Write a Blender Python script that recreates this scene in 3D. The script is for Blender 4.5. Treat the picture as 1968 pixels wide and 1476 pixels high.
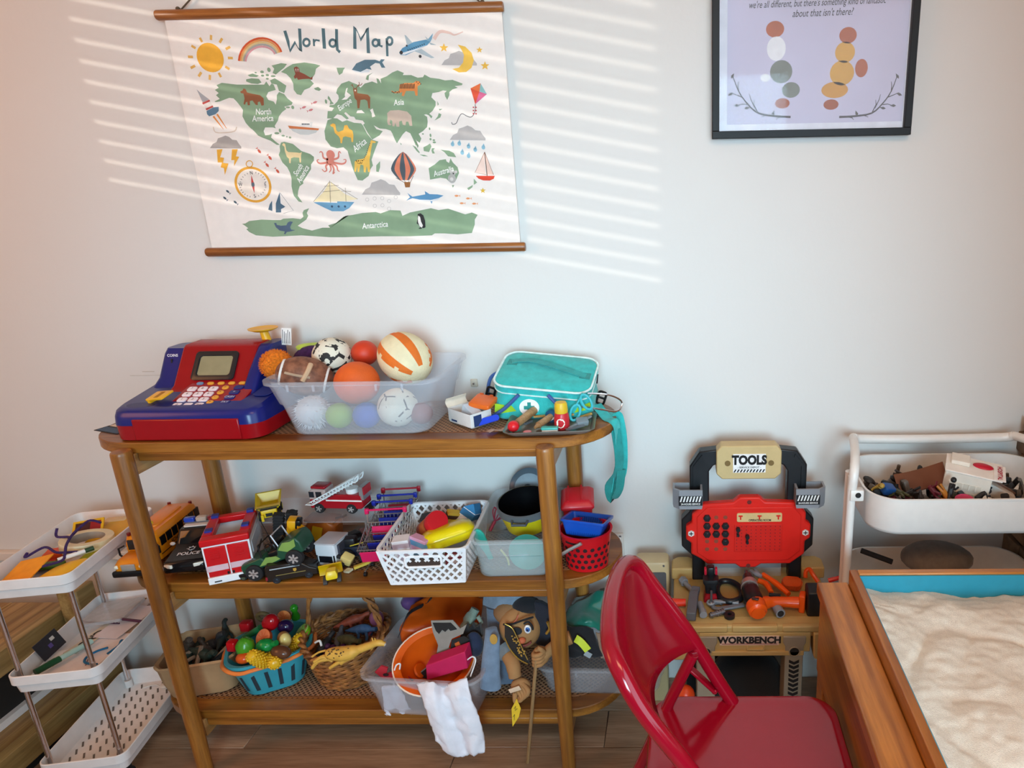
import bpy, bmesh, math, random
from math import sin, cos, pi, radians as R
from mathutils import Matrix, Vector, Euler, noise as NZ
random.seed(7)
for o in list(bpy.data.objects): bpy.data.objects.remove(o)
SC = bpy.context.scene
COL = SC.collection
# ------------------------------------------------------------------ camera
FPX, CX, CY, IW, IH = 1300.0, 1285.67, 738.0, 1968.0, 1476.0
CAM = Vector((0.0, -1.62, 1.36)); PITCH, YAW, ROLL = .28938, .02125, -.01948
_fw = Vector((-sin(YAW)*cos(PITCH), cos(YAW)*cos(PITCH), -sin(PITCH)))
_r0 = Vector((cos(YAW), sin(YAW), 0)); _u0 = _r0.cross(_fw)
_rt = _r0*cos(ROLL)+_u0*sin(ROLL); _up = _u0*cos(ROLL)-_r0*sin(ROLL)
cd = bpy.data.cameras.new('camera'); cam = bpy.data.objects.new('camera', cd); COL.objects.link(cam)
m = Matrix((_rt, _up, -_fw)).transposed().to_4x4(); m.translation = CAM; cam.matrix_world = m
cd.sensor_fit = 'HORIZONTAL'; cd.sensor_width = 36; cd.lens = FPX/IW*36; cd.shift_x = (IW/2-CX)/IW; cd.clip_start = .02
SC.camera = cam
# ------------------------------------------------------------------ light
w = bpy.data.worlds.new('world'); SC.world = w; w.use_nodes = True
w.node_tree.nodes['Background'].inputs[0].default_value = (.62, .78, 1, 1); w.node_tree.nodes['Background'].inputs[1].default_value = .6
def light(name, kind, energy, color, loc, direction, size=None, size_y=None, **k):
    d = bpy.data.lights.new(name, kind); d.energy = energy; d.color = color
    if size: d.shape = 'RECTANGLE'; d.size = size; d.size_y = size_y or size
    for a, b in k.items(): setattr(d, a, b)
    o = bpy.data.objects.new(name, d); COL.objects.link(o); o.location = loc
    o.rotation_euler = Vector(direction).to_track_quat('-Z', 'Y').to_euler()
    return o
light('daylight_glass_door', 'AREA', 18, (.62, .84, 1), (.86, -1.95, 1.15), (-1, .25, -.05), 1.5, 1.8)
light('daylight_front_window', 'AREA', 7.6, (.53, .83, 1), (.25, -3.92, 1.45), (-.15, 1, -.17), 1.1, 1.3, spread=R(46))
light('added_warm_fill', 'AREA', 12, (1, .60, .32), (.35, -1.75, 2.40), (0.0, .25, -1), .9, .6)  # unseen warm fill without a fixture, added to brighten sand and right side
light('evening_window_glow', 'AREA', 13, (1, .36, .07), (-2.52, -1.3, 1.7), (1, .25, -.1), 1.0, 1.1)
light('sun', 'SUN', 1.05, (1, .90, .78), (-4, -4, 3), (1, .80, -.20), angle=R(.25))
vs = SC.view_settings; vs.view_transform = 'Standard'; vs.look = 'None'; vs.exposure = .36; vs.gamma = 1; vs.use_curve_mapping = False
SC.cycles.max_bounces = 10; SC.cycles.transparent_max_bounces = 24; SC.cycles.caustics_reflective = False; SC.cycles.caustics_refractive = False
# ------------------------------------------------------------------ materials
def lin(h):
    if not isinstance(h, str): return (*h[:3], 1)
    h = h.lstrip('#'); c = [int(h[i:i+2], 16)/255 for i in (0, 2, 4)]
    return (*[(x/12.92 if x <= .04045 else ((x+.055)/1.055)**2.4) for x in c], 1)
_M = {}
def mat(col, rough=.45, metal=0, var=.06, scale=40, bump=0, bscale=200, trans=0, coat=0, spec=.5, sheen=0, sss=0, alpha=None, stretch=None, col2=None, emit=0):
    key = (col, rough, metal, var, scale, bump, bscale, trans, coat, spec, sheen, sss, alpha, stretch, col2)
    if key in _M: return _M[key]
    M = bpy.data.materials.new('mat_'+str(len(_M))); M.use_nodes = True; nt = M.node_tree; N = nt.nodes; L = nt.links
    b = N['Principled BSDF']; c = lin(col)
    b.inputs['Roughness'].default_value = rough; b.inputs['Metallic'].default_value = metal
    b.inputs['Specular IOR Level'].default_value = spec
    if coat: b.inputs['Coat Weight'].default_value = coat; b.inputs['Coat Roughness'].default_value = .08
    if sheen: b.inputs['Sheen Weight'].default_value = sheen
    if trans: b.inputs['Transmission Weight'].default_value = trans
    if sss: b.inputs['Subsurface Weight'].default_value = sss; b.inputs['Subsurface Scale'].default_value = .01
    tc = N.new('ShaderNodeTexCoord'); mp = N.new('ShaderNodeMapping'); L.new(tc.outputs['Object'], mp.inputs[0])
    if stretch: mp.inputs['Scale'].default_value = stretch
    nz = N.new('ShaderNodeTexNoise'); nz.inputs['Scale'].default_value = scale; nz.inputs['Detail'].default_value = 4
    L.new(mp.outputs[0], nz.inputs['Vector'])
    rp = N.new('ShaderNodeValToRGB'); L.new(nz.outputs[0], rp.inputs[0])
    c2 = lin(col2) if col2 else c
    k = 1+var
    rp.color_ramp.elements[0].position = .35; rp.color_ramp.elements[1].position = .65
    rp.color_ramp.elements[0].color = (c[0]/k, c[1]/k, c[2]/k, 1); rp.color_ramp.elements[1].color = (min(1, c2[0]*k), min(1, c2[1]*k), min(1, c2[2]*k), 1)
    L.new(rp.outputs[0], b.inputs['Base Color'])
    if emit:
        L.new(rp.outputs[0], b.inputs['Emission Color']); b.inputs['Emission Strength'].default_value = emit
    if bump:
        n2 = N.new('ShaderNodeTexNoise'); n2.inputs['Scale'].default_value = bscale; n2.inputs['Detail'].default_value = 3
        L.new(mp.outputs[0], n2.inputs['Vector'])
        bp = N.new('ShaderNodeBump'); bp.inputs['Strength'].default_value = bump; bp.inputs['Distance'].default_value = .003
        L.new(n2.outputs[0], bp.inputs['Height']); L.new(bp.outputs[0], b.inputs['Normal'])
    if alpha is not None:      # see-through plastic: part of the light passes, part is scattered and mirrored
        tr = N.new('ShaderNodeBsdfTransparent'); mx = N.new('ShaderNodeMixShader'); out = N['Material Output']
        tr.inputs[0].default_value = (.97, .98, 1, 1)
        mx.inputs[0].default_value = alpha; L.new(tr.outputs[0], mx.inputs[1]); L.new(b.outputs[0], mx.inputs[2]); L.new(mx.outputs[0], out.inputs[0])
    _M[key] = M; return M
_W = {}
def wood(a, b, axis='x', rough=.4, scale=14, coat=.15, ring=9.0):
    key = (a, b, axis, rough, scale)
    if key in _W: return _W[key]
    M = bpy.data.materials.new('wood_'+str(len(_W))); M.use_nodes = True; nt = M.node_tree; N = nt.nodes; L = nt.links
    bs = N['Principled BSDF']; bs.inputs['Roughness'].default_value = rough; bs.inputs['Coat Weight'].default_value = coat; bs.inputs['Coat Roughness'].default_value = .25
    tc = N.new('ShaderNodeTexCoord'); mp = N.new('ShaderNodeMapping'); L.new(tc.outputs['Object'], mp.inputs[0])
    s = {'x': (.6, ring, ring), 'y': (ring, .6, ring), 'z': (ring, ring, .6)}[axis]; mp.inputs['Scale'].default_value = s
    nz = N.new('ShaderNodeTexNoise'); nz.inputs['Scale'].default_value = scale/4; nz.inputs['Detail'].default_value = 6; nz.inputs['Distortion'].default_value = .6
    L.new(mp.outputs[0], nz.inputs['Vector'])
    rp = N.new('ShaderNodeValToRGB'); L.new(nz.outputs[0], rp.inputs[0])
    e = rp.color_ramp.elements; e[0].position = .3; e[0].color = lin(a); e[1].position = .62; e[1].color = lin(b)
    n2 = N.new('ShaderNodeTexNoise'); n2.inputs['Scale'].default_value = scale*2.2; n2.inputs['Detail'].default_value = 4; L.new(mp.outputs[0], n2.inputs['Vector'])
    mx = N.new('ShaderNodeMix'); mx.data_type = 'RGBA'; mx.blend_type = 'MULTIPLY'; mx.inputs[0].default_value = .35
    rg = N.new('ShaderNodeValToRGB'); rg.color_ramp.elements[0].color = (.45, .38, .32, 1); rg.color_ramp.elements[0].position = .38; rg.color_ramp.elements[1].color = (1, 1, 1, 1); rg.color_ramp.elements[1].position = .58
    L.new(n2.outputs[0], rg.inputs[0]); L.new(rp.outputs[0], mx.inputs[6]); L.new(rg.outputs[0], mx.inputs[7]); wv = N.new('ShaderNodeTexWave'); wv.bands_direction = {'x': 'Z', 'y': 'X', 'z': 'X'}[axis]; wv.inputs['Scale'].default_value = 1.1; wv.inputs['Distortion'].default_value = 7; wv.inputs['Detail'].default_value = 3; wv.inputs['Detail Scale'].default_value = .8; L.new(mp.outputs[0], wv.inputs['Vector'])
    rw = N.new('ShaderNodeValToRGB'); rw.color_ramp.elements[0].color = (.52, .40, .30, 1); rw.color_ramp.elements[0].position = .0; rw.color_ramp.elements[1].color = (1, 1, 1, 1); rw.color_ramp.elements[1].position = .42; L.new(wv.outputs['Fac'], rw.inputs[0])
    m2 = N.new('ShaderNodeMix'); m2.data_type = 'RGBA'; m2.blend_type = 'MULTIPLY'; m2.inputs[0].default_value = .55; L.new(mx.outputs[2], m2.inputs[6]); L.new(rw.outputs[0], m2.inputs[7]); L.new(m2.outputs[2], bs.inputs['Base Color'])
    bp = N.new('ShaderNodeBump'); bp.inputs['Strength'].default_value = .12; bp.inputs['Distance'].default_value = .002; L.new(n2.outputs[0], bp.inputs['Height']); L.new(bp.outputs[0], bs.inputs['Normal'])
    _W[key] = M; return M
def plast(c, r=.35, **k): return mat(c, r, var=.03, coat=.06, spec=.36, **k)
def matte(c, **k): return mat(c, .8, **k)
def cloth(c, **k): return mat(c, .9, var=.12, scale=60, bump=.35, bscale=500, sheen=.2, **k)
CHROME = mat('#d8d8dc', .18, 1, var=.02); STEEL = mat('#8f9298', .35, .9)
CLEAR = mat('#eef2f6', .25, alpha=.13, var=.02, spec=.6)
FROST = mat('#e9eef4', .35, alpha=.2, var=.02, spec=.6)
BLACK = plast('#141416', .35); WHITE = plast('#efeeec', .3); DARK = matte('#1b1b1d')
# ------------------------------------------------------------------ geometry
def ray(px, py): return (_fw + (px-CX)/FPX*_rt - (py-CY)/FPX*_up)
def U(px, py, **k):
    """the point of the plane x=, y= or z= that photo pixel (px, py) sees"""
    (a, v), = k.items(); i = 'xyz'.index(a); d = ray(px, py)
    return CAM + d*((v-CAM[i])/d[i])
def rrect(w, d, r, n=5, cx=0, cy=0):
    r = max(1e-5, min(r, w/2-1e-6, d/2-1e-6)); out = []
    for sx, sy, a0 in ((1, 1, 0), (-1, 1, pi/2), (-1, -1, pi), (1, -1, 3*pi/2)):
        for i in range(n+1):
            a = a0+pi/2*i/n; out.append((cx+sx*(w/2-r)+r*cos(a), cy+sy*(d/2-r)+r*sin(a)))
    return out
def circ(r, n=24, cx=0, cy=0, ry=None): return [(cx+r*cos(2*pi*i/n), cy+(ry or r)*sin(2*pi*i/n)) for i in range(n)]
def smooth(pts, k=4, closed=False):
    P = [Vector(p) for p in pts]; n = len(P); out = []
    for i in range(n if closed else n-1):
        g = lambda j: P[j % n] if closed else P[max(0, min(n-1, j))]
        a, b, c, d = g(i-1), g(i), g(i+1), g(i+2)
        for s in range(k):
            t = s/k; out.append(.5*((2*b)+(c-a)*t+(2*a-5*b+4*c-d)*t*t+(3*b-a-3*c+d)*t**3))
    if not closed: out.append(P[-1])
    return out
class MB:
    def __init__(s, m=None): s.v = []; s.f = []; s.mi = []; s.mats = []; s.M = Matrix(); s.k = 0; s.use(m)
    def use(s, m):
        if m is None: return s
        if m not in s.mats: s.mats.append(m)
        s.k = s.mats.index(m); return s
    def at(s, loc=(0, 0, 0), rot=(0, 0, 0), sc=1):
        s.M = Matrix.Translation(loc) @ Euler(rot).to_matrix().to_4x4() @ Matrix.Diagonal((sc, sc, sc, 1) if not isinstance(sc, tuple) else (*sc, 1)); return s
    def add(s, V, F):
        b = len(s.v); s.v += [s.M @ Vector(p) for p in V]; s.f += [tuple(b+i for i in f) for f in F]; s.mi += [s.k]*len(F); return s
    def box(s, x0, x1, y0, y1, z0, z1):
        V = [(x, y, z) for z in (z0, z1) for y in (y0, y1) for x in (x0, x1)]
        return s.add(V, [(0, 2, 3, 1), (4, 5, 7, 6), (0, 1, 5, 4), (2, 6, 7, 3), (0, 4, 6, 2), (1, 3, 7, 5)])
    def cbox(s, c, d): return s.box(c[0]-d[0]/2, c[0]+d[0]/2, c[1]-d[1]/2, c[1]+d[1]/2, c[2]-d[2]/2, c[2]+d[2]/2)
    def bar(s, a, b, w, t, up=(0, 0, 1)):
        a, b = Vector(a), Vector(b); d = (b-a).normalized(); x = d.cross(Vector(up)); x = x.normalized() if x.length > 1e-4 else Vector((1, 0, 0)); y = x.cross(d)
        V = [p+x*sx*w/2+y*sy*t/2 for p in (a, b) for sx, sy in ((-1, -1), (1, -1), (1, 1), (-1, 1))]
        return s.add(V, [(3, 2, 1, 0), (4, 5, 6, 7), (0, 1, 5, 4), (1, 2, 6, 5), (2, 3, 7, 6), (3, 0, 4, 7)])
    def loft(s, rings, cap=(True, True), closed=True):
        n = len(rings[0]); V = [p for r in rings for p in r]; F = []
        for i in range(len(rings)-1):
            for j in range(n if closed else n-1):
                k = (j+1) % n; F.append((i*n+j, i*n+k, (i+1)*n+k, (i+1)*n+j))
        if cap[0]: F.append(tuple(reversed(range(n))))
        if cap[1]: F.append(tuple((len(rings)-1)*n+j for j in range(n)))
        return s.add(V, F)
    def cyl(s, p0, p1, r0, r1=None, n=16, cap=True):
        p0, p1 = Vector(p0), Vector(p1); r1 = r0 if r1 is None else r1; d = (p1-p0).normalized()
        x = d.orthogonal().normalized(); y = d.cross(x)
        ring = lambda p, r: [p+(x*cos(2*pi*i/n)+y*sin(2*pi*i/n))*r for i in range(n)]
        return s.loft([ring(p0, r0), ring(p1, r1)], (cap, cap))
    def tube(s, pts, r, n=8, closed=False, sm=0, flat=1.0):
        P = smooth(pts, sm, closed) if sm else [Vector(p) for p in pts]; N = len(P); rings = []
        x = None
        for i in range(N):
            a = P[i-1] if (i or closed) else P[i]; b = P[(i+1) % N] if (i < N-1 or closed) else P[i]
            d = (b-a).normalized() if (b-a).length > 1e-9 else Vector((0, 0, 1))
            x = d.orthogonal().normalized() if x is None else (x-d*x.dot(d)).normalized() if (x-d*x.dot(d)).length > 1e-6 else d.orthogonal().normalized()
            y = d.cross(x); rr = r[min(len(r)-1, int(i*len(r)/N))] if isinstance(r, (list, tuple)) else (r(i/(N-1 if not closed else N)) if callable(r) else r)
            rings.append([P[i]+x*cos(2*pi*j/n)*rr*flat+y*sin(2*pi*j/n)*rr for j in range(n)])
        if closed: rings.append(rings[0])
        return s.loft(rings, (not closed, not closed))
    def strip(s, pts, w, t=.0012, side=(0, 1, 0), sm=4):
        """a ribbon of width w along pts; side = its width direction (or list)"""
        P = smooth(pts, sm) if sm else [Vector(p) for p in pts]; rings = []; N = len(P)
        for i, p in enumerate(P):
            a, b = P[max(0, i-1)], P[min(N-1, i+1)]; d = (b-a).normalized()
            sd = side(i/(N-1)) if callable(side) else side
            sd = Vector(sd); sd = (sd-d*sd.dot(d)).normalized(); nn = d.cross(sd); ww = w(i/(N-1)) if callable(w) else w
            rings.append([p+sd*ww/2+nn*t/2, p-sd*ww/2+nn*t/2, p-sd*ww/2-nn*t/2, p+sd*ww/2-nn*t/2])
        return s.loft(rings)
    def ball(s, c, r, n=20, m=12, noise=0, seed=0):
        r = (r, r, r) if not isinstance(r, (tuple, list)) else r; rg = random.Random(seed); V = []; F = []
        for i in range(1, m):
            for j in range(n):
                a = pi*i/m; b = 2*pi*j/n; k = 1+noise*(rg.random()-.5)
                V.append((c[0]+r[0]*sin(a)*cos(b)*k, c[1]+r[1]*sin(a)*sin(b)*k, c[2]+r[2]*cos(a)*k))
        for i in range(m-2):
            for j in range(n): k = (j+1) % n; F.append((i*n+j, (i+1)*n+j, (i+1)*n+k, i*n+k))
        t = len(V); V += [(c[0], c[1], c[2]+r[2]), (c[0], c[1], c[2]-r[2])]
        for j in range(n): k = (j+1) % n; F += [(t, j, k), (t+1, (m-2)*n+k, (m-2)*n+j)]
        return s.add(V, F)
    def lathe(s, prof, n=24, c=(0, 0, 0), axis='z', cap=(True, True), sy=1):
        def P(r, z, a):
            x, y = r*cos(a), r*sin(a)*sy
            return {'z': (c[0]+x, c[1]+y, c[2]+z), 'x': (c[0]+z, c[1]+x, c[2]+y), 'y': (c[0]+y, c[1]+z, c[2]+x)}[axis]
        return s.loft([[P(max(r, 1e-5), z, 2*pi*j/n) for j in range(n)] for r, z in prof], cap)
    def prism(s, poly, a, b, axis='z'):
        f = {'z': lambda p, h: (p[0], p[1], h), 'y': lambda p, h: (p[0], h, p[1]), 'x': lambda p, h: (h, p[0], p[1])}[axis]
        return s.loft([[f(p, a) for p in poly], [f(p, b) for p in poly]])
    def face(s, pts): return s.add(pts, [tuple(range(len(pts)))])
    def rbox(s, c, d, r=.005, n=3, taper=1.0):
        """a box whose upright edges are round and whose top and bottom rims are eased"""
        w, dd, h = d; e = min(r, h/3, w/3, dd/3)*.7
        lv = [(-h/2, -e), (-h/2+e*.3, -e*.3), (-h/2+e, 0), (h/2-e, 0), (h/2-e*.3, -e*.3), (h/2, -e)]; rings = []
        for z, o in lv:
            k = 1+(taper-1)*(z+h/2)/h
            rings.append([(c[0]+x, c[1]+y, c[2]+z) for x, y in rrect(w*k+2*o, dd*k+2*o, r, n)])
        return s.loft(rings)
    def tray(s, w, d, h, th=.003, r=.03, flare=.9, rim=0.0, rimh=.006, n=6, c=(0, 0, 0), mid=None):
        """an open tub: outer skin, rolled rim, inner skin and floor; the bottom is flare times the top"""
        def ring(k, o, z): return [(c[0]+x, c[1]+y, c[2]+z) for x, y in rrect(w*k+2*o, d*k+2*o, r*max(k, .5), n)]
        R_ = [ring(flare, -.006, 0), ring(flare, -.001, .004), ring(flare, 0, .008)]
        if mid: R_ += [ring(flare+(1-flare)*mid*.8, 0, h*mid), ring(flare+(1-flare)*mid*.8, .004, h*mid+.004)]
        R_ += [ring(1, 0, h-rimh)]
        if rim: R_ += [ring(1, rim, h-rimh), ring(1, rim, h)]
        R_ += [ring(1, 0, h), ring(1, -th, h-.001), ring(flare, -th, .008), ring(flare, -th-.004, th)]
        return s.loft(R_)
    def text(s, body, size, loc, rot=(pi/2, 0, 0), align='CENTER', shear=0, bold=0, ext=.0002, sx=1):
        V, F = glyphs(body, align, shear, bold); Mx = s.M
        s.M = Mx @ Matrix.Translation(loc) @ Euler(rot).to_matrix().to_4x4() @ Matrix.Diagonal((size*sx, size, 1, 1))
        s.add([(x, y, ext) for x, y in V], F); s.M = Mx; return s
_G = {}
def glyphs(body, align, shear, bold):
    k = (body, align, shear, bold)
    if k not in _G:
        cu = bpy.data.curves.new('lettering', 'FONT'); cu.body = body; cu.align_x = align; cu.align_y = 'CENTER'; cu.shear = shear; cu.offset = bold; cu.resolution_u = 3
        o = bpy.data.objects.new('lettering', cu); COL.objects.link(o); dg = bpy.context.evaluated_depsgraph_get()
        me = bpy.data.meshes.new_from_object(o.evaluated_get(dg)); _G[k] = ([(v.co.x, v.co.y) for v in me.vertices], [tuple(p.vertices) for p in me.polygons])
        bpy.data.objects.remove(o); bpy.data.curves.remove(cu); bpy.data.meshes.remove(me)
    return _G[k]
ROOT = {}
def tag(o, label=None, cat=None, group=None, kind=None):
    if label: o['label'] = label
    if cat: o['category'] = cat
    if group: o['group'] = group
    if kind: o['kind'] = kind
    return o
def T(name, label, cat, loc=(0, 0, 0), rot=(0, 0, 0), group=None):
    o = bpy.data.objects.new(name, None); COL.objects.link(o); o.empty_display_size = .02
    o.location = loc; o.rotation_euler = rot; tag(o, label, cat, group)
    ROOT[o.name] = Matrix.Translation(loc) @ Euler(rot).to_matrix().to_4x4(); return o
def part(name, mb, parent=None, world=False, sm=35, bevel=0, label=None, kind=None, seg=2):
    """one mesh object; world=True when its points are in room coordinates"""
    V = mb.v
    if world and parent is not None:
        r = parent
        while r.parent: r = r.parent
        inv = ROOT[r.name].inverted(); V = [inv @ p for p in V]
    me = bpy.data.meshes.new(name); me.from_pydata(V, [], mb.f)
    for m_ in mb.mats: me.materials.append(m_)
    me.polygons.foreach_set('material_index', mb.mi)
    bm = bmesh.new(); bm.from_mesh(me); bmesh.ops.recalc_face_normals(bm, faces=bm.faces); bm.to_mesh(me); bm.free()
    if sm:
        me.polygons.foreach_set('use_smooth', [True]*len(me.polygons)); me.set_sharp_from_angle(angle=R(sm))
    o = bpy.data.objects.new(name, me); COL.objects.link(o)
    if parent is not None: o.parent = parent
    if bevel:
        b = o.modifiers.new('bevel', 'BEVEL'); b.width = bevel; b.segments = seg; b.limit_method = 'ANGLE'; b.angle_limit = R(40)
    if label: o['label'] = label
    if kind: o['kind'] = kind
    return o
def kids(o): return [c for c in bpy.data.objects if c.parent is o]
def dup(root, loc, rot, label=None, group=None):
    r = root.copy(); COL.objects.link(r); r.location = loc; r.rotation_euler = rot
    ROOT[r.name] = Matrix.Translation(loc) @ Euler(rot).to_matrix().to_4x4()
    tag(r, label, None, group)
    for c in kids(root):
        d = c.copy(); COL.objects.link(d); d.parent = r
        for g in kids(c):
            e = g.copy(); COL.objects.link(e); e.parent = d
    return r
def one(name, mb, label, cat, loc=None, group=None, world=True, **k):
    """a thing that is a single mesh; world points, origin moved to loc"""
    if loc is not None and world: mb.v = [p-Vector(loc) for p in mb.v]
    o = part(name, mb, None, **k)
    if loc is not None: o.location = loc
    return tag(o, label, cat, group)
# ================================================================== the room
XR, XL, YF, ZC = .875, -2.6, -4.0, 2.45
def wallmat():
    M = bpy.data.materials.new('wall_paint'); M.use_nodes = True; nt = M.node_tree; N = nt.nodes; L = nt.links; b = N['Principled BSDF']
    b.inputs['Roughness'].default_value = .62; b.inputs['Specular IOR Level'].default_value = .25
    tc = N.new('ShaderNodeTexCoord'); n1 = N.new('ShaderNodeTexNoise'); n1.inputs['Scale'].default_value = 1.6; n1.inputs['Detail'].default_value = 3
    L.new(tc.outputs['Object'], n1.inputs['Vector']); r = N.new('ShaderNodeValToRGB'); L.new(n1.outputs[0], r.inputs[0])
    r.color_ramp.elements[0].color = lin('#dcdad6'); r.color_ramp.elements[1].color = lin('#e4e2de'); L.new(r.outputs[0], b.inputs['Base Color'])
    n2 = N.new('ShaderNodeTexNoise'); n2.inputs['Scale'].default_value = 55; n2.inputs['Detail'].default_value = 5; L.new(tc.outputs['Object'], n2.inputs['Vector'])
    n3 = N.new('ShaderNodeTexNoise'); n3.inputs['Scale'].default_value = 5; L.new(tc.outputs['Object'], n3.inputs['Vector'])
    ad = N.new('ShaderNodeMath'); ad.operation = 'MULTIPLY_ADD'; L.new(n3.outputs[0], ad.inputs[0]); ad.inputs[1].default_value = 3; L.new(n2.outputs[0], ad.inputs[2])
    bp = N.new('ShaderNodeBump'); bp.inputs['Strength'].default_value = .12; bp.inputs['Distance'].default_value = .004; L.new(ad.outputs[0], bp.inputs['Height']); L.new(bp.outputs[0], b.inputs['Normal'])
    return M
WALL = wallmat()
def struct(name, mb, **k): return tag(part(name, mb, None, **k), kind='structure')
struct('wall_back', MB(WALL).box(XL, XR, 0, .1, -.06, ZC))
struct('ceiling', MB(matte('#e8e4dc')).box(XL-.1, XR+.1, YF-.1, .1, ZC, ZC+.08))
def wall_with_window(name, axis, at_, th, a0, a1, wa0, wa1, wz0, wz1, m_=None):
    mb = MB(m_ or WALL)
    def bx(p, q, z0, z1):
        if axis == 'x': mb.box(min(at_, at_+th), max(at_, at_+th), p, q, z0, z1)
        else: mb.box(p, q, min(at_, at_+th), max(at_, at_+th), z0, z1)
    bx(a0, wa0, -.06, ZC); bx(wa1, a1, -.06, ZC); bx(wa0, wa1, -.06, wz0); bx(wa0, wa1, wz1, ZC)
    return struct(name, mb)
wall_with_window('wall_right', 'x', XR, .1, YF, 0, -2.75, -1.15, .06, 2.1, mat('#b08050', .8, var=.1, scale=6))
wall_with_window('wall_left', 'x', XL-.1, .1, YF, 0, -2.12, -1.02, 1.615, 2.4)
wall_with_window('wall_front', 'y', YF-.1, .1, XL, XR, -.4, .8, .75, 2.15)
def window(n, axis, at_, a0, a1, z0, z1):
    fr = MB(WHITE); w_ = .04
    for (p, q, r, s_) in ((a0, a0+w_, z0, z1), (a1-w_, a1, z0, z1), (a0, a1, z0, z0+w_), (a0, a1, z1-w_, z1), ((a0+a1)/2-w_/2, (a0+a1)/2+w_/2, z0, z1)):
        if axis == 'x': fr.box(at_, at_+.04, p, q, r, s_)
        else: fr.box(p, q, at_, at_+.04, r, s_)
    return struct('window_%d' % n, fr, sm=0)
window(1, 'x', XR+.05, -2.75, -1.15, .06, 2.1); window(2, 'y', YF-.08, -.4, .8, .75, 2.15)
# venetian blind of the left window: its slats throw the light stripes on the wall
wl = struct('window_3', MB(WHITE).box(XL-.03, XL-.005, -2.12, -1.02, 2.36, 2.4))
z = 1.635
sl = MB(plast('#e9e4d8'))
sl.at((XL-.05, -1.57, 0), (0, R(52), 0)).box(-.024, .024, -.55, .55, -.0008, .0008)
first = None
while z < 2.36:
    if first is None:
        first = part('blind_slat', sl, wl); first.location = (0, 0, z)
    else:
        c = first.copy(); COL.objects.link(c); c.location = (0, 0, z)
    z += .042
# floor: laminate planks laid along the wall
fl = struct('floor', MB(matte('#3a2c22')).box(XL, XR, YF, 0, -.06, -.004))
FM = [wood('#a07c60', '#c6a283', 'x', .45, 10), wood('#957258', '#bd9a7c', 'x', .45, 12), wood('#a58266', '#cba98a', 'x', .45, 11)]
pm = {}
ROWH, LEN = .125, .92
for r_ in range(14):
    off = (r_*.37) % LEN
    x = XL+.0-off
    while x < XR:
        a, b = max(x, XL), min(x+LEN, XR)
        if b-a > .06:
            k = (round(b-a, 3), (r_*5+int((x+9)*7)) % 3)
            if k not in pm:
                q = part('floor_plank', MB(FM[k[1]]).box(0, b-a-.002, 0, ROWH-.002, -.01, 0), fl, bevel=.0008, seg=1); pm[k] = q
            else:
                q = pm[k].copy(); COL.objects.link(q)
            q.location = (a, -(r_+1)*ROWH, 0)
        x += LEN
# rough brown stone facing where the right wall meets the corner
st = MB(mat('#6a5646', .9, var=.35, scale=30, bump=1, bscale=60))
rg = random.Random(3)
stn = struct('trim_1', MB(matte('#4a3d33')).box(XR-.012, XR, -.36, 0, 0, .80))
SM = [mat(c, .9, var=.3, scale=25, bump=1, bscale=50) for c in ('#6d5a49', '#7c6751', '#57493d', '#8a745c')]
zz = 0
while zz < .78:
    h = rg.uniform(.035, .06); yy = -.36+rg.uniform(0, .03)
    while yy < -.03:
        d = rg.uniform(.06, .11); t = rg.uniform(.008, .02)
        part('stone', MB(rg.choice(SM)).rbox((0, 0, 0), (t+.01, d-.006, h-.005), .006, 2), stn, bevel=.0).location = (XR-.012-t/2+.004, min(yy+d/2, -.03), zz+h/2)
        yy += d
    zz += h
# painted ledge on the wall at far left
struct('trim_2', MB(plast('#e2d8cd')).box(XL, -1.36, -.02, 0, .405, .43), bevel=.003)
# little scars in the paint
sc_ = tag(part('wall_scuff', MB(mat('#c9c2b8', .8)).cbox(U(310, 721, y=-.001), (.16, .001, .0012)).cbox(U(285, 714, y=-.001), (.03, .0012, .002)), None), kind='structure'); sc_.name = 'trim_3'
sk = T('wall_hook', 'small pale plastic hook plate on the wall behind the toy shelf', 'hook', tuple(U(912, 735, y=0)))
part('plate', MB(plast('#cfc6b6')).rbox((0, -.003, 0), (.018, .006, .02), .003), sk, bevel=.001)
part('peg', MB(CHROME).cyl((.001, -.005, 0), (.001, -.013, 0), .0025, n=10), sk)
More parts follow.
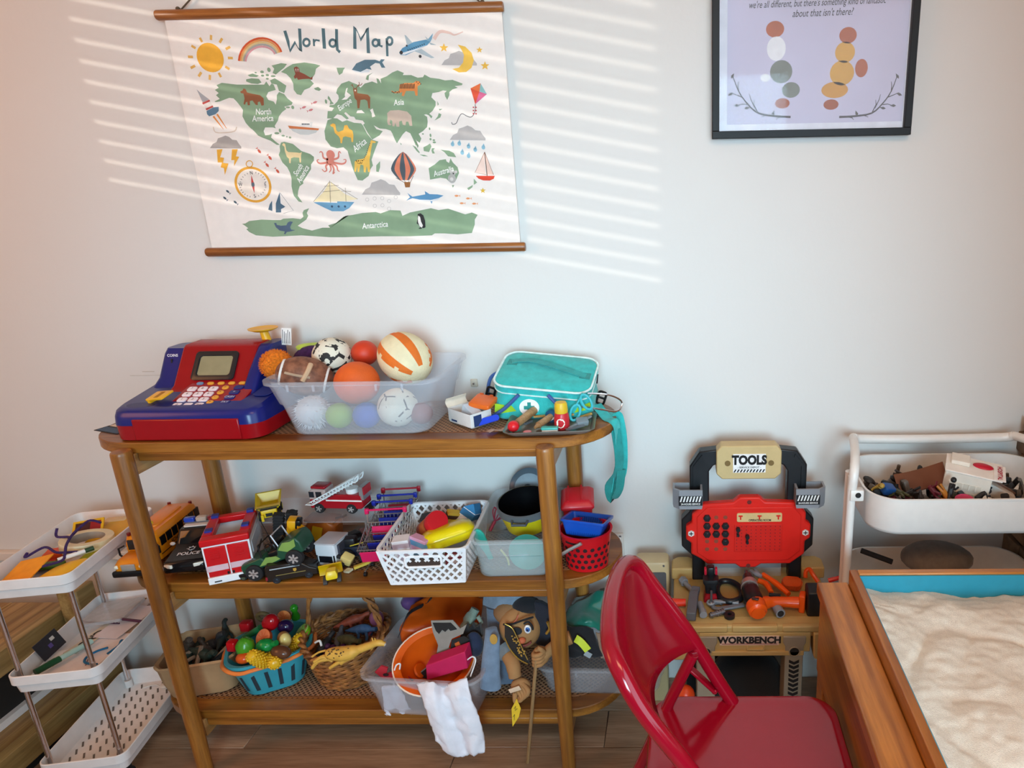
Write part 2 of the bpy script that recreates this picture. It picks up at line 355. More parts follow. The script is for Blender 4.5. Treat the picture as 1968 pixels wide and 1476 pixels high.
# ================================================================== hanging world map
CR = {1: (280, 0, 4.92), 2: (640, 0, 4.92), 3: (360, 230, 5.467), 4: (660, 230, 5.467), 5: (1340, 0, 4.278), 0: (0, 0, 1)}
class Print(MB):
    """flat print on an upright sheet whose face lies at y = Y; points come in the numbering of a photo detail"""
    def __init__(s, Y, m=None): super().__init__(m); s.Y = Y; s.lay = 0
    def q(s, c, x, y):
        ox, oy, k = CR[c]; return U(ox+x/k, oy+y/k, y=s.Y-.0003-.00012*s.lay)
    def poly(s, c, pts, col=None, layer=None):
        if layer is not None: s.lay = layer
        if col: s.use(matte(col))
        P = [s.q(*(p if len(p) == 3 else (c, *p))) for p in pts]; return s.face(P)
    def disc(s, c, x, y, r, col=None, layer=None, ry=None, n=20, a0=0, rot=0):
        if layer is not None: s.lay = layer
        if col: s.use(matte(col))
        o = s.q(c, x, y); k = (s.q(c, x+10, y)-o).length/10; ry = ry or r
        ca, sa = cos(rot), sin(rot)
        return s.face([o+Vector((ca*r*cos(t)*k-sa*ry*sin(t)*k, 0, sa*r*cos(t)*k+ca*ry*sin(t)*k)) for t in (2*pi*i/n+a0 for i in range(n))])
    def line(s, c, pts, w, col=None, layer=None, sm=0, w1=None):
        if layer is not None: s.lay = layer
        if col: s.use(matte(col))
        P = [s.q(*(p if len(p) == 3 else (c, *p))) for p in pts]; P = smooth(P, sm) if sm else P
        k = (s.q(c, pts[0][-2]+10, pts[0][-1])-s.q(c, pts[0][-2], pts[0][-1])).length/10; n = len(P); L_, R_ = [], []
        for i in range(n):
            d = (P[min(n-1, i+1)]-P[max(0, i-1)]); d = Vector((d.x, 0, d.z)).normalized(); nn = Vector((-d.z, 0, d.x))
            ww = (w if w1 is None else w+(w1-w)*i/(n-1))*k/2; L_.append(P[i]+nn*ww); R_.append(P[i]-nn*ww)
        for i in range(n-1): s.face([L_[i], L_[i+1], R_[i+1], R_[i]])
        return s
    def label(s, c, x, y, txt, size, ang=0, col='#f2f2ee', layer=None, shear=.25, bold=.012, sx=.8):
        if layer is not None: s.lay = layer
        s.use(matte(col)); p = s.q(c, x, y); k = (s.q(c, x+10, y)-p).length/10
        return s.text(txt, size*k, p, (pi/2, -R(ang), 0), shear=shear, bold=bold, sx=sx)
WOODROD = wood('#7a4514', '#a9682a', 'x', .4, 16)
MY = -.012
wm = T('wall_map', 'cream cloth world map with wooden rods hanging on the wall', 'wall map', (-.74, MY, 1.22))
p00, p10, p01, p11 = U(316, 34, y=MY), U(962, 16, y=MY), U(408, 482, y=MY), U(1002, 474, y=MY)
x0, x1, z0, z1 = (p00.x+p01.x)/2, (p10.x+p11.x)/2, 1.224, (p00.z+p10.z)/2
cl = MB(mat('#f0eae4', .85, var=.02, bump=.2, bscale=900))
nx = 24; Fr = []
for k, yy in ((0, MY), (1, MY+.0016)):
    for i in range(nx+1):
        for j in (0, 1): cl.v.append(Vector((x0+(x1-x0)*i/nx, yy, z0 if j == 0 else z1)))
for i in range(nx):
    a = 2*i; b = a+2*(nx+1); cl.f += [(a, a+2, a+3, a+1), (b+1, b+3, b+2, b)]
e = 2*nx; o2 = 2*(nx+1)
cl.f += [(0, 1, o2+1, o2), (e+1, e, o2+e, o2+e+1), tuple(range(1, e+2, 2))+tuple(range(o2+e+1, o2, -2)), tuple(range(e, -1, -2))+tuple(range(o2, o2+e+1, 2))]; cl.mi = [0]*len(cl.f)
part('map_cloth', cl, wm, world=True)
for zz, (xa, xb) in ((z1+.004, (U(300, 28, y=MY).x, U(967, 10, y=MY).x)), (z0-.002, (U(398, 487, y=MY).x, U(1010, 478, y=MY).x))):
    rd = MB(WOODROD); n = 18
    rd.loft([[(x, MY-.0005+.0105*r_*sin(2*pi*i/n)*.8, zz+.0105*r_*cos(2*pi*i/n)) for i in range(n)] for x, r_ in ((xa, .85), (xa+.003, 1), (xb-.003, 1), (xb, .85))])
    part('wooden_rod', rd, wm, world=True)
cd_ = MB(mat('#5b4a38', .9)); a = U(345, 22, y=-.008); b = Vector((-.74, -.006, 2.0)); a2 = Vector((x1-.04, -.008, z1+.01))
cd_.tube([a, b, a2], .0016, 6); cd_.ball(a+Vector((0, -.003, .004)), .005, 8, 6); cd_.ball(a2+Vector((0, -.003, .004)), .005, 8, 6)
part('hanging_cord', cd_, wm, world=True)
part('wall_nail', MB(STEEL).cyl((-.74, 0, 2.0), (-.74, -.012, 2.0), .003, n=8), wm, world=True)
G = '#86a283'
P = Print(MY); P.use(matte(G, var=.12, scale=12)); P.lay = 0
G_ = matte(G, var=.12, scale=12); P.use(G_)
def land(c, pts): return P.poly(c, pts)
land(1, [(650,960),(700,935),(665,900),(690,880),(655,850),(690,830),(670,805),(720,783),(860,800),(1010,800),(1120,800),(1140,770),(1170,815),(1190,790),(1210,800),(1230,850),(1160,870),(1140,910),(1160,945),(1210,960),(1230,990),(1240,940),(1240,900),(1260,870),(1310,890),(1340,930),(1390,970),(1380,990),(1310,1010),(1330,1030),(1290,1060),(1260,1100),(1250,1140),(1220,1190),(1230,1215),(1205,1205),(1130,1205),(1115,1240),(1130,1280),(1170,1275),(1195,1265),(1185,1300),(1230,1340),(1270,1370),(1240,1370),(1180,1330),(1100,1300),(1060,1280),(1010,1230),(970,1190),(945,1160),(915,1100),(920,1040),(900,1010),(860,960),(830,930),(790,925),(750,940),(700,960),(660,965)])
land(1, [(1280,680),(1330,640),(1390,605),(1500,590),(1600,605),(1650,620),(1610,650),(1600,700),(1560,760),(1590,790),(1550,830),(1500,850),(1470,900),(1430,890),(1400,850),(1395,790),(1370,740),(1330,700)])
land(1, [(1190,620),(1280,597),(1335,605),(1310,640),(1260,680),(1230,705),(1200,690),(1215,650)])
land(1, [(950,750),(1000,740),(1070,745),(1095,780),(1060,795),(1000,790),(950,770)])
land(1, [(965,710),(1010,695),(1070,715),(1050,728),(985,725)])
land(1, [(1175,760),(1220,740),(1270,770),(1330,810),(1320,850),(1310,880),(1260,860),(1240,800),(1190,790)])
for x, y, r_, s_ in ((1100,680,18,12),(1165,660,17,20),(1105,715,16,9),(1150,710,16,10),(1205,720,24,8),(1150,745,14,8),(1040,687,11,6),(1240,1260,24,10),(1270,1235,12,18),(1300,1283,16,8),(1335,1293,7,7),(1365,1300,12,9),(1705,960,11,20),(1390,1015,14,16),(1345,1015,20,8)): P.disc(1, x, y, r_, ry=s_, n=10)
land(1, [(1590,835),(1630,822),(1660,845),(1640,860),(1605,850)])
land(1, [(1805,640),(1850,640),(1885,640),(1870,660),(1860,690),(1830,710),(1815,680)])
land(1, [(1725,905),(1740,920),(1760,960),(1780,980),(1740,990),(1745,960),(1720,930)])
land(2, [(-55,1120),(-50,1050),(-10,1050),(10,1020),(-35,1010),(-30,995),(10,990),(40,960),(55,930),(50,900),(30,880),(40,840),(80,790),(150,765),(180,780),(230,800),(260,830),(300,790),(370,770),(420,790),(410,740),(430,745),(455,790),(450,745),(510,720),(560,685),(610,665),(670,690),(660,710),(740,710),(800,735),(850,730),(865,705),(920,735),(1000,745),(1060,760),(1130,755),(1225,790),(1220,805),(1150,815),(1180,830),(1130,845),(1100,870),(1100,900),(1080,945),(1060,910),(1055,880),(1075,860),(1040,855),(1000,870),(940,880),(930,920),(970,960),(970,1000),(940,1050),(910,1075),(940,1100),(930,1120),(905,1090),(880,1080),(860,1085),(890,1105),(895,1150),(890,1200),(850,1240),(810,1265),(835,1310),(820,1350),(790,1330),(780,1310),(810,1390),(780,1370),(755,1310),(730,1260),(690,1240),(660,1270),(620,1330),(605,1355),(585,1320),(560,1260),(545,1235),(500,1220),(440,1215),(385,1185),(410,1220),(470,1240),(440,1280),(370,1320),(330,1260),(285,1180),(300,1165),(280,1140),(215,1130),(200,1105),(165,1100),(120,1060),(105,1070),(150,1120),(130,1130),(80,1090),(40,1080),(0,1120)])
land(0, [(640,227),(629.6,231),(623.5,252),(625.5,268),(635.7,281.5),(648,285),(660,283),(668,290),(671,301),(675.5,316),(680,329),(687.4,346),(696.6,347),(708.5,338),(712,325),(716.7,318),(714,307),(720,290),(727,272),(715,268.4),(705,256),(697.5,241),(694,237),(680.6,236),(666.4,231),(658,234),(648,227.6)])
land(4, [(345,480),(385,435),(385,500),(370,550),(345,545)])
land(3, [(985,240),(1020,232),(1110,255),(1200,330),(1290,360),(1330,390),(1330,430),(1300,470),(1300,520),(1255,590),(1215,650),(1220,670),(1180,700),(1165,750),(1160,800),(1210,870),(1170,860),(1120,800),(1110,770),(1095,700),(1095,620),(1080,560),(1050,500),(1000,450),(960,370),(975,330),(970,280)])
land(3, [(575,1095),(610,1090),(650,1065),(780,1050),(900,1055),(980,1055),(1010,1040),(1110,1035),(1190,1045),(1220,1020),(1210,980),(1225,950),(1280,930),(1255,980),(1270,1010),(1250,1050),(1200,1085),(1160,1115),(1210,1140),(1310,1165),(1420,1135),(1500,1135),(1480,1110),(1560,1085),(1640,1020),(1700,1005),(4,20,1012),(4,100,1000),(4,200,980),(4,340,970),(4,390,985),(4,490,950),(4,600,955),(4,620,1010),(4,700,975),(4,920,930),(4,1000,950),(4,1100,935),(4,1280,995),(4,1350,975),(4,1410,1000),(4,1380,1050),(4,1380,1100),(4,1350,1190),(4,1200,1205),(4,1060,1195),(4,960,1195),(4,930,1215),(4,700,1225),(4,400,1225),(4,0,1235),(1500,1235),(1200,1215),(900,1230),(720,1215),(650,1180),(620,1150),(640,1140),(600,1110)])
land(4, [(895,510),(960,470),(1010,425),(1075,415),(1085,440),(1110,455),(1125,405),(1150,450),(1200,500),(1215,560),(1180,640),(1150,665),(1110,650),(1080,620),(1020,610),(910,630),(905,580)])
for pts in ([(1370,620),(1405,660),(1370,685)],[(1300,720),(1360,685),(1355,710),(1315,740)],[(1140,688),(1165,688),(1150,715)],[(1020,315),(1050,320),(1110,325),(1160,350),(1185,395),(1100,385),(1060,340)],[(840,290),(880,270),(910,250),(925,280),(900,340),(845,330)],[(930,300),(960,300),(945,320),(960,355),(935,355),(925,325)],[(725,268),(760,285),(800,340),(800,355),(770,330)],[(800,365),(850,370),(890,385),(840,385)],[(755,215),(790,270),(780,300),(765,260)],[(595,240),(612,255),(605,268)]): land(4, pts)
for x, y, r_, s_ in ((905,95,8,14),(915,165,10,18),(915,205,12,12),(950,215,14,9),(955,238,18,10),(835,150,10,7)): P.disc(4, x, y, r_, ry=s_, n=10)
land(2, [(960,1140),(990,1100),(1000,1070),(1025,1080),(1015,1110)]); land(2, [(1000,1030),(1035,1030),(1010,1045)]); land(2, [(985,955),(1000,985),(990,1000)]); land(2, [(310,750),(320,715),(380,685),(340,715),(335,760)])
part('printed_continents', P, wm, world=True, sm=0, label='sage green printed continents')
CLO = '#f0eae4'
for c, pts in ((2, [(220,1070),(230,1045),(270,1040),(300,1070)]), (2, [(350,1040),(375,1025),(385,1060),(400,1100),(370,1110),(365,1070)]), (2, [(110,900),(125,835),(140,830),(130,870),(170,900),(130,940),(80,945),(115,915)]), (1, [(1000,1215),(1030,1245),(1060,1278),(1050,1280),(1015,1250)])):
    P = Print(MY); P.poly(c, pts, CLO, 1); part('printed_sea', P, wm, world=True, sm=0)
def motif(name, fn):
    P = Print(MY); fn(P); part('printed_'+name, P, wm, world=True, sm=0)
def m_sun(P):
    P.disc(1, 610, 545, 126, '#f0b13a', 1, n=32)
    for i in range(12):
        a = i*pi/6+.03; c_, s_ = cos(a), sin(a); P.line(1, [(612+165*c_, 543+165*s_), (612+212*c_, 543+212*s_)], 22, '#e3b25c', 1)
motif('sun', m_sun)
def m_rainbow(P):
    for j, c in enumerate(('#d2552b', '#e39a5a', '#d9c08a', '#a9a7a0', '#d59aa0')):
        r_ = 1-.075*j; pts = []
        for i in range(15):
            a = pi*(.02+ .90*i/14); pts.append((1090-cos(a)*(205-16*j)*1.0-5+8*j*0, 590-sin(a)*(222-20*j)-(a/pi)**3*55))
        P.line(1, pts, 17, c, 1)
motif('rainbow', m_rainbow)
def m_title(P):
    c = '#4f6d75'; w_ = 29
    P.line(1, [(1315,290),(1345,390),(1365,482),(1412,400),(1466,484),(1455,270)], w_, c, 1)
    P.line(1, [(1520+30*cos(a), 402+34*sin(a)) for a in [i*pi/8 for i in range(17)]], 21, c, 1)
    P.line(1, [(1588,368),(1592,436)], 18, c, 1); P.line(1, [(1590,400),(1608,378),(1645,385)], 16, c, 1)
    P.line(1, [(1678,268),(1690,460)], 31, c, 1)
    P.line(1, [(1768+30*cos(a), 408+34*sin(a)) for a in [i*pi/8 for i in range(17)]], 21, c, 1); P.line(1, [(1804,275),(1806,400),(1812,470),(1838,494)], 27, c, 1)
motif('title_word', m_title)
def m_title(P):
    c = '#56737b'
    P.line(2, [(207,462),(205,255),(262,375),(325,265),(335,503)], 31, c, 1)
    P.line(2, [(402+28*cos(a), 405+32*sin(a)) for a in [i*pi/8 for i in range(17)]], 21, c, 1); P.line(2, [(436,368),(440,430),(468,440)], 21, c, 1)
    P.line(2, [(508,362),(514,532)], 22, c, 1); P.line(2, [(535+26*cos(a), 388+36*sin(a)) for a in [i*pi/8 for i in range(17)]], 21, c, 1)
motif('title_word', m_title)
for c, x, y, t, s_, a in ((1,1110,1058,'North',74,0),(1,1105,1122,'America',74,0),(1,1880,990,'Europe',66,30),(2,620,970,'Asia',72,3),(2,250,1375,'Africa',78,34),(3,1165,530,'South',72,50),(3,1215,575,'America',74,52),(4,1050,545,'Australia',78,14),(4,330,1110,'Antarctica',82,4)):
    motif('continent_name', lambda P: P.label(c, x, y, t, s_, a, layer=5))
def m_plane(P):
    P.poly(2, [(625,498),(655,455),(760,398),(880,374),(928,386),(890,428),(770,484),(690,522),(640,520)], '#5b93b5', 2)
    P.poly(2, [(640,515),(680,517),(770,482),(890,425),(760,470),(660,498)], '#e8ecee', 3)
    P.poly(2, [(700,430),(676,330),(690,335),(760,415)], '#a9b8be', 1); P.poly(2, [(770,484),(835,462),(958,545),(930,550)], '#b4c2c8', 3); P.poly(2, [(885,385),(945,315),(935,370),(920,392)], '#7fa9c0', 3); P.poly(2, [(905,398),(978,425),(925,424)], '#a9b8be', 3); P.poly(2, [(895,388),(870,342),(912,380)], '#a9b8be', 1)
    P.disc(2, 645, 497, 16, '#3a3a3c', 4, n=12); P.disc(2, 824, 533, 14, '#3a3a3c', 4, n=12); P.disc(2, 697, 432, 9, '#3a3a3c', 4, n=10)
    for i in range(9): P.disc(2, 710+i*19, 473-i*7, 6, '#2f4150', 4, n=8)
    P.line(2, [(955,370),(1010,300),(1100,310),(1150,330),(1230,300)], 34, '#e8c9bd', 1, sm=4, w1=8)
motif('airplane', m_plane)
def m_whale(P):
    P.poly(2, [(178,660),(220,600),(300,565),(400,565),(440,580),(455,560),(490,562),(465,590),(495,640),(460,640),(440,600),(400,595),(350,630),(365,660),(320,650),(260,680)], '#5a7887', 2)
    P.poly(2, [(180,662),(250,655),(330,660),(350,630),(345,680),(270,690),(210,680)], '#d9dde0', 1)
motif('whale', m_whale)
def cloud(P, c, x, y, s_, col='#b9b5b3'):
    P.poly(c, [(x-170*s_, y+60*s_), (x-140*s_, y+15*s_), (x-100*s_, y-5*s_), (x-85*s_, y-45*s_), (x-40*s_, y-60*s_), (x-5*s_, y-75*s_), (x+35*s_, y-60*s_), (x+70*s_, y-30*s_), (x+115*s_, y-25*s_), (x+140*s_, y+15*s_), (x+165*s_, y+45*s_), (x+165*s_, y+65*s_)], col, 1)
def star(P, c, x, y, r_, col='#eab94a', n=5):
    P.poly(c, [(x+(r_ if i % 2 == 0 else r_*.42)*sin(pi*i/n), y-(r_ if i % 2 == 0 else r_*.42)*cos(pi*i/n)) for i in range(2*n)], col, 2)
def m_moon(P):
    cloud(P, 2, 1195, 555, 1.0)
    P.poly(2, [(1180,422),(1250,440),(1310,500),(1332,570),(1310,640),(1260,680),(1190,685),(1128,652),(1190,640),(1230,590),(1238,520),(1215,470)], '#edc052', 2)
    for x, y, r_ in ((1048,452,44), (1385,472,32), (1437,622,44)): star(P, 2, x, y, r_)
motif('moon_and_stars', m_moon)
def m_kite(P):
    P.poly(2, [(1395,787),(1300,835),(1385,870)], '#e7733f', 1); P.poly(2, [(1395,787),(1455,890),(1385,865)], '#8ec1c0', 1); P.poly(2, [(1300,835),(1385,868),(1345,985)], '#dd5436', 1); P.poly(2, [(1455,890),(1385,866),(1345,985)], '#d76a92', 1)
    P.line(2, [(1345,985),(1340,1060),(1310,1105),(1270,1100),(1220,1075),(1190,1110),(1165,1165),(1130,1175),(1122,1155)], 6, '#5a5a5a', 1, sm=4)
    for y in (1015, 1045, 1075): P.disc(2, 1328, y, 8, '#c55a5a', 2, n=6); P.disc(2, 1352, y, 8, '#c55a5a', 2, n=6)
motif('kite', m_kite)
def m_rain(P):
    cloud(P, 4, 1308, 145, 1.12)
    for x, y in ((1147,252),(1217,245),(1315,275),(1385,310),(1470,285),(1248,340),(1315,375)):
        P.disc(4, x, y+6, 19, '#92c2d6', 1, n=12, ry=22); P.poly(4, [(x-17,y),(x+17,y),(x+4,y-36)], '#92c2d6', 1)
motif('rain_cloud', m_rain)
def m_boat(P):
    P.poly(4, [(1390,590),(1590,590),(1580,620),(1540,640),(1470,638),(1420,620)], '#d8442c', 1); P.poly(4, [(1484,345),(1575,578),(1510,578)], '#f0cfc0', 1); P.poly(4, [(1480,345),(1495,578),(1380,555)], '#f3d8cb', 1)
    P.line(4, [(1484,340),(1510,590)], 8, '#6b4a3a', 2); P.line(4, [(1484,340),(1382,556),(1500,578)], 4, '#9a6a55', 2); P.line(4, [(1484,340),(1578,580)], 4, '#9a6a55', 2)
motif('sailboat', m_boat)
def fish(P, c, x, y, s_, ang, col):
    ca, sa = cos(R(ang)), sin(R(ang)); t = lambda u, v: (x+(u*ca-v*sa)*s_, y+(u*sa+v*ca)*s_)
    P.poly(c, [t(-26, 0), t(-8, -11), t(12, -8), t(22, 0), t(40, -13), t(34, 0), t(40, 13), t(22, 0), t(12, 8), t(-8, 11)], col, 1)
for l_, s_, a_, c_, k_ in (([(1190,800),(1310,828),(1245,878),(1375,882)], 1.0, 0, '#e59a66', 4), ([(1495,1015),(1600,968),(1560,1040)], 1.0, 160, '#cf7f80', 1), ([(755,330),(868,400),(838,475),(948,540)], 1.2, 232, '#cc5b44', 3), ([(425,755),(395,825),(505,868)], 1.0, 40, '#3e5563', 3)):
    for x, y in l_: motif('fish', lambda P: fish(P, k_, x, y, s_, a_, c_))
motif('starfish', lambda P: star(P, 4, 1465, 745, 32, '#d9b545'))
def m_balloon(P):
    C_ = ('#4c5a63', '#d98063', '#4c5a63', '#d98063', '#4c5a63', '#d98063')
    cx, cy, top = 625, 470, 335
    def edge(u):
        out = []
        for i in range(13):
            t = i/12; r_ = 138*sin(pi*(.04+.62*t)) if t < .62 else 138*sin(pi*.4244)*(1-.62*((t-.62)/.38)**1.3)
            out.append((cx+u*r_*(1 if i else .12)+22*max(0, t-.3), 338+t*298))
        return out
    us = [-1, -.72, -.3, .15, .55, .85, 1]
    for i in range(6):
        a, b = edge(us[i]), edge(us[i+1]); P.poly(4, a+b[::-1], C_[i], 1)
    P.poly(4, [(637,655),(705,655),(698,710),(650,712)], '#9a6436', 2)
    for xa, ya, xb in ((550,610,640),(640,640,655),(690,640,685),(735,590,702)): P.line(4, [(xa, ya), (xb, 660)], 5, '#6e4c36', 2)
motif('hot_air_balloon', m_balloon)
def m_snow(P):
    cloud(P, 4, 398, 715, 1.2)
    for x, y in ((250,840),(328,828),(408,825),(550,815),(330,905),(410,900),(480,935),(480,855)):
        P.line(4, [(x+18*cos(a), y+18*sin(a)) for a in [i*pi/6 for i in range(13)]], 4, '#c9c2bd', 1)
motif('snow_cloud', m_snow)
def m_shark(P):
    P.poly(4, [(660,850),(700,815),(672,770),(725,810),(860,785),(855,750),(905,782),(990,785),(1052,797),(1000,825),(940,838),(928,885),(905,842),(800,840),(725,825)], '#5a92bb', 1)
    P.poly(4, [(760,838),(905,845),(1000,828),(1050,800),(990,845),(930,858),(850,855)], '#dde2e6', 2)
motif('shark', m_shark)
def m_penguin(P):
    P.poly(4, [(780,992),(810,983),(840,1005),(858,1060),(862,1130),(845,1140),(810,1135),(785,1100),(770,1090),(780,1040)], '#26282b', 6)
    P.poly(4, [(785,1008),(805,1020),(815,1070),(835,1110),(825,1135),(800,1120),(785,1080),(782,1040)], '#eceae6', 7); P.disc(4, 808, 1140, 18, '#26282b', 7, ry=6, n=10)
motif('penguin', m_penguin)
def m_octopus(P):
    c = '#d98676'; P.disc(3, 1505, 368, 45, c, 1, ry=46); P.disc(3, 1500, 430, 40, c, 1, ry=45)
    for pts in ([(1480,420),(1430,400),(1420,350),(1400,335),(1390,350)],[(1525,420),(1585,400),(1590,350),(1600,335),(1615,355)],[(1475,450),(1400,460),(1370,445),(1365,425),(1385,420)],[(1535,450),(1620,465),(1660,450),(1665,420),(1640,420)],[(1480,460),(1455,490),(1465,530),(1440,545),(1415,520)],[(1530,460),(1570,490),(1580,530),(1600,545)],[(1495,465),(1510,520),(1490,555)],[(1515,465),(1540,520),(1530,570),(1550,550)]): P.line(3, pts, 22, c, 1, sm=3, w1=7)
motif('octopus', m_octopus)
def m_ship(P):
    P.poly(3, [(1325,868),(1380,866),(1575,874),(1575,858),(1755,866),(1700,930),(1640,962),(1520,962),(1440,925)], '#6b9fc0', 2)
    P.poly(3, [(1330,860),(1430,760),(1495,650),(1500,860)], '#efe0b4', 1); P.poly(3, [(1505,650),(1600,735),(1655,780),(1790,835),(1680,855),(1505,862)], '#f1e4bf', 1)
    for a, b in (((1495,640),(1505,874)),((1660,715),(1668,860)),((1495,650),(1325,862)),((1500,655),(1790,835)),((1620,750),(1720,755)),((1440,700),(1590,690)),((1420,760),(1600,740))): P.line(3, [a, b], 4, '#8a7a5c', 3)
    for x in (1520, 1590, 1657): P.disc(3, x, 912, 12, '#33506b', 3, n=10)
motif('sailing_ship', m_ship)
def m_ferry(P):
    P.poly(1, [(1345,1190),(1640,1215),(1610,1255),(1540,1275),(1460,1272),(1390,1240)], '#c9cdca', 1); P.poly(1, [(1345,1188),(1640,1215),(1632,1232),(1360,1215)], '#cf7a4c', 2); P.poly(1, [(1450,1190),(1480,1165),(1545,1168),(1560,1150),(1580,1155),(1570,1200)], '#e3e2df', 1)
    for i in range(5): P.disc(1, 1482+i*15, 1174, 7, '#3a3f48', 3, n=6)
motif('ferry', m_ferry)
def m_compass(P):
    P.disc(3, 690, 683, 192, '#e3a63c', 1, n=40, ry=180); P.disc(3, 690, 683, 166, '#efe6dc', 2, n=40, ry=156)
    P.line(3, [(652+34*cos(a), 465+34*sin(a)) for a in [i*pi/8 for i in range(17)]], 9, '#e3a63c', 1)
    P.poly(3, [(672,580),(705,680),(672,680)], '#c4433a', 3); P.poly(3, [(672,680),(705,680),(705,775)], '#c4433a', 3); P.poly(3, [(676,660),(702,660),(708,690),(690,710),(672,690)], '#5d6c78', 4)
    for i in range(28):
        a = 2*pi*i/28
        if i % 7: P.line(3, [(690+128*cos(a), 683+122*sin(a)), (690+144*cos(a), 683+137*sin(a))], 5, '#4a4a4a', 3)
    for x, y, t in ((672,560,'N'),(820,683,'E'),(708,805,'S'),(558,683,'W')): P.label(3, x, y, t, 50, 0, '#3a3a3a', 4, shear=0, bold=.01)
motif('compass', m_compass)
def m_storm(P):
    cloud(P, 3, 405, 240, .98, '#aaa39e')
    P.poly(3, [(310,315),(370,310),(345,395),(385,400),(375,455),(432,460),(395,580),(385,510),(350,500),(365,450),(320,450)], '#eeb03c', 2); P.poly(3, [(470,312),(530,310),(510,385),(545,390),(490,490),(495,425),(462,425)], '#eeb03c', 2)
motif('storm_cloud', m_storm)
def m_rocket(P):
    P.poly(1, [(482,845),(520,880),(600,940),(540,970)], '#a9a8ab', 1); P.poly(1, [(540,970),(600,940),(640,1010),(575,1040)], '#e2dcd6', 1)
    P.line(1, [(538,980),(606,950)], 16, '#bb4b43', 2); P.line(1, [(570,1035),(636,1005)], 16, '#bb4b43', 2); P.poly(1, [(575,1050),(640,1015),(690,1010),(690,1050),(660,1080),(600,1100),(580,1080)], '#5d7f96', 1)
    P.line(1, [(640,1100),(735,1222)], 18, '#e08a3c', 1, w1=4); P.line(1, [(675,1080),(765,1215)], 18, '#e08a3c', 1, w1=4)
    P.line(1, [(640,1200),(660,1250),(750,1255),(840,1240),(860,1200)], 10, '#d9c9b8', 1, sm=3)
motif('rocket', m_rocket)
def m_tiny(P):
    P.poly(3, [(970,762),(980,880),(1030,915),(985,940),(985,975),(930,975),(930,880)], '#4c6a80', 2); P.poly(3, [(890,850),(893,960),(850,945),(865,890)], '#4c6a80', 2); P.line(3, [(975,770),(1115,955),(1010,985)], 4, '#8a8a8a', 1)
motif('little_sailboats', m_tiny)
def m_bear(P): P.poly(1, [(893,865),(915,855),(925,835),(945,845),(960,875),(1000,885),(1080,900),(1115,930),(1118,995),(1095,1000),(1080,960),(1060,965),(1060,995),(1040,990),(1010,950),(985,955),(985,995),(965,995),(960,960),(945,970),(940,990),(925,985),(935,930),(925,885),(900,880)], '#8f5738', 2)
motif('bear', m_bear)
def m_walrus(P):
    P.poly(1, [(1400,640),(1425,628),(1450,645),(1455,680),(1500,700),(1560,735),(1580,720),(1575,755),(1545,745),(1480,748),(1440,755),(1430,735),(1410,745),(1400,725),(1415,700)], '#8a4a38', 2); P.poly(1, [(1415,650),(1422,650),(1424,685)], '#f1ece4', 3); P.poly(1, [(1436,650),(1443,650),(1440,685)], '#f1ece4', 3)
motif('walrus', m_walrus)
def m_deer(P):
    P.poly(2, [(190,835),(225,835),(230,880),(330,895),(352,920),(350,1025),(335,1025),(325,955),(300,940),(260,945),(250,1025),(232,1025),(225,950),(205,930),(195,880)], '#8f5a3a', 2)
    for pts in ([(200,835),(178,800),(170,810)],[(188,820),(182,795)],[(215,835),(250,795),(245,775)],[(235,815),(270,800),(275,785)]): P.line(2, pts, 6, '#8f5a3a', 2)
    P.disc(2, 210, 855, 8, '#e8ded0', 3, n=8)
motif('deer', m_deer)
def m_tiger(P):
    P.poly(2, [(630,800),(680,785),(760,785),(785,765),(820,770),(832,795),(800,815),(800,905),(780,905),(770,860),(690,860),(670,910),(650,905),(655,870),(630,880),(580,880),(555,870),(550,855),(580,870),(625,860)], '#dd8a4a', 2)
    for i in range(11): P.line(2, [(640+i*13, 795-(i % 3)*3), (634+i*13, 838)], 7, '#2c2622', 3)
    for i in range(5): P.disc(2, 560+i*16, 870+(i % 2)*6, 6, '#2c2622', 3, n=6)
    for x, y in ((790,775),(805,790),(820,778),(830,795)): P.disc(2, x, y, 5, '#2c2622', 3, n=6)
motif('tiger', m_tiger)
def m_elephant(P): P.poly(2, [(512,1070),(540,1045),(620,1040),(700,1055),(740,1095),(750,1190),(725,1190),(712,1150),(690,1150),(685,1185),(660,1180),(650,1140),(625,1150),(628,1198),(600,1198),(590,1160),(580,1195),(562,1192),(560,1145),(545,1130),(535,1160),(545,1175),(555,1170),(545,1185),(520,1180),(512,1150),(515,1110)], '#c8b4a4', 2)
motif('elephant', m_elephant)
def m_camel(P): P.poly(3, [(1500,55),(1530,38),(1555,48),(1565,110),(1585,130),(1640,110),(1650,60),(1680,55),(1700,95),(1735,115),(1745,160),(1742,235),(1725,235),(1720,190),(1660,175),(1635,185),(1625,250),(1610,245),(1605,200),(1590,175),(1550,140),(1535,80),(1510,70)], '#eeb952', 2)
motif('camel', m_camel)
def m_giraffe(P):
    P.poly(4, [(290,215),(340,230),(335,245),(305,245),(290,320),(275,420),(280,550),(260,550),(245,490),(232,555),(215,550),(210,480),(180,470),(165,550),(150,550),(145,490),(130,550),(115,545),(118,440),(150,420),(210,410),(245,370),(270,280)], '#eec25c', 2)
    rg2 = random.Random(4)
    for i in range(26): P.disc(4, 135+i*4.6+rg2.uniform(-4, 4) if i < 16 else 215+(i-16)*7, rg2.uniform(425, 465) if i < 16 else 420-(i-16)*19, 5, '#5c4426', 3, n=6)
motif('giraffe', m_giraffe)
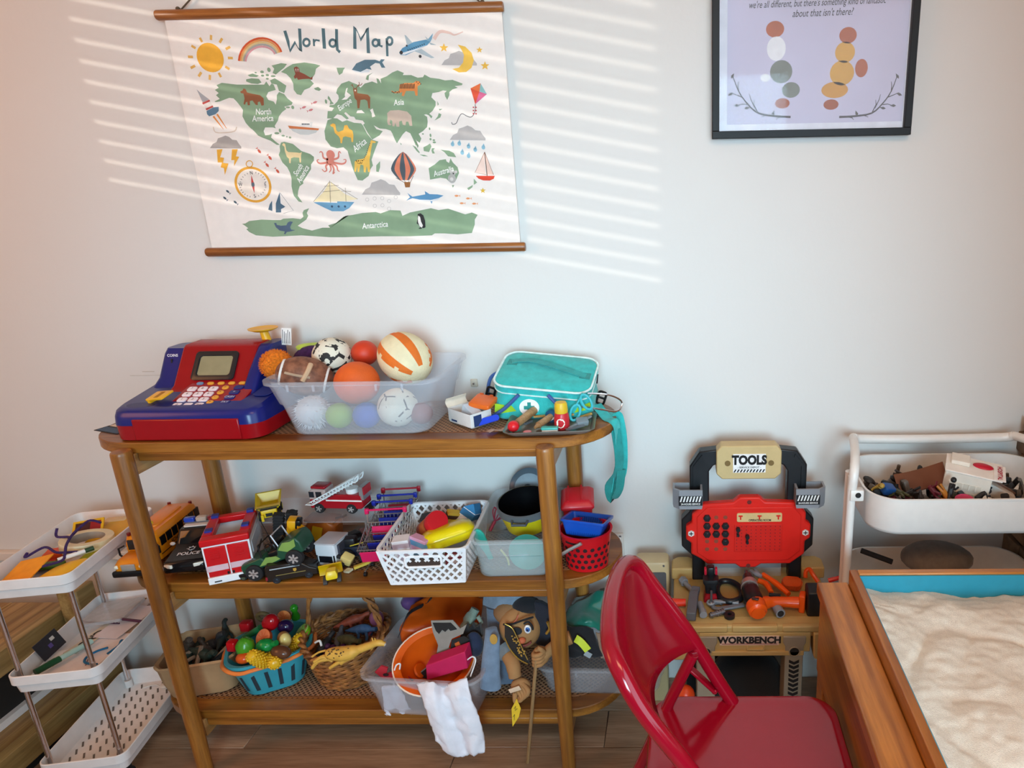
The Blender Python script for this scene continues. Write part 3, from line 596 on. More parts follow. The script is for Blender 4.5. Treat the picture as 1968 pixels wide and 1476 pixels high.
def m_llama(P): P.poly(3, [(995,265),(1010,245),(1028,255),(1040,320),(1060,340),(1150,345),(1185,350),(1203,340),(1195,380),(1195,450),(1180,450),(1175,400),(1120,395),(1090,405),(1085,460),(1070,455),(1068,410),(1045,390),(1025,330),(1020,285)], '#efd7a4', 2)
motif('llama', m_llama)
def m_seal(P): P.poly(3, [(910,1085),(935,1085),(940,1105),(985,1115),(1040,1110),(1055,1080),(1080,1068),(1110,1075),(1095,1095),(1080,1130),(1090,1155),(1135,1160),(1080,1175),(1045,1180),(1030,1205),(1015,1200),(1025,1175),(970,1165),(930,1130)], '#50647c', 6)
motif('seal', m_seal)
def m_koala(P):
    P.disc(4, 1150, 560, 30, '#b4b2ae', 6, ry=28); P.disc(4, 1125, 545, 14, '#c6c4c0', 7); P.disc(4, 1183, 548, 14, '#c6c4c0', 7); P.disc(4, 1140, 620, 42, '#b4b2ae', 6, ry=45); P.disc(4, 1155, 566, 8, '#33302e', 8, n=8); P.disc(4, 1138, 625, 18, '#d8d5d0', 8)
motif('koala', m_koala)
# ================================================================== framed print
pf = T('framed_print', 'black framed print with hand-lettered words and twig drawings behind glass', 'framed print', (.292, 0, 1.452))
fx0, fx1, fz0 = .073, .5115, 1.4515; fz1 = fz0+.56; FW = .0155; BK = mat('#141416', .5, spec=.3)
for nm, b in (('frame_rail', (fx0, fx1, -.022, 0, fz0, fz0+FW)), ('frame_rail', (fx0, fx1, -.022, 0, fz1-FW, fz1)), ('frame_stile', (fx0, fx0+FW, -.022, 0, fz0+FW, fz1-FW)), ('frame_stile', (fx1-FW, fx1, -.022, 0, fz0+FW, fz1-FW))):
    part(nm, MB(BK).box(*b), pf, world=True, bevel=.001)
PY = -.008
part('mount_board', MB(matte('#f2f0f4')).box(fx0+FW, fx1-FW, PY, PY+.003, fz0+FW, fz1-FW), pf, world=True)
a, b = U(1397, 240, y=PY), U(1733, 233, y=PY)
part('art_paper', MB(matte('#d3cee0', var=.05, scale=5)).box(a.x, b.x, PY-.0003, PY, a.z, fz1-FW-.01), pf, world=True)
part('glass_pane', MB(mat('#ffffff', .04, alpha=.07, var=0)).box(fx0+FW, fx1-FW, PY-.0045, PY-.003, fz0+FW, fz1-FW), pf, world=True)
def art(name, fn):
    P = Print(PY-.0003); fn(P); part('printed_'+name, P, pf, world=True, sm=0)
def a_txt(P):
    P.label(5, 985, 22, "we're all different, but there's something kind of fantastic", 74, .8, '#2a2a2e', 2, shear=.3, bold=.0, sx=.66); P.label(5, 1030, 105, "about that isn't there?", 78, .8, '#2a2a2e', 2, shear=.3, bold=.0, sx=.72)
    P.label(5, 985, -70, "", 10, 0, '#2a2a2e', 2)
art('lettering', a_txt)
def twig(P, mir):
    X = (lambda x: x) if not mir else (lambda x: 1935-x+0)
    c = '#4a4648'
    P.line(5, [(X(768), 962), (X(640), 955), (X(500), 930), (X(410), 850), (X(340), 750), (X(290), 620)], 17, c, 1, sm=3, w1=6)
    for pts in ([(500,930),(465,860),(468,820)],[(475,890),(440,820),(428,775)],[(370,800),(320,780),(275,760)],[(410,860),(370,855),(330,868)],[(340,750),(335,700),(340,670)],[(600,945),(560,950),(530,962)],[(700,960),(660,970),(650,985)]): P.line(5, [(X(x), y) for x, y in pts], 8, c, 1, w1=4)
    for x, y, a in ((290,625,60),(275,775,20),(325,868,0),(410,888,10),(625,932,70)):
        ca, sa = cos(R(a)), sin(R(a)); P.poly(5, [(X(x+u*ca-v*sa), y-u*sa-v*ca) for u, v in ((-26,0),(-4,12),(26,0),(-4,-12))], '#55524f', 2)
art('left_twig', lambda P: twig(P, 0)); art('right_twig', lambda P: twig(P, 1))
def a_shape(P):     # plain abstract pebble shapes in the print's colours
    for x, y, r_, ry, c, l in ((640,240,75,62,'#b9623a',1),(650,400,78,92,'#f4f3f1',1),(690,590,92,88,'#7d8378',1),(770,740,74,60,'#7d8378',1),(700,850,60,40,'#a8552f',1),(1240,290,72,62,'#b9623a',1),(1215,430,82,80,'#e0aa45',1),(1190,600,100,95,'#e0aa45',1),(1130,740,110,62,'#d99c38',1),(1100,860,62,40,'#a8552f',1),(1350,560,52,70,'#b9623a',1),(560,640,40,30,'#f4f3f1',1)): P.disc(5, x, y, r_, c, l, ry=ry)
art('colour_shapes', a_shape)
# ================================================================== the oval three-tier shelf
SX0, SX1, SYF, SYB = -1.314, -.152, -.30, -.03; SZ = (.852, .512, .160); RR = (SYB-SYF)/2; SYM = (SYF+SYB)/2
W1, W2 = '#744514', '#a86c28'
WX, WZ, WY = wood(W1, W2, 'x', .38, 14), wood('#7a4a16', '#ac7230', 'z', .38, 14), wood('#a97c44', '#c79a5e', 'y', .45, 14)
def cane():
    M = bpy.data.materials.new('woven_cane'); M.use_nodes = True; nt = M.node_tree; N = nt.nodes; L = nt.links; b = N['Principled BSDF']; b.inputs['Roughness'].default_value = .6
    tc = N.new('ShaderNodeTexCoord'); mp = N.new('ShaderNodeMapping'); L.new(tc.outputs['Object'], mp.inputs[0]); mp.inputs['Rotation'].default_value = (0, 0, R(45))
    w1 = N.new('ShaderNodeTexWave'); w1.inputs['Scale'].default_value = 34; w1.bands_direction = 'X'; w2 = N.new('ShaderNodeTexWave'); w2.inputs['Scale'].default_value = 34; w2.bands_direction = 'Y'
    L.new(mp.outputs[0], w1.inputs[0]); L.new(mp.outputs[0], w2.inputs[0]); mu = N.new('ShaderNodeMath'); mu.operation = 'MULTIPLY'; L.new(w1.outputs['Fac'], mu.inputs[0]); L.new(w2.outputs['Fac'], mu.inputs[1])
    r = N.new('ShaderNodeValToRGB'); L.new(mu.outputs[0], r.inputs[0]); r.color_ramp.elements[0].position = .18; r.color_ramp.elements[0].color = lin('#a67d5b'); r.color_ramp.elements[1].position = .55; r.color_ramp.elements[1].color = lin('#4c3122')
    L.new(r.outputs[0], b.inputs['Base Color']); bp = N.new('ShaderNodeBump'); bp.invert = True; bp.inputs['Distance'].default_value = .002; L.new(mu.outputs[0], bp.inputs['Height']); L.new(bp.outputs[0], b.inputs['Normal'])
    return M
CANE = cane()
def stadium(o, n=16):
    r = RR-o; out = []
    for c, a0 in ((SX1-RR, -pi/2), (SX0+RR, pi/2)):
        for i in range(n+1): a = a0+pi*i/n; out.append((c+r*cos(a), SYM+r*sin(a)))
    return out
sh = T('toy_shelf', 'oval three-tier wooden shelf with woven cane boards against the wall', 'shelf', ((SX0+SX1)/2, SYM, 0))
for k, zt in enumerate(SZ):
    TH = .024
    rim = MB(WX); n_ = [(o, z) for o, z in ((0.002, zt-TH), (0, zt-TH+.002), (0, zt-.002), (.002, zt), (.04, zt), (.042, zt-.004), (.042, zt-TH), (.002, zt-TH))]
    rim.loft([[(x, y, z) for x, y in stadium(o)] for o, z in n_], (False, False))
    bd = part('shelf_board', rim, sh, world=True)
    cn = MB(CANE).prism(stadium(.0405), zt-.012, zt-.003); part('cane_panel', cn, bd, world=True)
    cn = MB(WX).tube([(x, y, zt-.0035) for x, y in stadium(.048)], .0022, 6, closed=True); part('cane_beading', cn, bd, world=True)
    part('front_rail', MB(WX).box(-1.162, -.305, SYF-.0008, SYF+.02, zt-.041, zt-TH+.001), sh, world=True, bevel=.0015)
    for x in (-1.178, -.287):
        sd = MB(WY).box(x-.011, x+.011, -.305, -.055, zt-.07, zt-TH+.0005); part('side_rail', sd, sh, world=True, bevel=.0015)
for x in (-1.178, -.287):
    s_ = -1 if x < -.7 else 1
    part('leg', MB(WZ).loft([[(x+.0195*r_*cos(a), -.322+.0195*r_*sin(a), z) for a in [2*pi*i/20 for i in range(20)]] for r_, z in ((.8, 0), (.98, .3), (1, .835), (.97, .84), (.9, .8425))]), sh, world=True)
    part('leg', MB(WZ).loft([[(x+s_*.02*0+(-.02 if s_ < 0 else .012)+.0195*r_*cos(a), -.032+.0195*r_*sin(a)-.02, z) for a in [2*pi*i/20 for i in range(20)]] for r_, z in ((.8, 0), (1, .5), (1, .8275))]), sh, world=True)
# ================================================================== things on the top board
ZT = SZ[0]
BLUE, RED, YEL = plast('#14206e', .28), plast('#980a14', .25), plast('#eeb41f', .35)
cr = T('toy_cash_register', 'blue and red toy cash register with grey screen and keypad', 'toy register', (-1.055, -.17, ZT))
RX0, RX1, RY0, RY1 = -1.217, -.895, -.292, -.045
def rr3(x0, x1, y0, y1, r, z, sl=0, o=0): return [(x, y, z+sl*(y-y0)) for x, y in rrect(x1-x0+2*o, y1-y0+2*o, r, 6, (x0+x1)/2, (y0+y1)/2)]
part('base', MB(RED).loft([rr3(RX0, RX1, RY0, RY1, .035, z, 0, o) for z, o in ((ZT+.0005, -.004), (ZT+.004, 0), (ZT+.036, .001))]), cr, world=True)
part('body', MB(BLUE).loft([rr3(RX0, RX1, RY0, RY1, .035, z, s_, o) for z, s_, o in ((ZT+.036, 0, .0015), (ZT+.054, 0, 0), (ZT+.062, .12, -.003), (ZT+.066, .15, -.009))]), cr, world=True)
part('cash_drawer', MB(RED).box(-1.163, -.935, RY0-.0035, RY0+.02, ZT+.004, ZT+.05), cr, world=True, bevel=.002)
part('coin_tower', MB(BLUE).loft([[(x+dx, y, z) for x, y in rrect(.058, d, .014, 4, -1.178, yc)] for z, d, yc, dx in ((ZT+.065, .15, -.125, 0), (ZT+.10, .1, -.10, .002), (ZT+.15, .072, -.084, .004), (ZT+.161, .06, -.08, .006))]), cr, world=True)
cs = MB(DARK).at((-1.176, -.131, ZT+.128), (R(-12), 0, 0)).box(-.0016, .0016, -.001, .001, -.012, .012); part('coin_slot', cs, cr, world=True)
cs = MB(matte('#e8e8f0')).at((-1.176, -.1235, ZT+.147), (R(-12), 0, 0)).text('COINS', .0085, (0, 0, 0), bold=.02); part('coin_lettering', cs, cr, world=True)
part('side_cheek', MB(BLUE).loft([[(x, y, z) for x, y in rrect(.03, d, .01, 4, -.963, yc)] for z, d, yc in ((ZT+.068, .17, -.135), (ZT+.12, .12, -.11), (ZT+.162, .075, -.085), (ZT+.168, .06, -.08))]), cr, world=True)
hs = MB(RED); prof = [(-.2, ZT+.078), (-.176, ZT+.09), (-.121, ZT+.164), (-.112, ZT+.170), (-.06, ZT+.171), (-.052, ZT+.163), (-.052, ZT+.07), (-.2, ZT+.07)]
hs.prism(prof, -1.15, -.976, 'x'); part('display_housing', hs, cr, world=True, bevel=.006, seg=3)
sa = math.atan2(.074, .055)-pi/2; sc0 = Vector((-1.063, -.1485, ZT+.1275))
part('screen_bezel', MB(plast('#232326', .25)).at(sc0, (sa, 0, 0)).loft([[(x, y_, z) for x, z in rrect(.098-2*o, .07-2*o, .008, 4)] for y_, o in ((.003, 0), (-.003, 0), (-.004, .002), (-.004, .010), (.0005, .012))], (True, False)), cr, world=True)
part('screen', MB(mat('#8d8b6c', .25, coat=.4)).at(sc0, (sa, 0, 0)).box(-.037, .037, -.0015, .001, -.0235, .0235), cr, world=True)
ka = math.atan2(.03, .092); kp = Vector((-1.032, -.222, ZT+.0775))
pan = MB(RED).at(kp, (ka, 0, 0)).loft([[(x-y*.1*0-(.006 if y > 0 else -.006)*0, y, z) for x, y in rrect(w_, .104, .012, 4)] for z, w_ in ((-.008, .156), (.001, .156), (.0025, .151))])
kpd = part('keypad', pan, cr, world=True)
KW, KY, KB = plast('#f1e4ea', .4), plast('#e9a63a', .4), plast('#1a2470', .4)
def key(x, y, w_, d, m_, txt=None, tc='#5a2b3a', rd=False):
    k = MB(m_).at(kp+Matrix.Rotation(ka, 3, 'X') @ Vector((x, y, .0025)), (ka, 0, 0)).loft([[(a, b, z) for a, b in rrect(w_-2*o, d-2*o, .45*d if rd else .0035, 4)] for z, o in ((-.001, 0), (.0022, 0), (.003, .0008))])
    if txt: k.use(matte(tc)).text(txt, .0085, (0, 0, .0031), (0, 0, 0), bold=.01)
    part('key', k, cr, world=True, label='white number key' if m_ is KW else None)
for r_, row in enumerate((('7', '8', '9'), ('4', '5', '6'), ('1', '2', '3'), ('0', '.', 'Clear'))):
    for c_, t in enumerate(row): key(-.057+c_*.0238+.001*r_, .024-r_*.0205, .0185, .0145, KW, t)
for r_, t in enumerate('÷×-+'): key(.0155+r_*-.001, .024-r_*.0185+.004, .014, .012, KY, t, '#5a3a10', True)
for c_ in range(5): key(-.052+c_*.024, .0455, .0145, .009, KY if c_ else plast('#6d8fb0'), None, rd=True)
for r_, t in enumerate(('%', '=', 'CASH', 'PAY')): key(.046, .028-r_*.019, .021 if r_ else .02, .014, KB, t if r_ else None, '#d7dcf0')
key(.0165, -.0395, .019, .012, KB, None)
part('card_recess', MB(plast('#121c5c', .3)).at((-1.165, -.258, ZT+.0705), (R(8.5), 0, 0)).lathe([(.001, .0008), (.03, .0008), (.031, 0)], 24, sy=.42), cr, world=True)
cc = MB(YEL).at((-1.137, -.235, ZT+.083), (R(14), R(-6), R(-8))).rbox((0, 0, .002), (.042, .036, .004), .003).box(-.016, -.010, -.019, .0, -.016, .002).use(matte('#a8741c')).box(-.004, .006, -.012, .012, .0041, .0045); part('card_scanner', cc, cr, world=True)
part('speaker_grille', MB(plast('#20307f', .7)).at((-.925, -.18, ZT+.0845), (R(8.5), 0, 0)).loft([[(x, y, z) for x, y in rrect(.04, .09, .015, 4)] for z in (0, .0008)]), cr, world=True)
part('scale_post', MB(YEL).cyl((-.985, -.066, ZT+.165), (-.99, -.066, ZT+.192), .010, .009, n=16), cr, world=True)
part('scale_dish', MB(YEL).lathe([(.004, 0), (.02, .001), (.031, .006), (.032, .008), (.02, .0045), (.001, .004)], 28, (-.99, -.066, ZT+.189)), cr, world=True)
# small card lying at the end of the board
t = T('flat_card', 'small dark printed card lying on the left end of the top board', 'card', (-1.27, -.2, ZT)); mb = MB(matte('#2b2d33')).at((-1.271, -.205, ZT+.0008), (0, 0, R(-20))).box(-.04, .04, -.03, .03, -.0006, .0006); part('sheet', mb, t, world=True)
mb = MB(matte('#d9c8b4')).at((-1.271, -.205, ZT+.0016), (0, 0, R(-20))).box(-.036, .036, .0, .027, -.0002, .0002).use(matte('#46607a')).box(-.036, .036, -.027, -.006, -.0002, .0002); part('printed_panel', mb, t, world=True)
# ---- clear bin of balls
def clear_bin(name, label, loc, w_, d, h, rz=0, flare=.82, m_=None, r=.04, ribs=2, th=.0025, mid=.55):
    t = T(name, label, 'storage bin', loc, (0, 0, rz)); m_ = m_ or FROST
    part('tub', MB(m_).tray(w_, d, h, th, r, flare, .006, .008, 7, mid=mid), t)
    for s_ in (-1, 1):
        for i in range(ribs): part('rim_rib', MB(m_).cbox((s_*(w_*.18+i*w_*.15), -d/2-.006, h-.012), (.004, .004, .014)), t)
    return t
def lidless(*a, **k): return clear_bin(*a, **k)
clear_bin('clear_storage_bin', 'frosted clear plastic bin full of balls on the top board', (-.697, -.172, ZT), .362, .238, .127)
def ballmat(base, dark, sc=9, w_=.03, patch=.0):
    M = bpy.data.materials.new('ball_print'); M.use_nodes = True; nt = M.node_tree; N = nt.nodes; L = nt.links; b = N['Principled BSDF']; b.inputs['Roughness'].default_value = .7
    tc = N.new('ShaderNodeTexCoord'); v = N.new('ShaderNodeTexVoronoi'); v.feature = 'DISTANCE_TO_EDGE'; v.inputs['Scale'].default_value = sc; L.new(tc.outputs['Object'], v.inputs['Vector'])
    n = N.new('ShaderNodeTexNoise'); n.inputs['Scale'].default_value = sc*2.5; n.inputs['Detail'].default_value = 5; L.new(tc.outputs['Object'], n.inputs['Vector'])
    lt = N.new('ShaderNodeMath'); lt.operation = 'LESS_THAN'; lt.inputs[1].default_value = w_; L.new(v.outputs['Distance'], lt.inputs[0])
    gt = N.new('ShaderNodeMath'); gt.operation = 'GREATER_THAN'; gt.inputs[1].default_value = .5; L.new(n.outputs[0], gt.inputs[0])
    mu = N.new('ShaderNodeMath'); mu.operation = 'MULTIPLY'; L.new(lt.outputs[0], mu.inputs[0]); L.new(gt.outputs[0], mu.inputs[1])
    mx = N.new('ShaderNodeMix'); mx.data_type = 'RGBA'; L.new(mu.outputs[0], mx.inputs[0]); mx.inputs[6].default_value = lin(base); mx.inputs[7].default_value = lin(dark)
    L.new(mx.outputs[2], b.inputs['Base Color']); bp = N.new('ShaderNodeBump'); bp.inputs['Strength'].default_value = .4; bp.inputs['Distance'].default_value = .002; n3 = N.new('ShaderNodeTexNoise'); n3.inputs['Scale'].default_value = 300; L.new(tc.outputs['Object'], n3.inputs['Vector']); L.new(n3.outputs[0], bp.inputs['Height']); L.new(bp.outputs[0], b.inputs['Normal'])
    return M
def ball(label, c, r, m_, n=28, k=18, noise=0, rot=(0, 0, 0), cat='ball', name='toy_ball'):
    t = T(name, label, cat, c, rot, 'balls in the bin on the top board'); part('skin', MB(m_).ball((0, 0, 0), r, n, k, noise), t, sm=60); return t
OG = mat('#e0601c', .6, bump=.3, bscale=400)
ball('plain orange foam ball in front of the red ball in the clear bin', (-.721, -.195, .948), .0475, OG)
ball('small red rubber ball at the back of the ball bin', (-.741, -.098, .992), .0295, mat('#cf3a17', .5))
sb = ball('white foam ball with flaking black patches at the back of the bin', (-.808, -.118, .991), .0425, ballmat('#e6e2cf', '#262626', 30, .12))
sb2 = ball('small cream football print ball low in the bin at the right', (-.626, -.221, .8985), .0425, ballmat('#e4e0cb', '#55524b', 22, .035))
ball('lime green foam ball at the bottom of the clear bin', (-.752, -.232, .885), .028, mat('#8fb52e', .7))
ball('blue foam ball at the bottom of the clear bin', (-.692, -.232, .885), .0285, mat('#2f57b5', .7))
ball('dull red ball in the right bottom corner of the bin', (-.575, -.222, .884), .024, mat('#8b4a3e', .7))
t = ball('white furry ball at the bottom left of the clear bin', (-.815, -.222, .8925), .034, mat('#dcdcdc', .95), noise=.05)
fu = MB(mat('#e4e4e4', .95)); rg = random.Random(5)
for i in range(420):
    d = Vector((rg.gauss(0, 1), rg.gauss(0, 1), rg.gauss(0, 1))).normalized(); a = d*.032; e = d*.041+Vector((rg.uniform(-.006, .006), rg.uniform(-.006, .006), -.004)); x = d.orthogonal().normalized()*.0012; fu.face([a-x, a+x, e])
part('fur', fu, t, kind='stuff', sm=0)
t = T('toy_football', 'worn brown foam football with pale lacing in the clear bin', 'ball', (-.838, -.19, .964), (0, R(18), R(20)), 'balls in the bin on the top board')
part('skin', MB(mat('#6b3f2c', .6, var=.2, scale=60, col2='#8a5a42', bump=.4, bscale=120)).ball((0, 0, 0), (.058, .043, .043), 28, 18), t, sm=60)
part('lacing', MB(mat('#b59a80', .7)).tube([(-.035, -.0345, .0095), (-.012, -.0425, .0105), (.015, -.042, .0105)], .003, 6, sm=3), t); part('lace_patch', MB(mat('#c9a987', .7)).tube([(.002, -.044, .0), (.008, -.039, .022), (.01, -.025, .036)], .0055, 8, sm=4), t)
for x in (-.044, .044): part('white_band', MB(matte('#e6e2dc')).lathe([(.0285, -.003), (.0295, 0), (.0285, .003)], 28, (x, 0, 0), 'x', (False, False)), t)
t = T('striped_ball', 'large cream ball with flaking orange stripes on top of the bin', 'ball', (-.632, -.135, .988), tuple(Vector((.72, -.5, -.48)).to_track_quat('Z', 'X').to_euler()), 'balls in the bin on the top board')
sk_ = MB(mat('#eadfb8', .75, bump=.5, bscale=250)); nn, mm = 48, 20; SO = mat('#e2721f', .7, bump=.5, bscale=250)
V = [(0, 0, .068)]+[(.056*sin(pi*i/mm)*cos(2*pi*j/nn), .056*sin(pi*i/mm)*sin(2*pi*j/nn), .068*cos(pi*i/mm)) for i in range(1, mm) for j in range(nn)]+[(0, 0, -.068)]
rg = random.Random(9)
for i in range(mm):
    for j in range(nn):
        k = (j+1) % nn; A = lambda ii, jj: 0 if ii == 0 else (len(V)-1 if ii == mm else 1+(ii-1)*nn+jj)
        f = tuple(dict.fromkeys((A(i, j), A(i+1, j), A(i+1, k), A(i, k))))
        sk_.f.append(f); st_ = j % 8 in (0, 1, 2) and 2 < i < mm-3 and not (rg.random() < .12 and j % 8 != 1); sk_.use(sk_.mats[0] if not st_ else SO); sk_.mi.append(sk_.k)
sk_.v = [Vector(p) for p in V]; part('skin', sk_, t, sm=60)
t = T('plush_toy', 'purple and lime plush toy with orange fuzzy pompom behind the balls', 'plush toy', (-.885, -.075, .98))
part('body', MB(mat('#3d1c52', .95, var=.3, scale=120, bump=1, bscale=300)).ball((-.868, -.085, .975), (.05, .028, .034), 20, 12), t, world=True, sm=60)
part('collar', MB(cloth('#b7d531')).at((-.862, -.075, .995), (R(15), R(4), 0)).loft([[(x*k, y*k, z) for x, y in circ(.048, 20, ry=.022)] for z, k in ((-.006, 1), (.008, 1.05), (.01, .9))]), t, world=True)
pom = mat('#e87d16', .95, var=.25, scale=200, bump=1, bscale=500)
pb = part('pompom', MB(pom).ball((-.912, -.165, .985), .0325, 26, 18, .05, 2), t, world=True, sm=0)
fz = MB(pom); rg = random.Random(1)
for i in range(700):
    d = Vector((rg.gauss(0, 1), rg.gauss(0, 1), rg.gauss(0, 1))).normalized(); a = Vector((-.912, -.165, .985))+d*.032; e = a+d*.0045; x = d.orthogonal().normalized()*.0009; fz.face([a-x, a+x, e])
part('pompom_fuzz', fz, pb, world=True, kind='stuff', sm=0)
tg = MB(matte('#f1f1ef')).at((-.935, -.07, 1.028), (R(-8), R(4), 0)).box(-.0115, .0115, -.0004, .0004, -.02, .02)
tgp = part('care_tag', tg, t, world=True)
tl = MB(matte('#55575c')).at((-.935, -.07, 1.028), (R(-8), R(4), 0))
for i in range(5): tl.box(-.0095+i*.0042, -.0082+i*.0042, -.0007, -.0004, -.016, .016-(i % 3)*.004)
part('tag_print', tl, tgp, world=True, kind='stuff'); part('paper_tag', MB(matte('#c8a878')).at((-.968, -.118, .958), (R(-10), 0, 0)).box(-.009, .009, -.0005, .0005, -.014, .014), t, world=True)
# ---- doctor's bag
TQ = cloth('#2fb8b5'); TQD = cloth('#1c8a86')
bg = T('doctor_bag', 'turquoise toy doctor bag with white piping and half open lid', 'toy bag', (-.315, -.12, ZT))
part('bag_body', MB(TQ).loft([[(x, y, z) for x, y in rrect(w_, d, .03, 6, cx_, -.118)] for z, w_, d, cx_ in ((ZT+.001, .215, .125, -.318), (ZT+.006, .225, .135, -.318), (ZT+.035, .228, .13, -.316), (ZT+.062, .215, .125, -.314), (ZT+.066, .2, .11, -.314))]), bg, world=True)
lidc = Vector((-.312, -.122, ZT+.094)); lr = (R(19), R(5.5), R(-3))
part('lid', MB(TQ).at(lidc, lr).loft([[(x, y, z) for x, y in rrect(.222-2*o, .142-2*o, .032, 6)] for z, o in ((-.02, .006), (-.016, 0), (.0, .002), (.004, .008), (.0055, .03))]), bg, world=True)
part('lid_piping', MB(cloth('#d8efec')).at(lidc, lr).tube([(x, y, .0015) for x, y in rrect(.222, .142, .032, 6)], .0026, 6, closed=True), bg, world=True)
part('lower_piping', MB(cloth('#cfe6e2')).at(lidc, lr).tube([(x, y, -.0175) for x, y in rrect(.221, .141, .032, 6)], .0022, 6, closed=True), bg, world=True)
part('carry_handle', MB(cloth('#239c9a')).at(lidc, lr).strip([(-.088, .02, .006), (-.07, .026, .0085), (-.04, .024, .013), (.0, .012, .015), (.04, .002, .012), (.075, -.006, .008), (.092, -.008, .0055)], .016, .0014, (0.15, 1, 0)), bg, world=True)
for x, y in ((-.085, .02), (.09, -.008)): part('handle_stitch', MB(TQD).at(lidc, lr).box(x-.012, x+.012, y-.011, y+.011, .0045, .0062), bg, world=True)
part('zip_pull', MB(BLACK).at((-.197, -.11, ZT+.083), (0, R(8), 0)).rbox((0, 0, -.01), (.003, .006, .022), .001), bg, world=True)
bd_ = MB(matte('#eef0ee')).at((-.345, -.187, ZT+.033), (R(-8), 0, 0)).lathe([(.001, .001), (.019, .001), (.021, 0)], 24, axis='y', sy=1.25); bd_.M = bd_.M
bdp = part('badge', MB(matte('#eef0ee')).at((-.345, -.1845, ZT+.03), (R(-8), 0, 0)).prism(circ(.0225, 24, ry=.019), -.0012, 0, 'y'), bg, world=True)
part('badge_cross', MB(matte('#1f8c86')).at((-.345, -.186, ZT+.03), (R(-8), 0, 0)).prism([(-.004, -.012), (.004, -.012), (.004, -.004), (.012, -.004), (.012, .004), (.004, .004), (.004, .012), (-.004, .012), (-.004, .004), (-.012, .004), (-.012, -.004), (-.004, -.004)], -.0006, 0, 'y'), bdp, world=True)
part('green_panel', MB(cloth('#a3cf2b')).at((-.405, -.1825, ZT+.026), (R(-6), 0, R(-3))).prism([(-.02, -.012), (.03, -.004), (.02, .008), (-.018, .013)], -.001, .0, 'y'), bg, world=True)
part('green_panel', MB(cloth('#a3cf2b')).at((-.225, -.1815, ZT+.028), (R(-6), 0, R(6))).prism([(-.02, -.012), (.02, -.004), (.02, .012), (-.012, .0)], -.001, .0, 'y'), bg, world=True)
for x, y, z in ((-.443, -.14, ZT+.05), (-.19, -.12, ZT+.03)):
    part('strap_buckle', MB(BLACK).at((x, y, z), (R(10), R(20), 0)).tube([(a, 0, b) for a, b in rrect(.018, .032, .005, 3)], .003, 6, closed=True).box(-.008, .008, -.002, .002, -.002, .002), bg, world=True)
sp = [(-.2, -.14, ZT+.02), (-.172, -.185, ZT+.0035), (-.158, -.2, ZT+.002), (-.149, -.2, ZT-.01), (-.149, -.195, ZT-.05), (-.155, -.19, ZT-.1), (-.165, -.188, ZT-.15), (-.172, -.185, ZT-.178), (-.162, -.183, ZT-.165), (-.142, -.18, ZT-.13), (-.140, -.17, ZT-.06), (-.148, -.16, ZT-.008), (-.155, -.16, ZT+.002), (-.17, -.15, ZT+.003)]
part('shoulder_strap', MB(TQ).strip(sp, .025, .0015, lambda t_: (cos(t_*4), 1.0*sin(t_*4)+.4, 0), 5), bg, world=True)
sp = [(-.152, -.2, ZT-.02), (-.146, -.204, ZT-.075), (-.15, -.2, ZT-.12), (-.172, -.2, ZT-.155), (-.166, -.2, ZT-.19), (-.15, -.198, ZT-.168), (-.143, -.196, ZT-.12)]
part('strap_loop', MB(TQD).strip(sp, .023, .0014, (.8, .6, .1), 5), bg, world=True)
t = T('stethoscope', 'toy stethoscope with blue tube and metal headset stuffed in the doctor bag', 'stethoscope', (-.33, -.13, ZT+.06))
part('blue_tube', MB(plast('#3f5f9c', .45)).tube([(-.445, -.165, ZT+.016), (-.46, -.115, ZT+.03), (-.452, -.095, ZT+.075), (-.43, -.07, ZT+.085)], .0042, 8, sm=6), t, world=True)
part('blue_tube', MB(plast('#3f5f9c', .45)).tube([(-.43, -.19, ZT+.012), (-.40, -.192, ZT+.03), (-.365, -.192, ZT+.062)], .0042, 8, sm=6), t, world=True)
part('blue_tube', MB(plast('#3f5f9c', .45)).tube([(-.30, -.19, ZT+.06), (-.285, -.194, ZT+.045), (-.27, -.194, ZT+.03)], .0042, 8, sm=6), t, world=True)
part('headset', MB(CHROME).tube([(-.21, -.2, ZT+.066), (-.17, -.19, ZT+.06), (-.145, -.175, ZT+.045), (-.138, -.17, ZT+.03), (-.15, -.185, ZT+.018), (-.19, -.2, ZT+.03), (-.225, -.202, ZT+.036)], .0022, 8, sm=6), t, world=True)
t = T('toy_scissors', 'turquoise plastic toy scissors leaning on the doctor bag', 'scissors', (-.235, -.22, ZT+.02))
for x, z, a in ((-.238, ZT+.026, 20), (-.212, ZT+.05, -30)): part('finger_loop', MB(plast('#3fb9c4')).at((x, -.212, z), (R(80), R(a), 0)).tube([(.010*cos(i*pi/10), .018*sin(i*pi/10), 0) for i in range(20)], .003, 8, closed=True), t, world=True)
part('blade', MB(plast('#3fb9c4')).bar((-.235, -.21, ZT+.045), (-.22, -.205, ZT+.068), .008, .003), t, world=True)
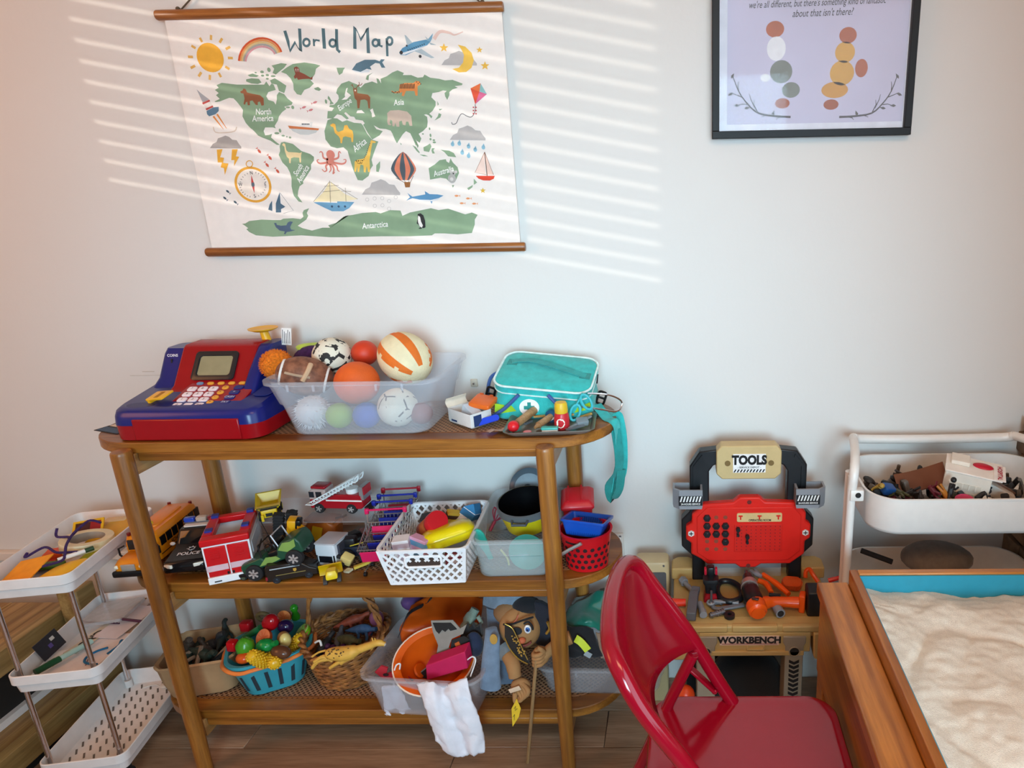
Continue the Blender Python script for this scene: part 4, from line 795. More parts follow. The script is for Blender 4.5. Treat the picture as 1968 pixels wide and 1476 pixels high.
# ---- metal tray with little things
tr = T('metal_tray', 'small metal tray of toy medical tools on the top board', 'tray', (-.288, -.235, ZT)); trz = R(4)
part('dish', MB(mat('#9a8f86', .3, .75)).at((-.288, -.232, ZT+.0005), (0, 0, trz)).tray(.19, .125, .012, .0015, .02, .95, .002, .002), tr, world=True)
WT = wood('#a87f52', '#c9a273', 'x', .5, 20)
def stub(name, label, cat, a, b, segs, n=14):
    a, b = Vector(a), Vector(b); t = T(name, label, cat, tuple(a)); d = b-a
    for nm, m_, u0, u1, r0, r1 in segs: part(nm, MB(m_).cyl(a+d*u0, a+d*u1, r0, r1, n), t, world=True)
    return t
zt = ZT+.003
t = stub('toy_dropper', 'pale wooden toy dropper with a round red tip', 'toy dropper', (-.362, -.262, zt+.012), (-.335, -.185, zt+.02), (('barrel', WT, .12, 1, .0085, .0095),)); part('red_tip', MB(plast('#d8202a', .3)).ball((-.363, -.266, zt+.012), .0125, 16, 10), t, world=True)
t = stub('toy_syringe', 'wooden toy syringe with a dark blue collar', 'toy syringe', (-.318, -.262, zt+.007), (-.283, -.19, zt+.016), (('nozzle', WT, 0, .15, .003, .006), ('barrel', WT, .15, .75, .0075, .0075), ('collar', plast('#1d5d86'), .72, .82, .015, .015), ('plunger', WT, .82, 1, .005, .005)))
t = T('medicine_bottle', 'red toy medicine bottle with yellow cap and white label', 'toy bottle', (-.262, -.247, zt)); c_ = (-.262, -.247, zt)
part('bottle', MB(plast('#c72a32', .35)).lathe([(.0155, 0), (.0165, .002), (.0165, .022), (.0145, .034), (.0135, .036)], 24, c_), t, world=True); part('cap', MB(plast('#e0b92c', .4)).lathe([(.014, .036), (.0145, .04), (.0135, .055), (.0115, .059), (.001, .06)], 24, c_), t, world=True)
lb = MB(matte('#f0ead8')); lb.face([Vector(c_)+Vector((.0169*sin(a), -.0169*cos(a), .016+.010*b)) for a, b in [(.55*cos(u)*(1+.08*(i % 2)), sin(u)*(1+.08*(i % 2))) for i, u in enumerate([2*pi*i/20 for i in range(20)])]]); part('label_print', lb, t, world=True)
t = T('pill_box', 'small turquoise and white toy pill box at the front of the tray', 'toy box', (-.283, -.282, zt)); part('box', MB(plast('#e6e4de')).at((-.284, -.272, zt+.004), (0, 0, R(4))).rbox((0, 0, 0), (.034, .012, .007), .002), t, world=True); part('lid', MB(plast('#46b3a8')).at((-.284, -.272, zt+.0095), (0, 0, R(4))).rbox((0, 0, 0), (.036, .014, .005), .002), t, world=True)
one('toy_tablet', MB(plast('#e0858c')).lathe([(.001, 0), (.0085, 0), (.0095, .002), (.0085, .005), (.001, .006)], 18, (-.331, -.279, zt)), 'small pink toy tablet at the front left of the tray', 'toy tablet', (-.331, -.279, zt))
t = T('toy_capsule', 'red and white toy capsule in the metal tray', 'toy capsule', (-.29, -.283, zt)); part('red_half', MB(plast('#c43a34')).tube([(-.284, -.2845, zt+.003), (-.277, -.2845, zt+.003)], .003, 10), t, world=True); part('white_half', MB(WHITE).tube([(-.292, -.2845, zt+.003), (-.284, -.2845, zt+.003)], .003, 10), t, world=True)
for i, (a, b, c, lab) in enumerate((((-.245, -.262, .004), (-.205, -.205, .012), '#8d9298', 'grey toy tweezer blade lying across the tray'), ((-.235, -.2, .006), (-.205, -.187, .012), '#d9a95a', 'pale wooden stick at the back right of the tray'), ((-.335, -.192, .008), (-.245, -.186, .01), '#c79a55', 'long wooden stick along the back of the tray'), ((-.25, -.27, .004), (-.215, -.245, .005), '#6f747a', 'short grey toy blade at the front right of the tray'), ((-.345, -.235, .006), (-.335, -.215, .006), '#5f666c', 'short grey peg beside the red tipped dropper'), ((-.30, -.22, .006), (-.285, -.212, .012), '#e9c8b8', 'short pale peg leaning on the medicine bottle'))):
    one('toy_stick', MB(plast(c)).bar(Vector((a[0], a[1], zt+a[2])), Vector((b[0], b[1], zt+b[2])), .006, .004), lab, 'toy stick', (a[0], a[1], zt))
one('clear_case', MB(mat('#9fb0b8', .2, alpha=.5)).at((-.22, -.235, zt+.01), (R(15), 0, R(20))).rbox((0, 0, 0), (.026, .022, .012), .003), 'small see-through case in the metal tray', 'toy case', (-.22, -.235, zt))
one('crumpled_paper', MB(matte('#b9a08e')).at((-.398, -.268, ZT+.004), (R(-12), R(10), R(30))).strip([(-.02, 0, 0), (-.008, 0, .005), (.006, 0, .003), (.022, 0, .009)], .026, .0006), 'crumpled brown paper scrap left of the metal tray', 'paper', (-.398, -.268, ZT))
# ---- card box, orange case, blue comb
t = T('card_box', 'open white cardboard box beside the doctor bag', 'cardboard box', (-.475, -.2, ZT)); bw = matte('#dcd8d4')
M_ = ((-.476, -.2, ZT), (0, 0, R(-38)))
part('carton', MB(bw).at(*M_).tray(.085, .055, .035, .0012, .002, 1.0, 0, .001, 2), t, world=True); part('flap', MB(matte('#e2d3c0')).at(*M_).strip([(-.043, .0, .035), (-.05, 0, .045), (-.045, 0, .055)], .053, .001), t, world=True)
part('printed_panel', MB(matte('#1e3563')).at(*M_).box(.0427, .0433, -.02, .0, .005, .03).box(-.03, -.01, -.0281, -.0275, .008, .012), t, world=True, kind='stuff')
part('inner_carton', MB(matte('#c9d2dc')).at(*M_).at((-.468, -.205, ZT+.02), (0, R(25), R(-38))).box(-.025, .025, -.012, .012, -.004, .016), t, world=True)
t = T('orange_case', 'flat orange plastic case resting on the card box', 'toy case', (-.445, -.185, ZT+.036)); part('shell', MB(plast('#e56a1f')).at((-.448, -.183, ZT+.044), (R(10), R(8), R(-12))).rbox((0, 0, 0), (.05, .048, .012), .004), t, world=True); part('hinge', MB(plast('#c9530f')).at((-.448, -.183, ZT+.044), (R(10), R(8), R(-12))).box(-.02, -.012, .022, .0255, .0, .007).box(.005, .012, .022, .0255, .0, .007), t, world=True)
t = T('toy_comb', 'bright blue plastic toy comb leaning on the card box', 'toy comb', (-.44, -.225, ZT)); part('spine', MB(plast('#1f46d0', .3)).at((-.438, -.226, ZT+.013), (R(55), R(-12), R(14))).loft([[(x, y, z) for x, y in rrect(.068, .014, .006, 5)] for z in (-.002, .002)]), t, world=True)
# ================================================================== wooden steps and slim cart at the left
WB = [wood('#8a6a35', '#b8935a', 'y', .5, 12), wood('#946d38', '#c19a5e', 'y', .5, 13)]; WF = wood('#8d7440', '#b59a62', 'y', .5, 10)
sb_ = T('wooden_step_bench', 'two-level rough wooden step bench behind the slim white cart', 'bench', (-1.9, -.45, 0))
for zt, xe, w_ in ((.30, -1.66, .14), (.105, -1.585, .16)):
    x = xe-.03
    for i in range(4):
        part('board', MB(WB[i % 2]).box(x-w_+.003, x, -.95, -.055, zt-.022, zt), sb_, world=True, bevel=.002); x -= w_
    part('edge_board', MB(WF).box(xe-.03, xe, -.95, -.05, zt-.06, zt+.002), sb_, world=True, bevel=.002)
part('post', MB(WF).box(-1.655, -1.60, -.10, -.045, 0, .36), sb_, world=True, bevel=.003)
part('post', MB(WF).box(-1.72, -1.67, -.93, -.88, 0, .24), sb_, world=True, bevel=.003); part('post', MB(WF).box(-2.2, -2.15, -.93, -.88, 0, .24), sb_, world=True, bevel=.003)
part('shade_sheet', MB(matte('#2a2826')).box(-2.2, -1.70, -.06, -.05, 0, .24), sb_, world=True); part('shade_sheet', MB(matte('#1d1b1a')).box(-1.70, -1.69, -.88, -.1, .11, .24), sb_, world=True); part('shade_sheet', MB(matte('#151414')).box(-1.63, -1.62, -.94, -.06, 0, .045), sb_, world=True)  # near-black sheets stand in for the shade in the gaps under the steps
part('white_strip', MB(WHITE).box(-1.69, -1.675, -.9, -.1, .106, .125), sb_, world=True)
CT = plast('#eceae8', .35)
ct = T('slim_rolling_cart', 'slim white three-tier plastic cart with chrome posts at far left', 'rolling cart', (-1.4235, -.24, 0), (0, 0, R(9.5))); CTM = ROOT[ct.name]
CW, CL = .185, .325
for zr in (.588, .352, .112):
    tp = MB(CT); c_ = lambda o, z, r=.022: [(x, y, z) for x, y in rrect(CW+2*o, CL+2*o, r+o, 6)]
    tp.loft([c_(-.012, zr-.048), c_(-.009, zr-.046), c_(-.006, zr-.026), c_(0, zr-.022), c_(0, zr-.001), c_(-.001, zr), c_(-.003, zr), c_(-.004, zr-.002), c_(-.011, zr-.040), c_(-.014, zr-.0415)])
    tray_ = part('tray', tp, ct)
    for sx in (-1, 1):
        for sy in (-1, 1): part('post_socket', MB(CT).cyl((sx*(CW/2-.019), sy*(CL/2-.019), zr-.042), (sx*(CW/2-.019), sy*(CL/2-.019), zr-.02), .0085, n=12), tray_)
    if zr < .2:
        sl = MB(matte('#6f6a64'))
        for r_ in range(12):
            for c2 in range(6): sl.at((-.065+c2*.026, -.13+r_*.0235+(c2 % 2)*.008, zr-.0412), (0, 0, R(28))).box(-.002, .002, -.0095, .0095, 0, .0004)
        part('drain_slots', sl, tray_, kind='stuff')
for z0, z1 in ((.352-.03, .588-.047), (.112-.03, .352-.047)):
    for sx in (-1, 1):
        for sy in (-1, 1): part('post', MB(CHROME).cyl((sx*(CW/2-.019), sy*(CL/2-.019), z0), (sx*(CW/2-.019), sy*(CL/2-.019), z1), .0052, n=14), ct)
for sx in (-1, 1):
    for sy in (-1, 1):
        part('caster', MB(DARK).cyl((sx*(CW/2-.03)-.008, sy*(CL/2-.03), .024), (sx*(CW/2-.03)+.008, sy*(CL/2-.03), .024), .0235, n=16).box(sx*(CW/2-.03)-.011, sx*(CW/2-.03)+.011, sy*(CL/2-.03)-.01, sy*(CL/2-.03)+.01, .046, .066), ct)
def L(x, y, z): return CTM @ Vector((x, y, z))
ZC1 = .588-.041; RZ = R(9.5)
def inC(name, label, cat, x, y, z, rz=0, rx=0, ry=0): return T(name, label, cat, tuple(L(x, y, z)), (rx, ry, RZ+rz))
# top tray
t = inC('orange_card', 'orange folded card leaning at the front of the top tray', 'card', -.035, -.105, ZC1+.026, R(-6), R(14), R(-12)); part('sheet', MB(matte('#f0a020')).box(-.038, .038, -.045, .045, -.001, .001), t)
t = inC('yellow_foam_bag', 'rounded yellow foam piece at the front right of the top tray', 'foam piece', .038, -.105, ZC1, R(-10)); part('body', MB(plast('#f0c013', .5)).loft([[(x, y, z+.008*sin(x*40)) for x, y in rrect(w_, d, .02, 5)] for z, w_, d in ((.006, .06, .07), (.012, .078, .085), (.024, .076, .08), (.03, .05, .05))]), t)
t = inC('masking_tape', 'roll of cream masking tape lying on the top tray clutter', 'tape roll', .022, .012, ZC1+.03, 0, R(-4), R(6))
part('tape', MB(mat('#e5d9b4', .6)).lathe([(.034, -.011), (.05, -.011), (.0505, -.009), (.0505, .009), (.05, .011), (.034, .011), (.034, -.011)], 36, cap=(False, False)), t); part('core', MB(matte('#a59a8c')).lathe([(.0318, -.0105), (.034, -.0105), (.034, .0105), (.0318, .0105), (.0318, -.0105)], 36, cap=(False, False)), t)
pc = mat('#3f2a66', .95, var=.3, scale=300, bump=1, bscale=600)
t = inC('pipe_cleaner', 'bent purple pipe cleaner looped over the masking tape', 'pipe cleaner', 0, 0, ZC1+.04)
h_ = .045
part('fuzzy_wire', MB(pc).tube([L(-.045, .03, ZC1+.062), L(-.042, .018, ZC1+.047), L(-.01, .005, ZC1+.05), L(.0, .0, ZC1+.052), L(.02, .035, ZC1+.072), L(.04, .045, ZC1+.06)], .0028, 7, sm=6), t, world=True)
part('fuzzy_wire', MB(pc).tube([L(.02, .035, ZC1+.072), L(.01, .0, ZC1+.062), L(.02, -.045, ZC1+.055), L(.028, -.068, ZC1+.042), L(.03, -.085, ZC1+.036), L(.0, -.1, ZC1+.034)], .0028, 7, sm=6), t, world=True)
part('fuzzy_wire', MB(pc).tube([L(-.074, -.03, ZC1+.035), L(-.072, -.04, ZC1+.03), L(-.04, -.025, ZC1+.043), L(0, -.05, ZC1+.04), L(.045, -.055, ZC1+.04)], .0028, 7, sm=6), t, world=True)
def slab(name, label, cat, x, y, z, w_, d, th, rz, col, rx=0, ry=0, rr=.003, m_=None):
    t = inC(name, label, cat, x, y, z+th/2, rz, rx, ry); part('body', MB(m_ or plast(col, .5)).rbox((0, 0, 0), (w_, d, th), rr), t); return t
slab('red_card', 'dark red card under the purple wire in the top tray', 'card', -.045, -.04, ZC1+.004, .05, .05, .003, .4, '#b23a22', ry=R(-8))
slab('orange_wedge', 'small orange wedge beside the masking tape roll', 'foam piece', -.04, .0, ZC1+.008, .04, .035, .012, .2, '#d4521e')
slab('green_leaf_piece', 'green oval craft piece in the middle of the top tray', 'craft piece', -.01, -.06, ZC1+.012, .05, .03, .006, .1, '#4f7a1e', rr=.014)
slab('lime_sponge', 'lime green textured sponge at the right of the top tray', 'sponge', .06, -.05, ZC1+.01, .035, .08, .012, 0, '#b7bd26', m_=mat('#b2b827', .9, bump=1, bscale=150))
slab('yellow_case', 'flat yellow plastic case at the back of the top tray', 'case', .045, .075, ZC1+.012, .075, .1, .014, -.1, '#dba511', rx=R(6))
slab('pink_eraser', 'pale pink eraser bar between the yellow pieces', 'eraser', .005, -.115, ZC1+.004, .014, .07, .008, -.5, '#d9b9b0')
slab('toy_block', 'wooden block with a green end at the back of the top tray', 'toy block', .02, .125, ZC1+.012, .05, .025, .02, .05, '#d8b98a')
t = inC('small_frame', 'small yellow framed picture with dark red centre in the top tray', 'toy frame', -.012, .075, ZC1+.035, .3, R(35), 0)
part('border', MB(plast('#e2b420')).box(-.03, .03, -.022, -.017, -.003, .003).box(-.03, .03, .017, .022, -.003, .003).box(-.03, -.025, -.017, .017, -.003, .003).box(.025, .03, -.017, .017, -.003, .003), t); part('picture', MB(matte('#4a2024')).box(-.025, .003, -.017, .017, -.002, .0).use(matte('#9e1f22')).box(.003, .025, -.017, .017, -.002, 0), t)
def pen(name, label, a, b, r, segs, cat='marker'):
    a, b = Vector(a), Vector(b); t = T(name, label, cat, tuple((a+b)/2)); d = b-a
    for nm, m_, u0, u1, k in segs: part(nm, MB(m_).cyl(a+d*u0, a+d*u1, r*k, r*k, 12), t, world=True)
    return t
pen('marker_pen', 'white marker with dark green end lying right of the orange card', L(.02, -.08, ZC1+.036), L(.065, -.035, ZC1+.036), .005, (('barrel', WHITE, 0, .75, 1), ('cap', plast('#23452a'), .75, 1, 1.1)))
pen('steel_key_rod', 'thin steel rod leaning at the back left of the top tray', L(-.05, .075, ZC1+.012), L(-.03, .11, ZC1+.038), .0018, (('shaft', STEEL, 0, 1, 1),), 'rod')
# middle tray
ZC2 = .352-.041
def sheet(name, label, x, y, z, w_, d, rz, col, rx=0, ry=0, cat='paper'):
    t = inC(name, label, cat, x, y, z, rz, rx, ry); part('sheet', MB(matte(col, var=.03)).box(-w_/2, w_/2, -d/2, d/2, -.0006, .0006), t); return t
t = sheet('coloured_leaflet', 'leaflet with small coloured triangles at the left of the middle tray', -.052, -.09, ZC2+.012, .05, .11, .1, '#dfe6ea')
for i, (x, y, c) in enumerate(((-.012, -.03, '#b03a5a'), (.01, -.005, '#b9b13a'), (-.008, .02, '#3a7a4a'), (.014, -.035, '#3a7a4a'), (.012, .03, '#b03a5a'), (-.015, -.005, '#5aa0c0'))): part('printed_triangle', MB(matte(c)).at((x, y, .0008), (0, 0, i)).face([(-.007, -.005, 0), (.008, -.004, 0), (0, .009, 0)]), t, sm=0)
t = sheet('letter_sheet', 'white printed sheet at the front of the middle tray', .012, -.07, ZC2+.014, .1, .16, -.12, '#e9e2e2')
part('printed_bar', MB(matte('#2d2d2d')).box(-.03, .01, -.075, -.07, .0007, .0009), t); part('printed_rule', MB(matte('#8a2a3a')).at((.01, -.01, .0008), (0, 0, R(-62))).box(-.03, .03, -.0008, .0008, 0, .0002), t)
t = sheet('printed_booklet', 'white booklet with black capitals lying under the green marker', -.018, -.005, ZC2+.017, .035, .11, -.25, '#d8d2c2'); part('lettering', MB(matte('#222222')).text('CRO', .03, (0, .0, .0008), (0, 0, R(-90)), bold=.03), t)
t = sheet('brown_folder', 'brown paper folder lying at the right of the middle tray', .042, .0, ZC2+.01, .075, .2, -.06, '#d8b698', ry=R(4)); t = sheet('white_envelope', 'plain white envelope in the middle of the middle tray', .03, .05, ZC2+.02, .06, .13, -.2, '#ded6da', ry=R(3))
t = sheet('craft_pack', 'white craft pack with brown edge at the back of the middle tray', .045, .11, ZC2+.018, .07, .08, -.15, '#d9cdc9', cat='craft pack'); part('brown_edge', MB(matte('#8a6a2a')).box(-.038, -.03, -.04, .04, .0007, .0012), t); part('lettering', MB(matte('#3a2a2a')).text('NN JJ', .014, (0, 0, .0009), (0, 0, R(-75)), bold=.01), t)
one('plastic_wrapper', MB(mat('#cfd2d4', .2, alpha=.45, bump=1, bscale=40)).at(L(-.02, .085, ZC2+.026), (0, R(-4), RZ)).loft([[(x, y, z+.004*sin(x*150+y*90)) for x, y in rrect(.1, .11, .01, 4)] for z in (0, .008)]), 'crinkled clear plastic wrapper at the back of the middle tray', 'wrapper', tuple(L(-.02, .085, ZC2+.026)))
pen('marker_pen', 'thick marker with dark green cap in the middle tray', L(-.055, -.13, ZC2+.026), L(.0, -.03, ZC2+.026), .0065, (('cap', plast('#124a2c'), 0, .42, 1.15), ('barrel', plast('#a9c8bc'), .42, 1, 1)))
pen('pencil', 'dark purple pencil across the middle tray', L(.025, .042, ZC2+.033), L(.085, .02, ZC2+.034), .0035, (('barrel', plast('#4a1f3a'), 0, 1, 1),), 'pencil')
one('beaded_cord', MB(mat('#3a1f3c', .8)).tube([L(-.07, .052, ZC2+.03)+Vector((i*.0035, -.0012*i/4, .001*(i % 2))) for i in range(30)], lambda u: .0022 if int(u*29) % 2 else .0012, 6), 'dark purple beaded cord across the middle tray', 'cord', tuple(L(-.02, .05, ZC2+.03)))
t = inC('craft_string', 'curled blue craft string near the right post of the middle tray', 'cord', .045, -.075, ZC2+.022); BC = mat('#1d6a9a', .9)
part('cord_loop', MB(BC).tube([L(.06, -.115, ZC2+.02), L(.03, -.105, ZC2+.02), L(.02, -.085, ZC2+.02), L(.03, -.065, ZC2+.02), L(.05, -.058, ZC2+.022)], .0026, 7, sm=5), t, world=True); part('cord_loop', MB(BC).tube([L(.065, -.085, ZC2+.024), L(.075, -.06, ZC2+.026), L(.07, -.04, ZC2+.026), L(.08, -.045, ZC2+.024)], .0026, 7, sm=5), t, world=True)
t = inC('black_card', 'dark blister card leaning over the left rim of the middle tray', 'card', -.07, -.055, ZC2+.044, 0, 0, R(68)); part('sheet', MB(mat('#2b2a30', .25)).box(-.022, .022, -.035, .035, -.0006, .0006), t); part('printed_mark', MB(matte('#d9d4cc')).box(-.012, -.004, .008, .02, .0007, .0009).use(matte('#5a4a8a')).box(-.002, .008, -.005, .006, .0007, .0009), t, kind='stuff')
one('white_string', MB(matte('#e6e2dc')).tube([L(-.03, .125, .075), L(.0, .13, .077), L(.02, .12, .075), L(.03, .135, .078), L(.05, .12, .075)], .002, 6, sm=5), 'tangle of white string at the back of the bottom tray', 'string', tuple(L(0, .125, .071)))
one('white_pebble', MB(matte('#e4ded4')).ball(L(.03, .12, .079), (.014, .012, .006), 12, 8), 'smooth white pebble on the bottom tray', 'pebble', tuple(L(.03, .12, .072)))
# ================================================================== toys on the middle board
ZM = SZ[1]
def wheel(p, c, r, w_, hub='#d0d0d4', axis='x', n=20, spokes=0, world=False):
    e = Vector({'x': (1, 0, 0), 'y': (0, 1, 0)}[axis]); c = Vector(c)
    tm = MB(mat('#17171a', .8)); A = 'x' if axis == 'x' else 'y'
    tm.lathe([(r*.55, -w_/2), (r*.9, -w_/2), (r, -w_*.32), (r, w_*.32), (r*.9, w_/2), (r*.55, w_/2)], n, c, A); wo = part('wheel', tm, p, world=world)
    hb = MB(mat('#2b2b2e', .4) if spokes else mat(hub, .3, .6)).lathe([(.0001, -w_/2-.0006), (r*.22, -w_/2-.0009), (r*.5, -w_/2-.0002), (r*.6, -w_/2-.0008), (r*.6, w_/2+.0008), (r*.5, w_/2+.0002), (r*.22, w_/2+.0009), (.0001, w_/2+.0006)], n, c, A)
    hb.use(mat(hub, .3, .6))
    for i in range(spokes):
        a = 2*pi*i/spokes
        for s_ in (-1, 1):
            o = e*(s_*(w_/2+.0008)); d = Vector((0, cos(a), sin(a))) if axis == 'x' else Vector((cos(a), 0, sin(a)))
            hb.bar(c+o, c+o+d*r*.58, r*.2, .0014, e)
    part('hub', hb, wo, world=world); return wo
# ---- school bus (front towards the room)
OB = plast('#ea8a12', .3)
bs = T('toy_school_bus', 'orange toy school bus at the left end of the middle board', 'toy bus', (-1.281, -.172, ZM), (0, 0, R(7)))
part('body', MB(OB).loft([[(x, y, z) for x, y in rrect(w_, d, .01, 4, 0, yo)] for z, w_, d, yo in ((.014, .07, .175, .03), (.018, .072, .177, .03), (.06, .072, .177, .03), (.078, .066, .17, .031), (.084, .056, .15, .031))]), bs)
part('hood', MB(OB).loft([[(x, y, z) for x, y in rrect(w_, d, .012, 4, 0, yo)] for z, w_, d, yo in ((.014, .068, .06, -.082), (.034, .068, .06, -.082), (.043, .06, .054, -.078), (.046, .05, .045, -.075))]), bs)
part('roof_panel', MB(OB).loft([[(x, y, z) for x, y in rrect(.036-2*o, .11-2*o, .008, 4, 0, .035)] for z, o in ((.083, 0), (.0865, .001), (.088, .004))]), bs)
part('bumper', MB(BLACK).rbox((0, -.112, .016), (.072, .012, .014), .005), bs); part('grille', MB(mat('#c9c4bc', .3, .5)).at((0, -.1125, .0305), (R(6), 0, 0)).rbox((0, 0, 0), (.03, .004, .017), .002), bs)
for s_ in (-1, 1): part('headlight', MB(mat('#f3e6d0', .15)).ball((s_*.026, -.109, .0315), (.007, .004, .005), 12, 8), bs)
part('windscreen', MB(mat('#2b2320', .12)).box(-.027, .027, -.0595, -.056, .048, .072), bs); part('sign', MB(matte('#e8d9b0')).box(-.014, .014, -.0585, -.055, .0745, .0785), bs)
for s_ in (-1, 1):
    for i in range(7): part('side_window', MB(mat('#15161a', .15)).box(s_*.0345-.0025, s_*.0345+.0025, -.045+i*.0235, -.0255+i*.0235, .046, .068), bs)
    part('side_stripe', MB(BLACK).box(s_*.036-.0006, s_*.036+.0006, -.05, .11, .026, .028), bs)
    for y in (-.078, .075): wheel(bs, (s_*.03, y, .0135), .0135, .012)
    part('mirror', MB(BLACK).tube([(s_*.034, -.06, .06), (s_*.044, -.066, .056), (s_*.044, -.066, .04), (s_*.036, -.07, .036)], .0022, 6), bs)
    for y in (-.05, .108): part('roof_lamp', MB(plast('#7a1410')).cyl((s_*.025, y, .080), (s_*.025, y, .0875), .004, n=10), bs)
part('lettering', MB(matte('#1a1a1a')).text('SCHOOL BUS', .013, (.0366, .03, .037), (pi/2, 0, pi/2), bold=.02), bs)
one('toy_bead', MB(plast('#a4d226')).ball((-1.285, -.20, ZM+.0945), .006, 10, 6), 'small lime bead lying on the school bus roof', 'bead', (-1.271, -.20, ZM+.085))
one('toy_bead', MB(plast('#e8c020')).ball((-1.272, -.19, ZM+.0945), .0055, 10, 6), 'small yellow bead lying on the school bus roof', 'bead', (-1.258, -.19, ZM+.088))
# ---- police car
pcx = T('toy_police_car', 'black toy police car with light bar facing forward', 'toy car', (-1.164, -.18, ZM), (0, 0, R(12))); PB = plast('#161618', .18)
prof = [(-.1, .014), (-.103, .03), (-.095, .041), (-.035, .051), (-.005, .078), (.045, .080), (.075, .053), (.098, .05), (.101, .02), (.095, .013)]
part('body', MB(PB).prism(prof, -.043, .043, 'x'), pcx, bevel=.008, seg=3)
part('roof', MB(plast('#d8cfc6')).at((0, .02, .0805), (R(-2), 0, 0)).rbox((0, 0, 0), (.07, .042, .004), .005), pcx)
part('windscreen', MB(mat('#0c0d10', .05)).at((0, -.0215, .0655), (R(48), 0, 0)).rbox((0, 0, 0), (.072, .034, .001), .004), pcx)
lbp = part('light_bar', MB(STEEL).rbox((0, .018, .0845), (.078, .012, .004), .002), pcx)
for x, c in ((-.026, '#1f45b5'), (0, '#b9a99a'), (.026, '#7a1424')): part('light_lens', MB(mat(c, .12, coat=.4)).rbox((x, .018, .0915), (.023, .014, .011), .003), lbp)
part('lettering', MB(matte('#d9d9dc')).at((0, -.07, .0452), (R(9.5), 0, 0)).text('POLICE', .0145, (0, 0, .0008), (0, 0, 0), bold=.02), pcx)
sm_ = MB(matte('#c9c9cc')).at((0, -.053, .0486), (R(9.5), 0, 0))
for i in range(7): a = 2*pi*i/7; sm_.at((0, -.053, .0494), (R(9.5), 0, a)).face([(-.0022, .006, 0), (.0022, .006, 0), (0, .0105, 0)])
sm_.at((0, -.053, .0493), (R(9.5), 0, 0)).tube([(.0058*cos(a), .0058*sin(a), 0) for a in [2*pi*i/16 for i in range(16)]], .0006, 4, closed=True); part('star_emblem', sm_, pcx, kind='stuff')
for s_ in (-1, 1):
    part('headlight', MB(mat('#e8e4d8', .12)).at((s_*.031, -.1005, .033), (0, 0, s_*R(20))).rbox((0, 0, 0), (.02, .005, .008), .002), pcx); part('mirror', MB(plast('#dcdcdc')).ball((s_*.049, -.03, .055), (.006, .004, .0045), 10, 6), pcx)
    for y in (-.066, .066): wheel(pcx, (s_*.037, y, .0155), .0155, .013)
# ---- red and white rescue truck seen from behind
ft = T('toy_rescue_truck', 'red and white open-topped toy rescue truck beside the police car', 'toy truck', (-1.064, -.204, ZM), (0, 0, R(24))); WW = plast('#eef0f3', .3); RD = plast('#c8151c', .28)
W_, D_, H_ = .092, .13, .098
sh_ = MB(WW); sh_.box(-W_/2, W_/2, -.095, -.091, .006, H_).box(-W_/2, -W_/2+.004, -.091, .03, .006, H_).box(W_/2-.004, W_/2, -.091, .03, .006, H_).box(-W_/2, W_/2,   .026, .03, .006, H_).box(-W_/2, W_/2, -.095, .03, .006, .012); part('shell', sh_, ft)
fr_ = MB(RD)
for b in ((-W_/2-.002, W_/2+.002, -.1, -.075, H_-.002, H_+.014), (-W_/2-.002, W_/2+.002,   .015, .034, H_-.002, H_+.014), (-W_/2-.002, -W_/2+.02, -.075, .015, H_-.002, H_+.014), (W_/2-.02, W_/2+.002, -.075, .015, H_-.002, H_+.014)): fr_.box(*b)
part('roof_frame', fr_, ft, bevel=.003)
for s_ in (-1, 1):
    dr = part('rear_door', MB(RD).box(s_*.022-.0205, s_*.022+.0205, -.0985, -.095, .02, H_-.006), ft, bevel=.0015)
    for i in range(6): part('vent_slat', MB(RD).box(s_*.0235-.009, s_*.0235+.009, -.0998, -.0984, .062+i*.0042, .064+i*.0042), dr)
    part('pale_stripe', MB(matte('#d9b8c0')).box(s_*.0235-.021, s_*.0235+.021, -.0992, -.0984, .034, .048), dr)
    part('handle', MB(BLACK).box(s_*.005-.002, s_*.005+.002, -.1, -.098, .022, .028), dr)
    part('hazard_strip', MB(matte('#30343c')).box(s_*(W_/2+.0005)-.0006, s_*(W_/2+.0005)+.0006, -.05, .02, .03, .038), ft); part('side_locker', MB(plast('#cfe0ee')).box(s_*(W_/2+.0007)-.0006, s_*(W_/2+.0007)+.0006, -.08, .02, .055, .082), ft)
    for y in (-.06, .03): wheel(ft, (s_*.036, y, .017), .017, .014, '#e0e0e0')
    part('roof_lamp', MB(plast('#20308a')).box(s_*.036-.007, s_*.036+.007,   .016, .03, H_+.013, H_+.02), ft); part('roof_lamp', MB(plast('#20308a')).box(s_*.036-.007, s_*.036+.007, -.06, -.045, H_+.0135, H_+.0185), ft)
part('cab', MB(plast('#c9d2da')).rbox((0, .05, .05), (.086, .038, .085), .01), ft); part('bumper', MB(WW).box(-.046, .046, -.102, -.094, .003, .02), ft, bevel=.002)
part('number_plate', MB(matte('#3a3a3a')).box(-.034, -.02, -.1027, -.1018, .008, .011).box(.02, .034, -.1027, -.1018, .012, .015), ft, kind='stuff')
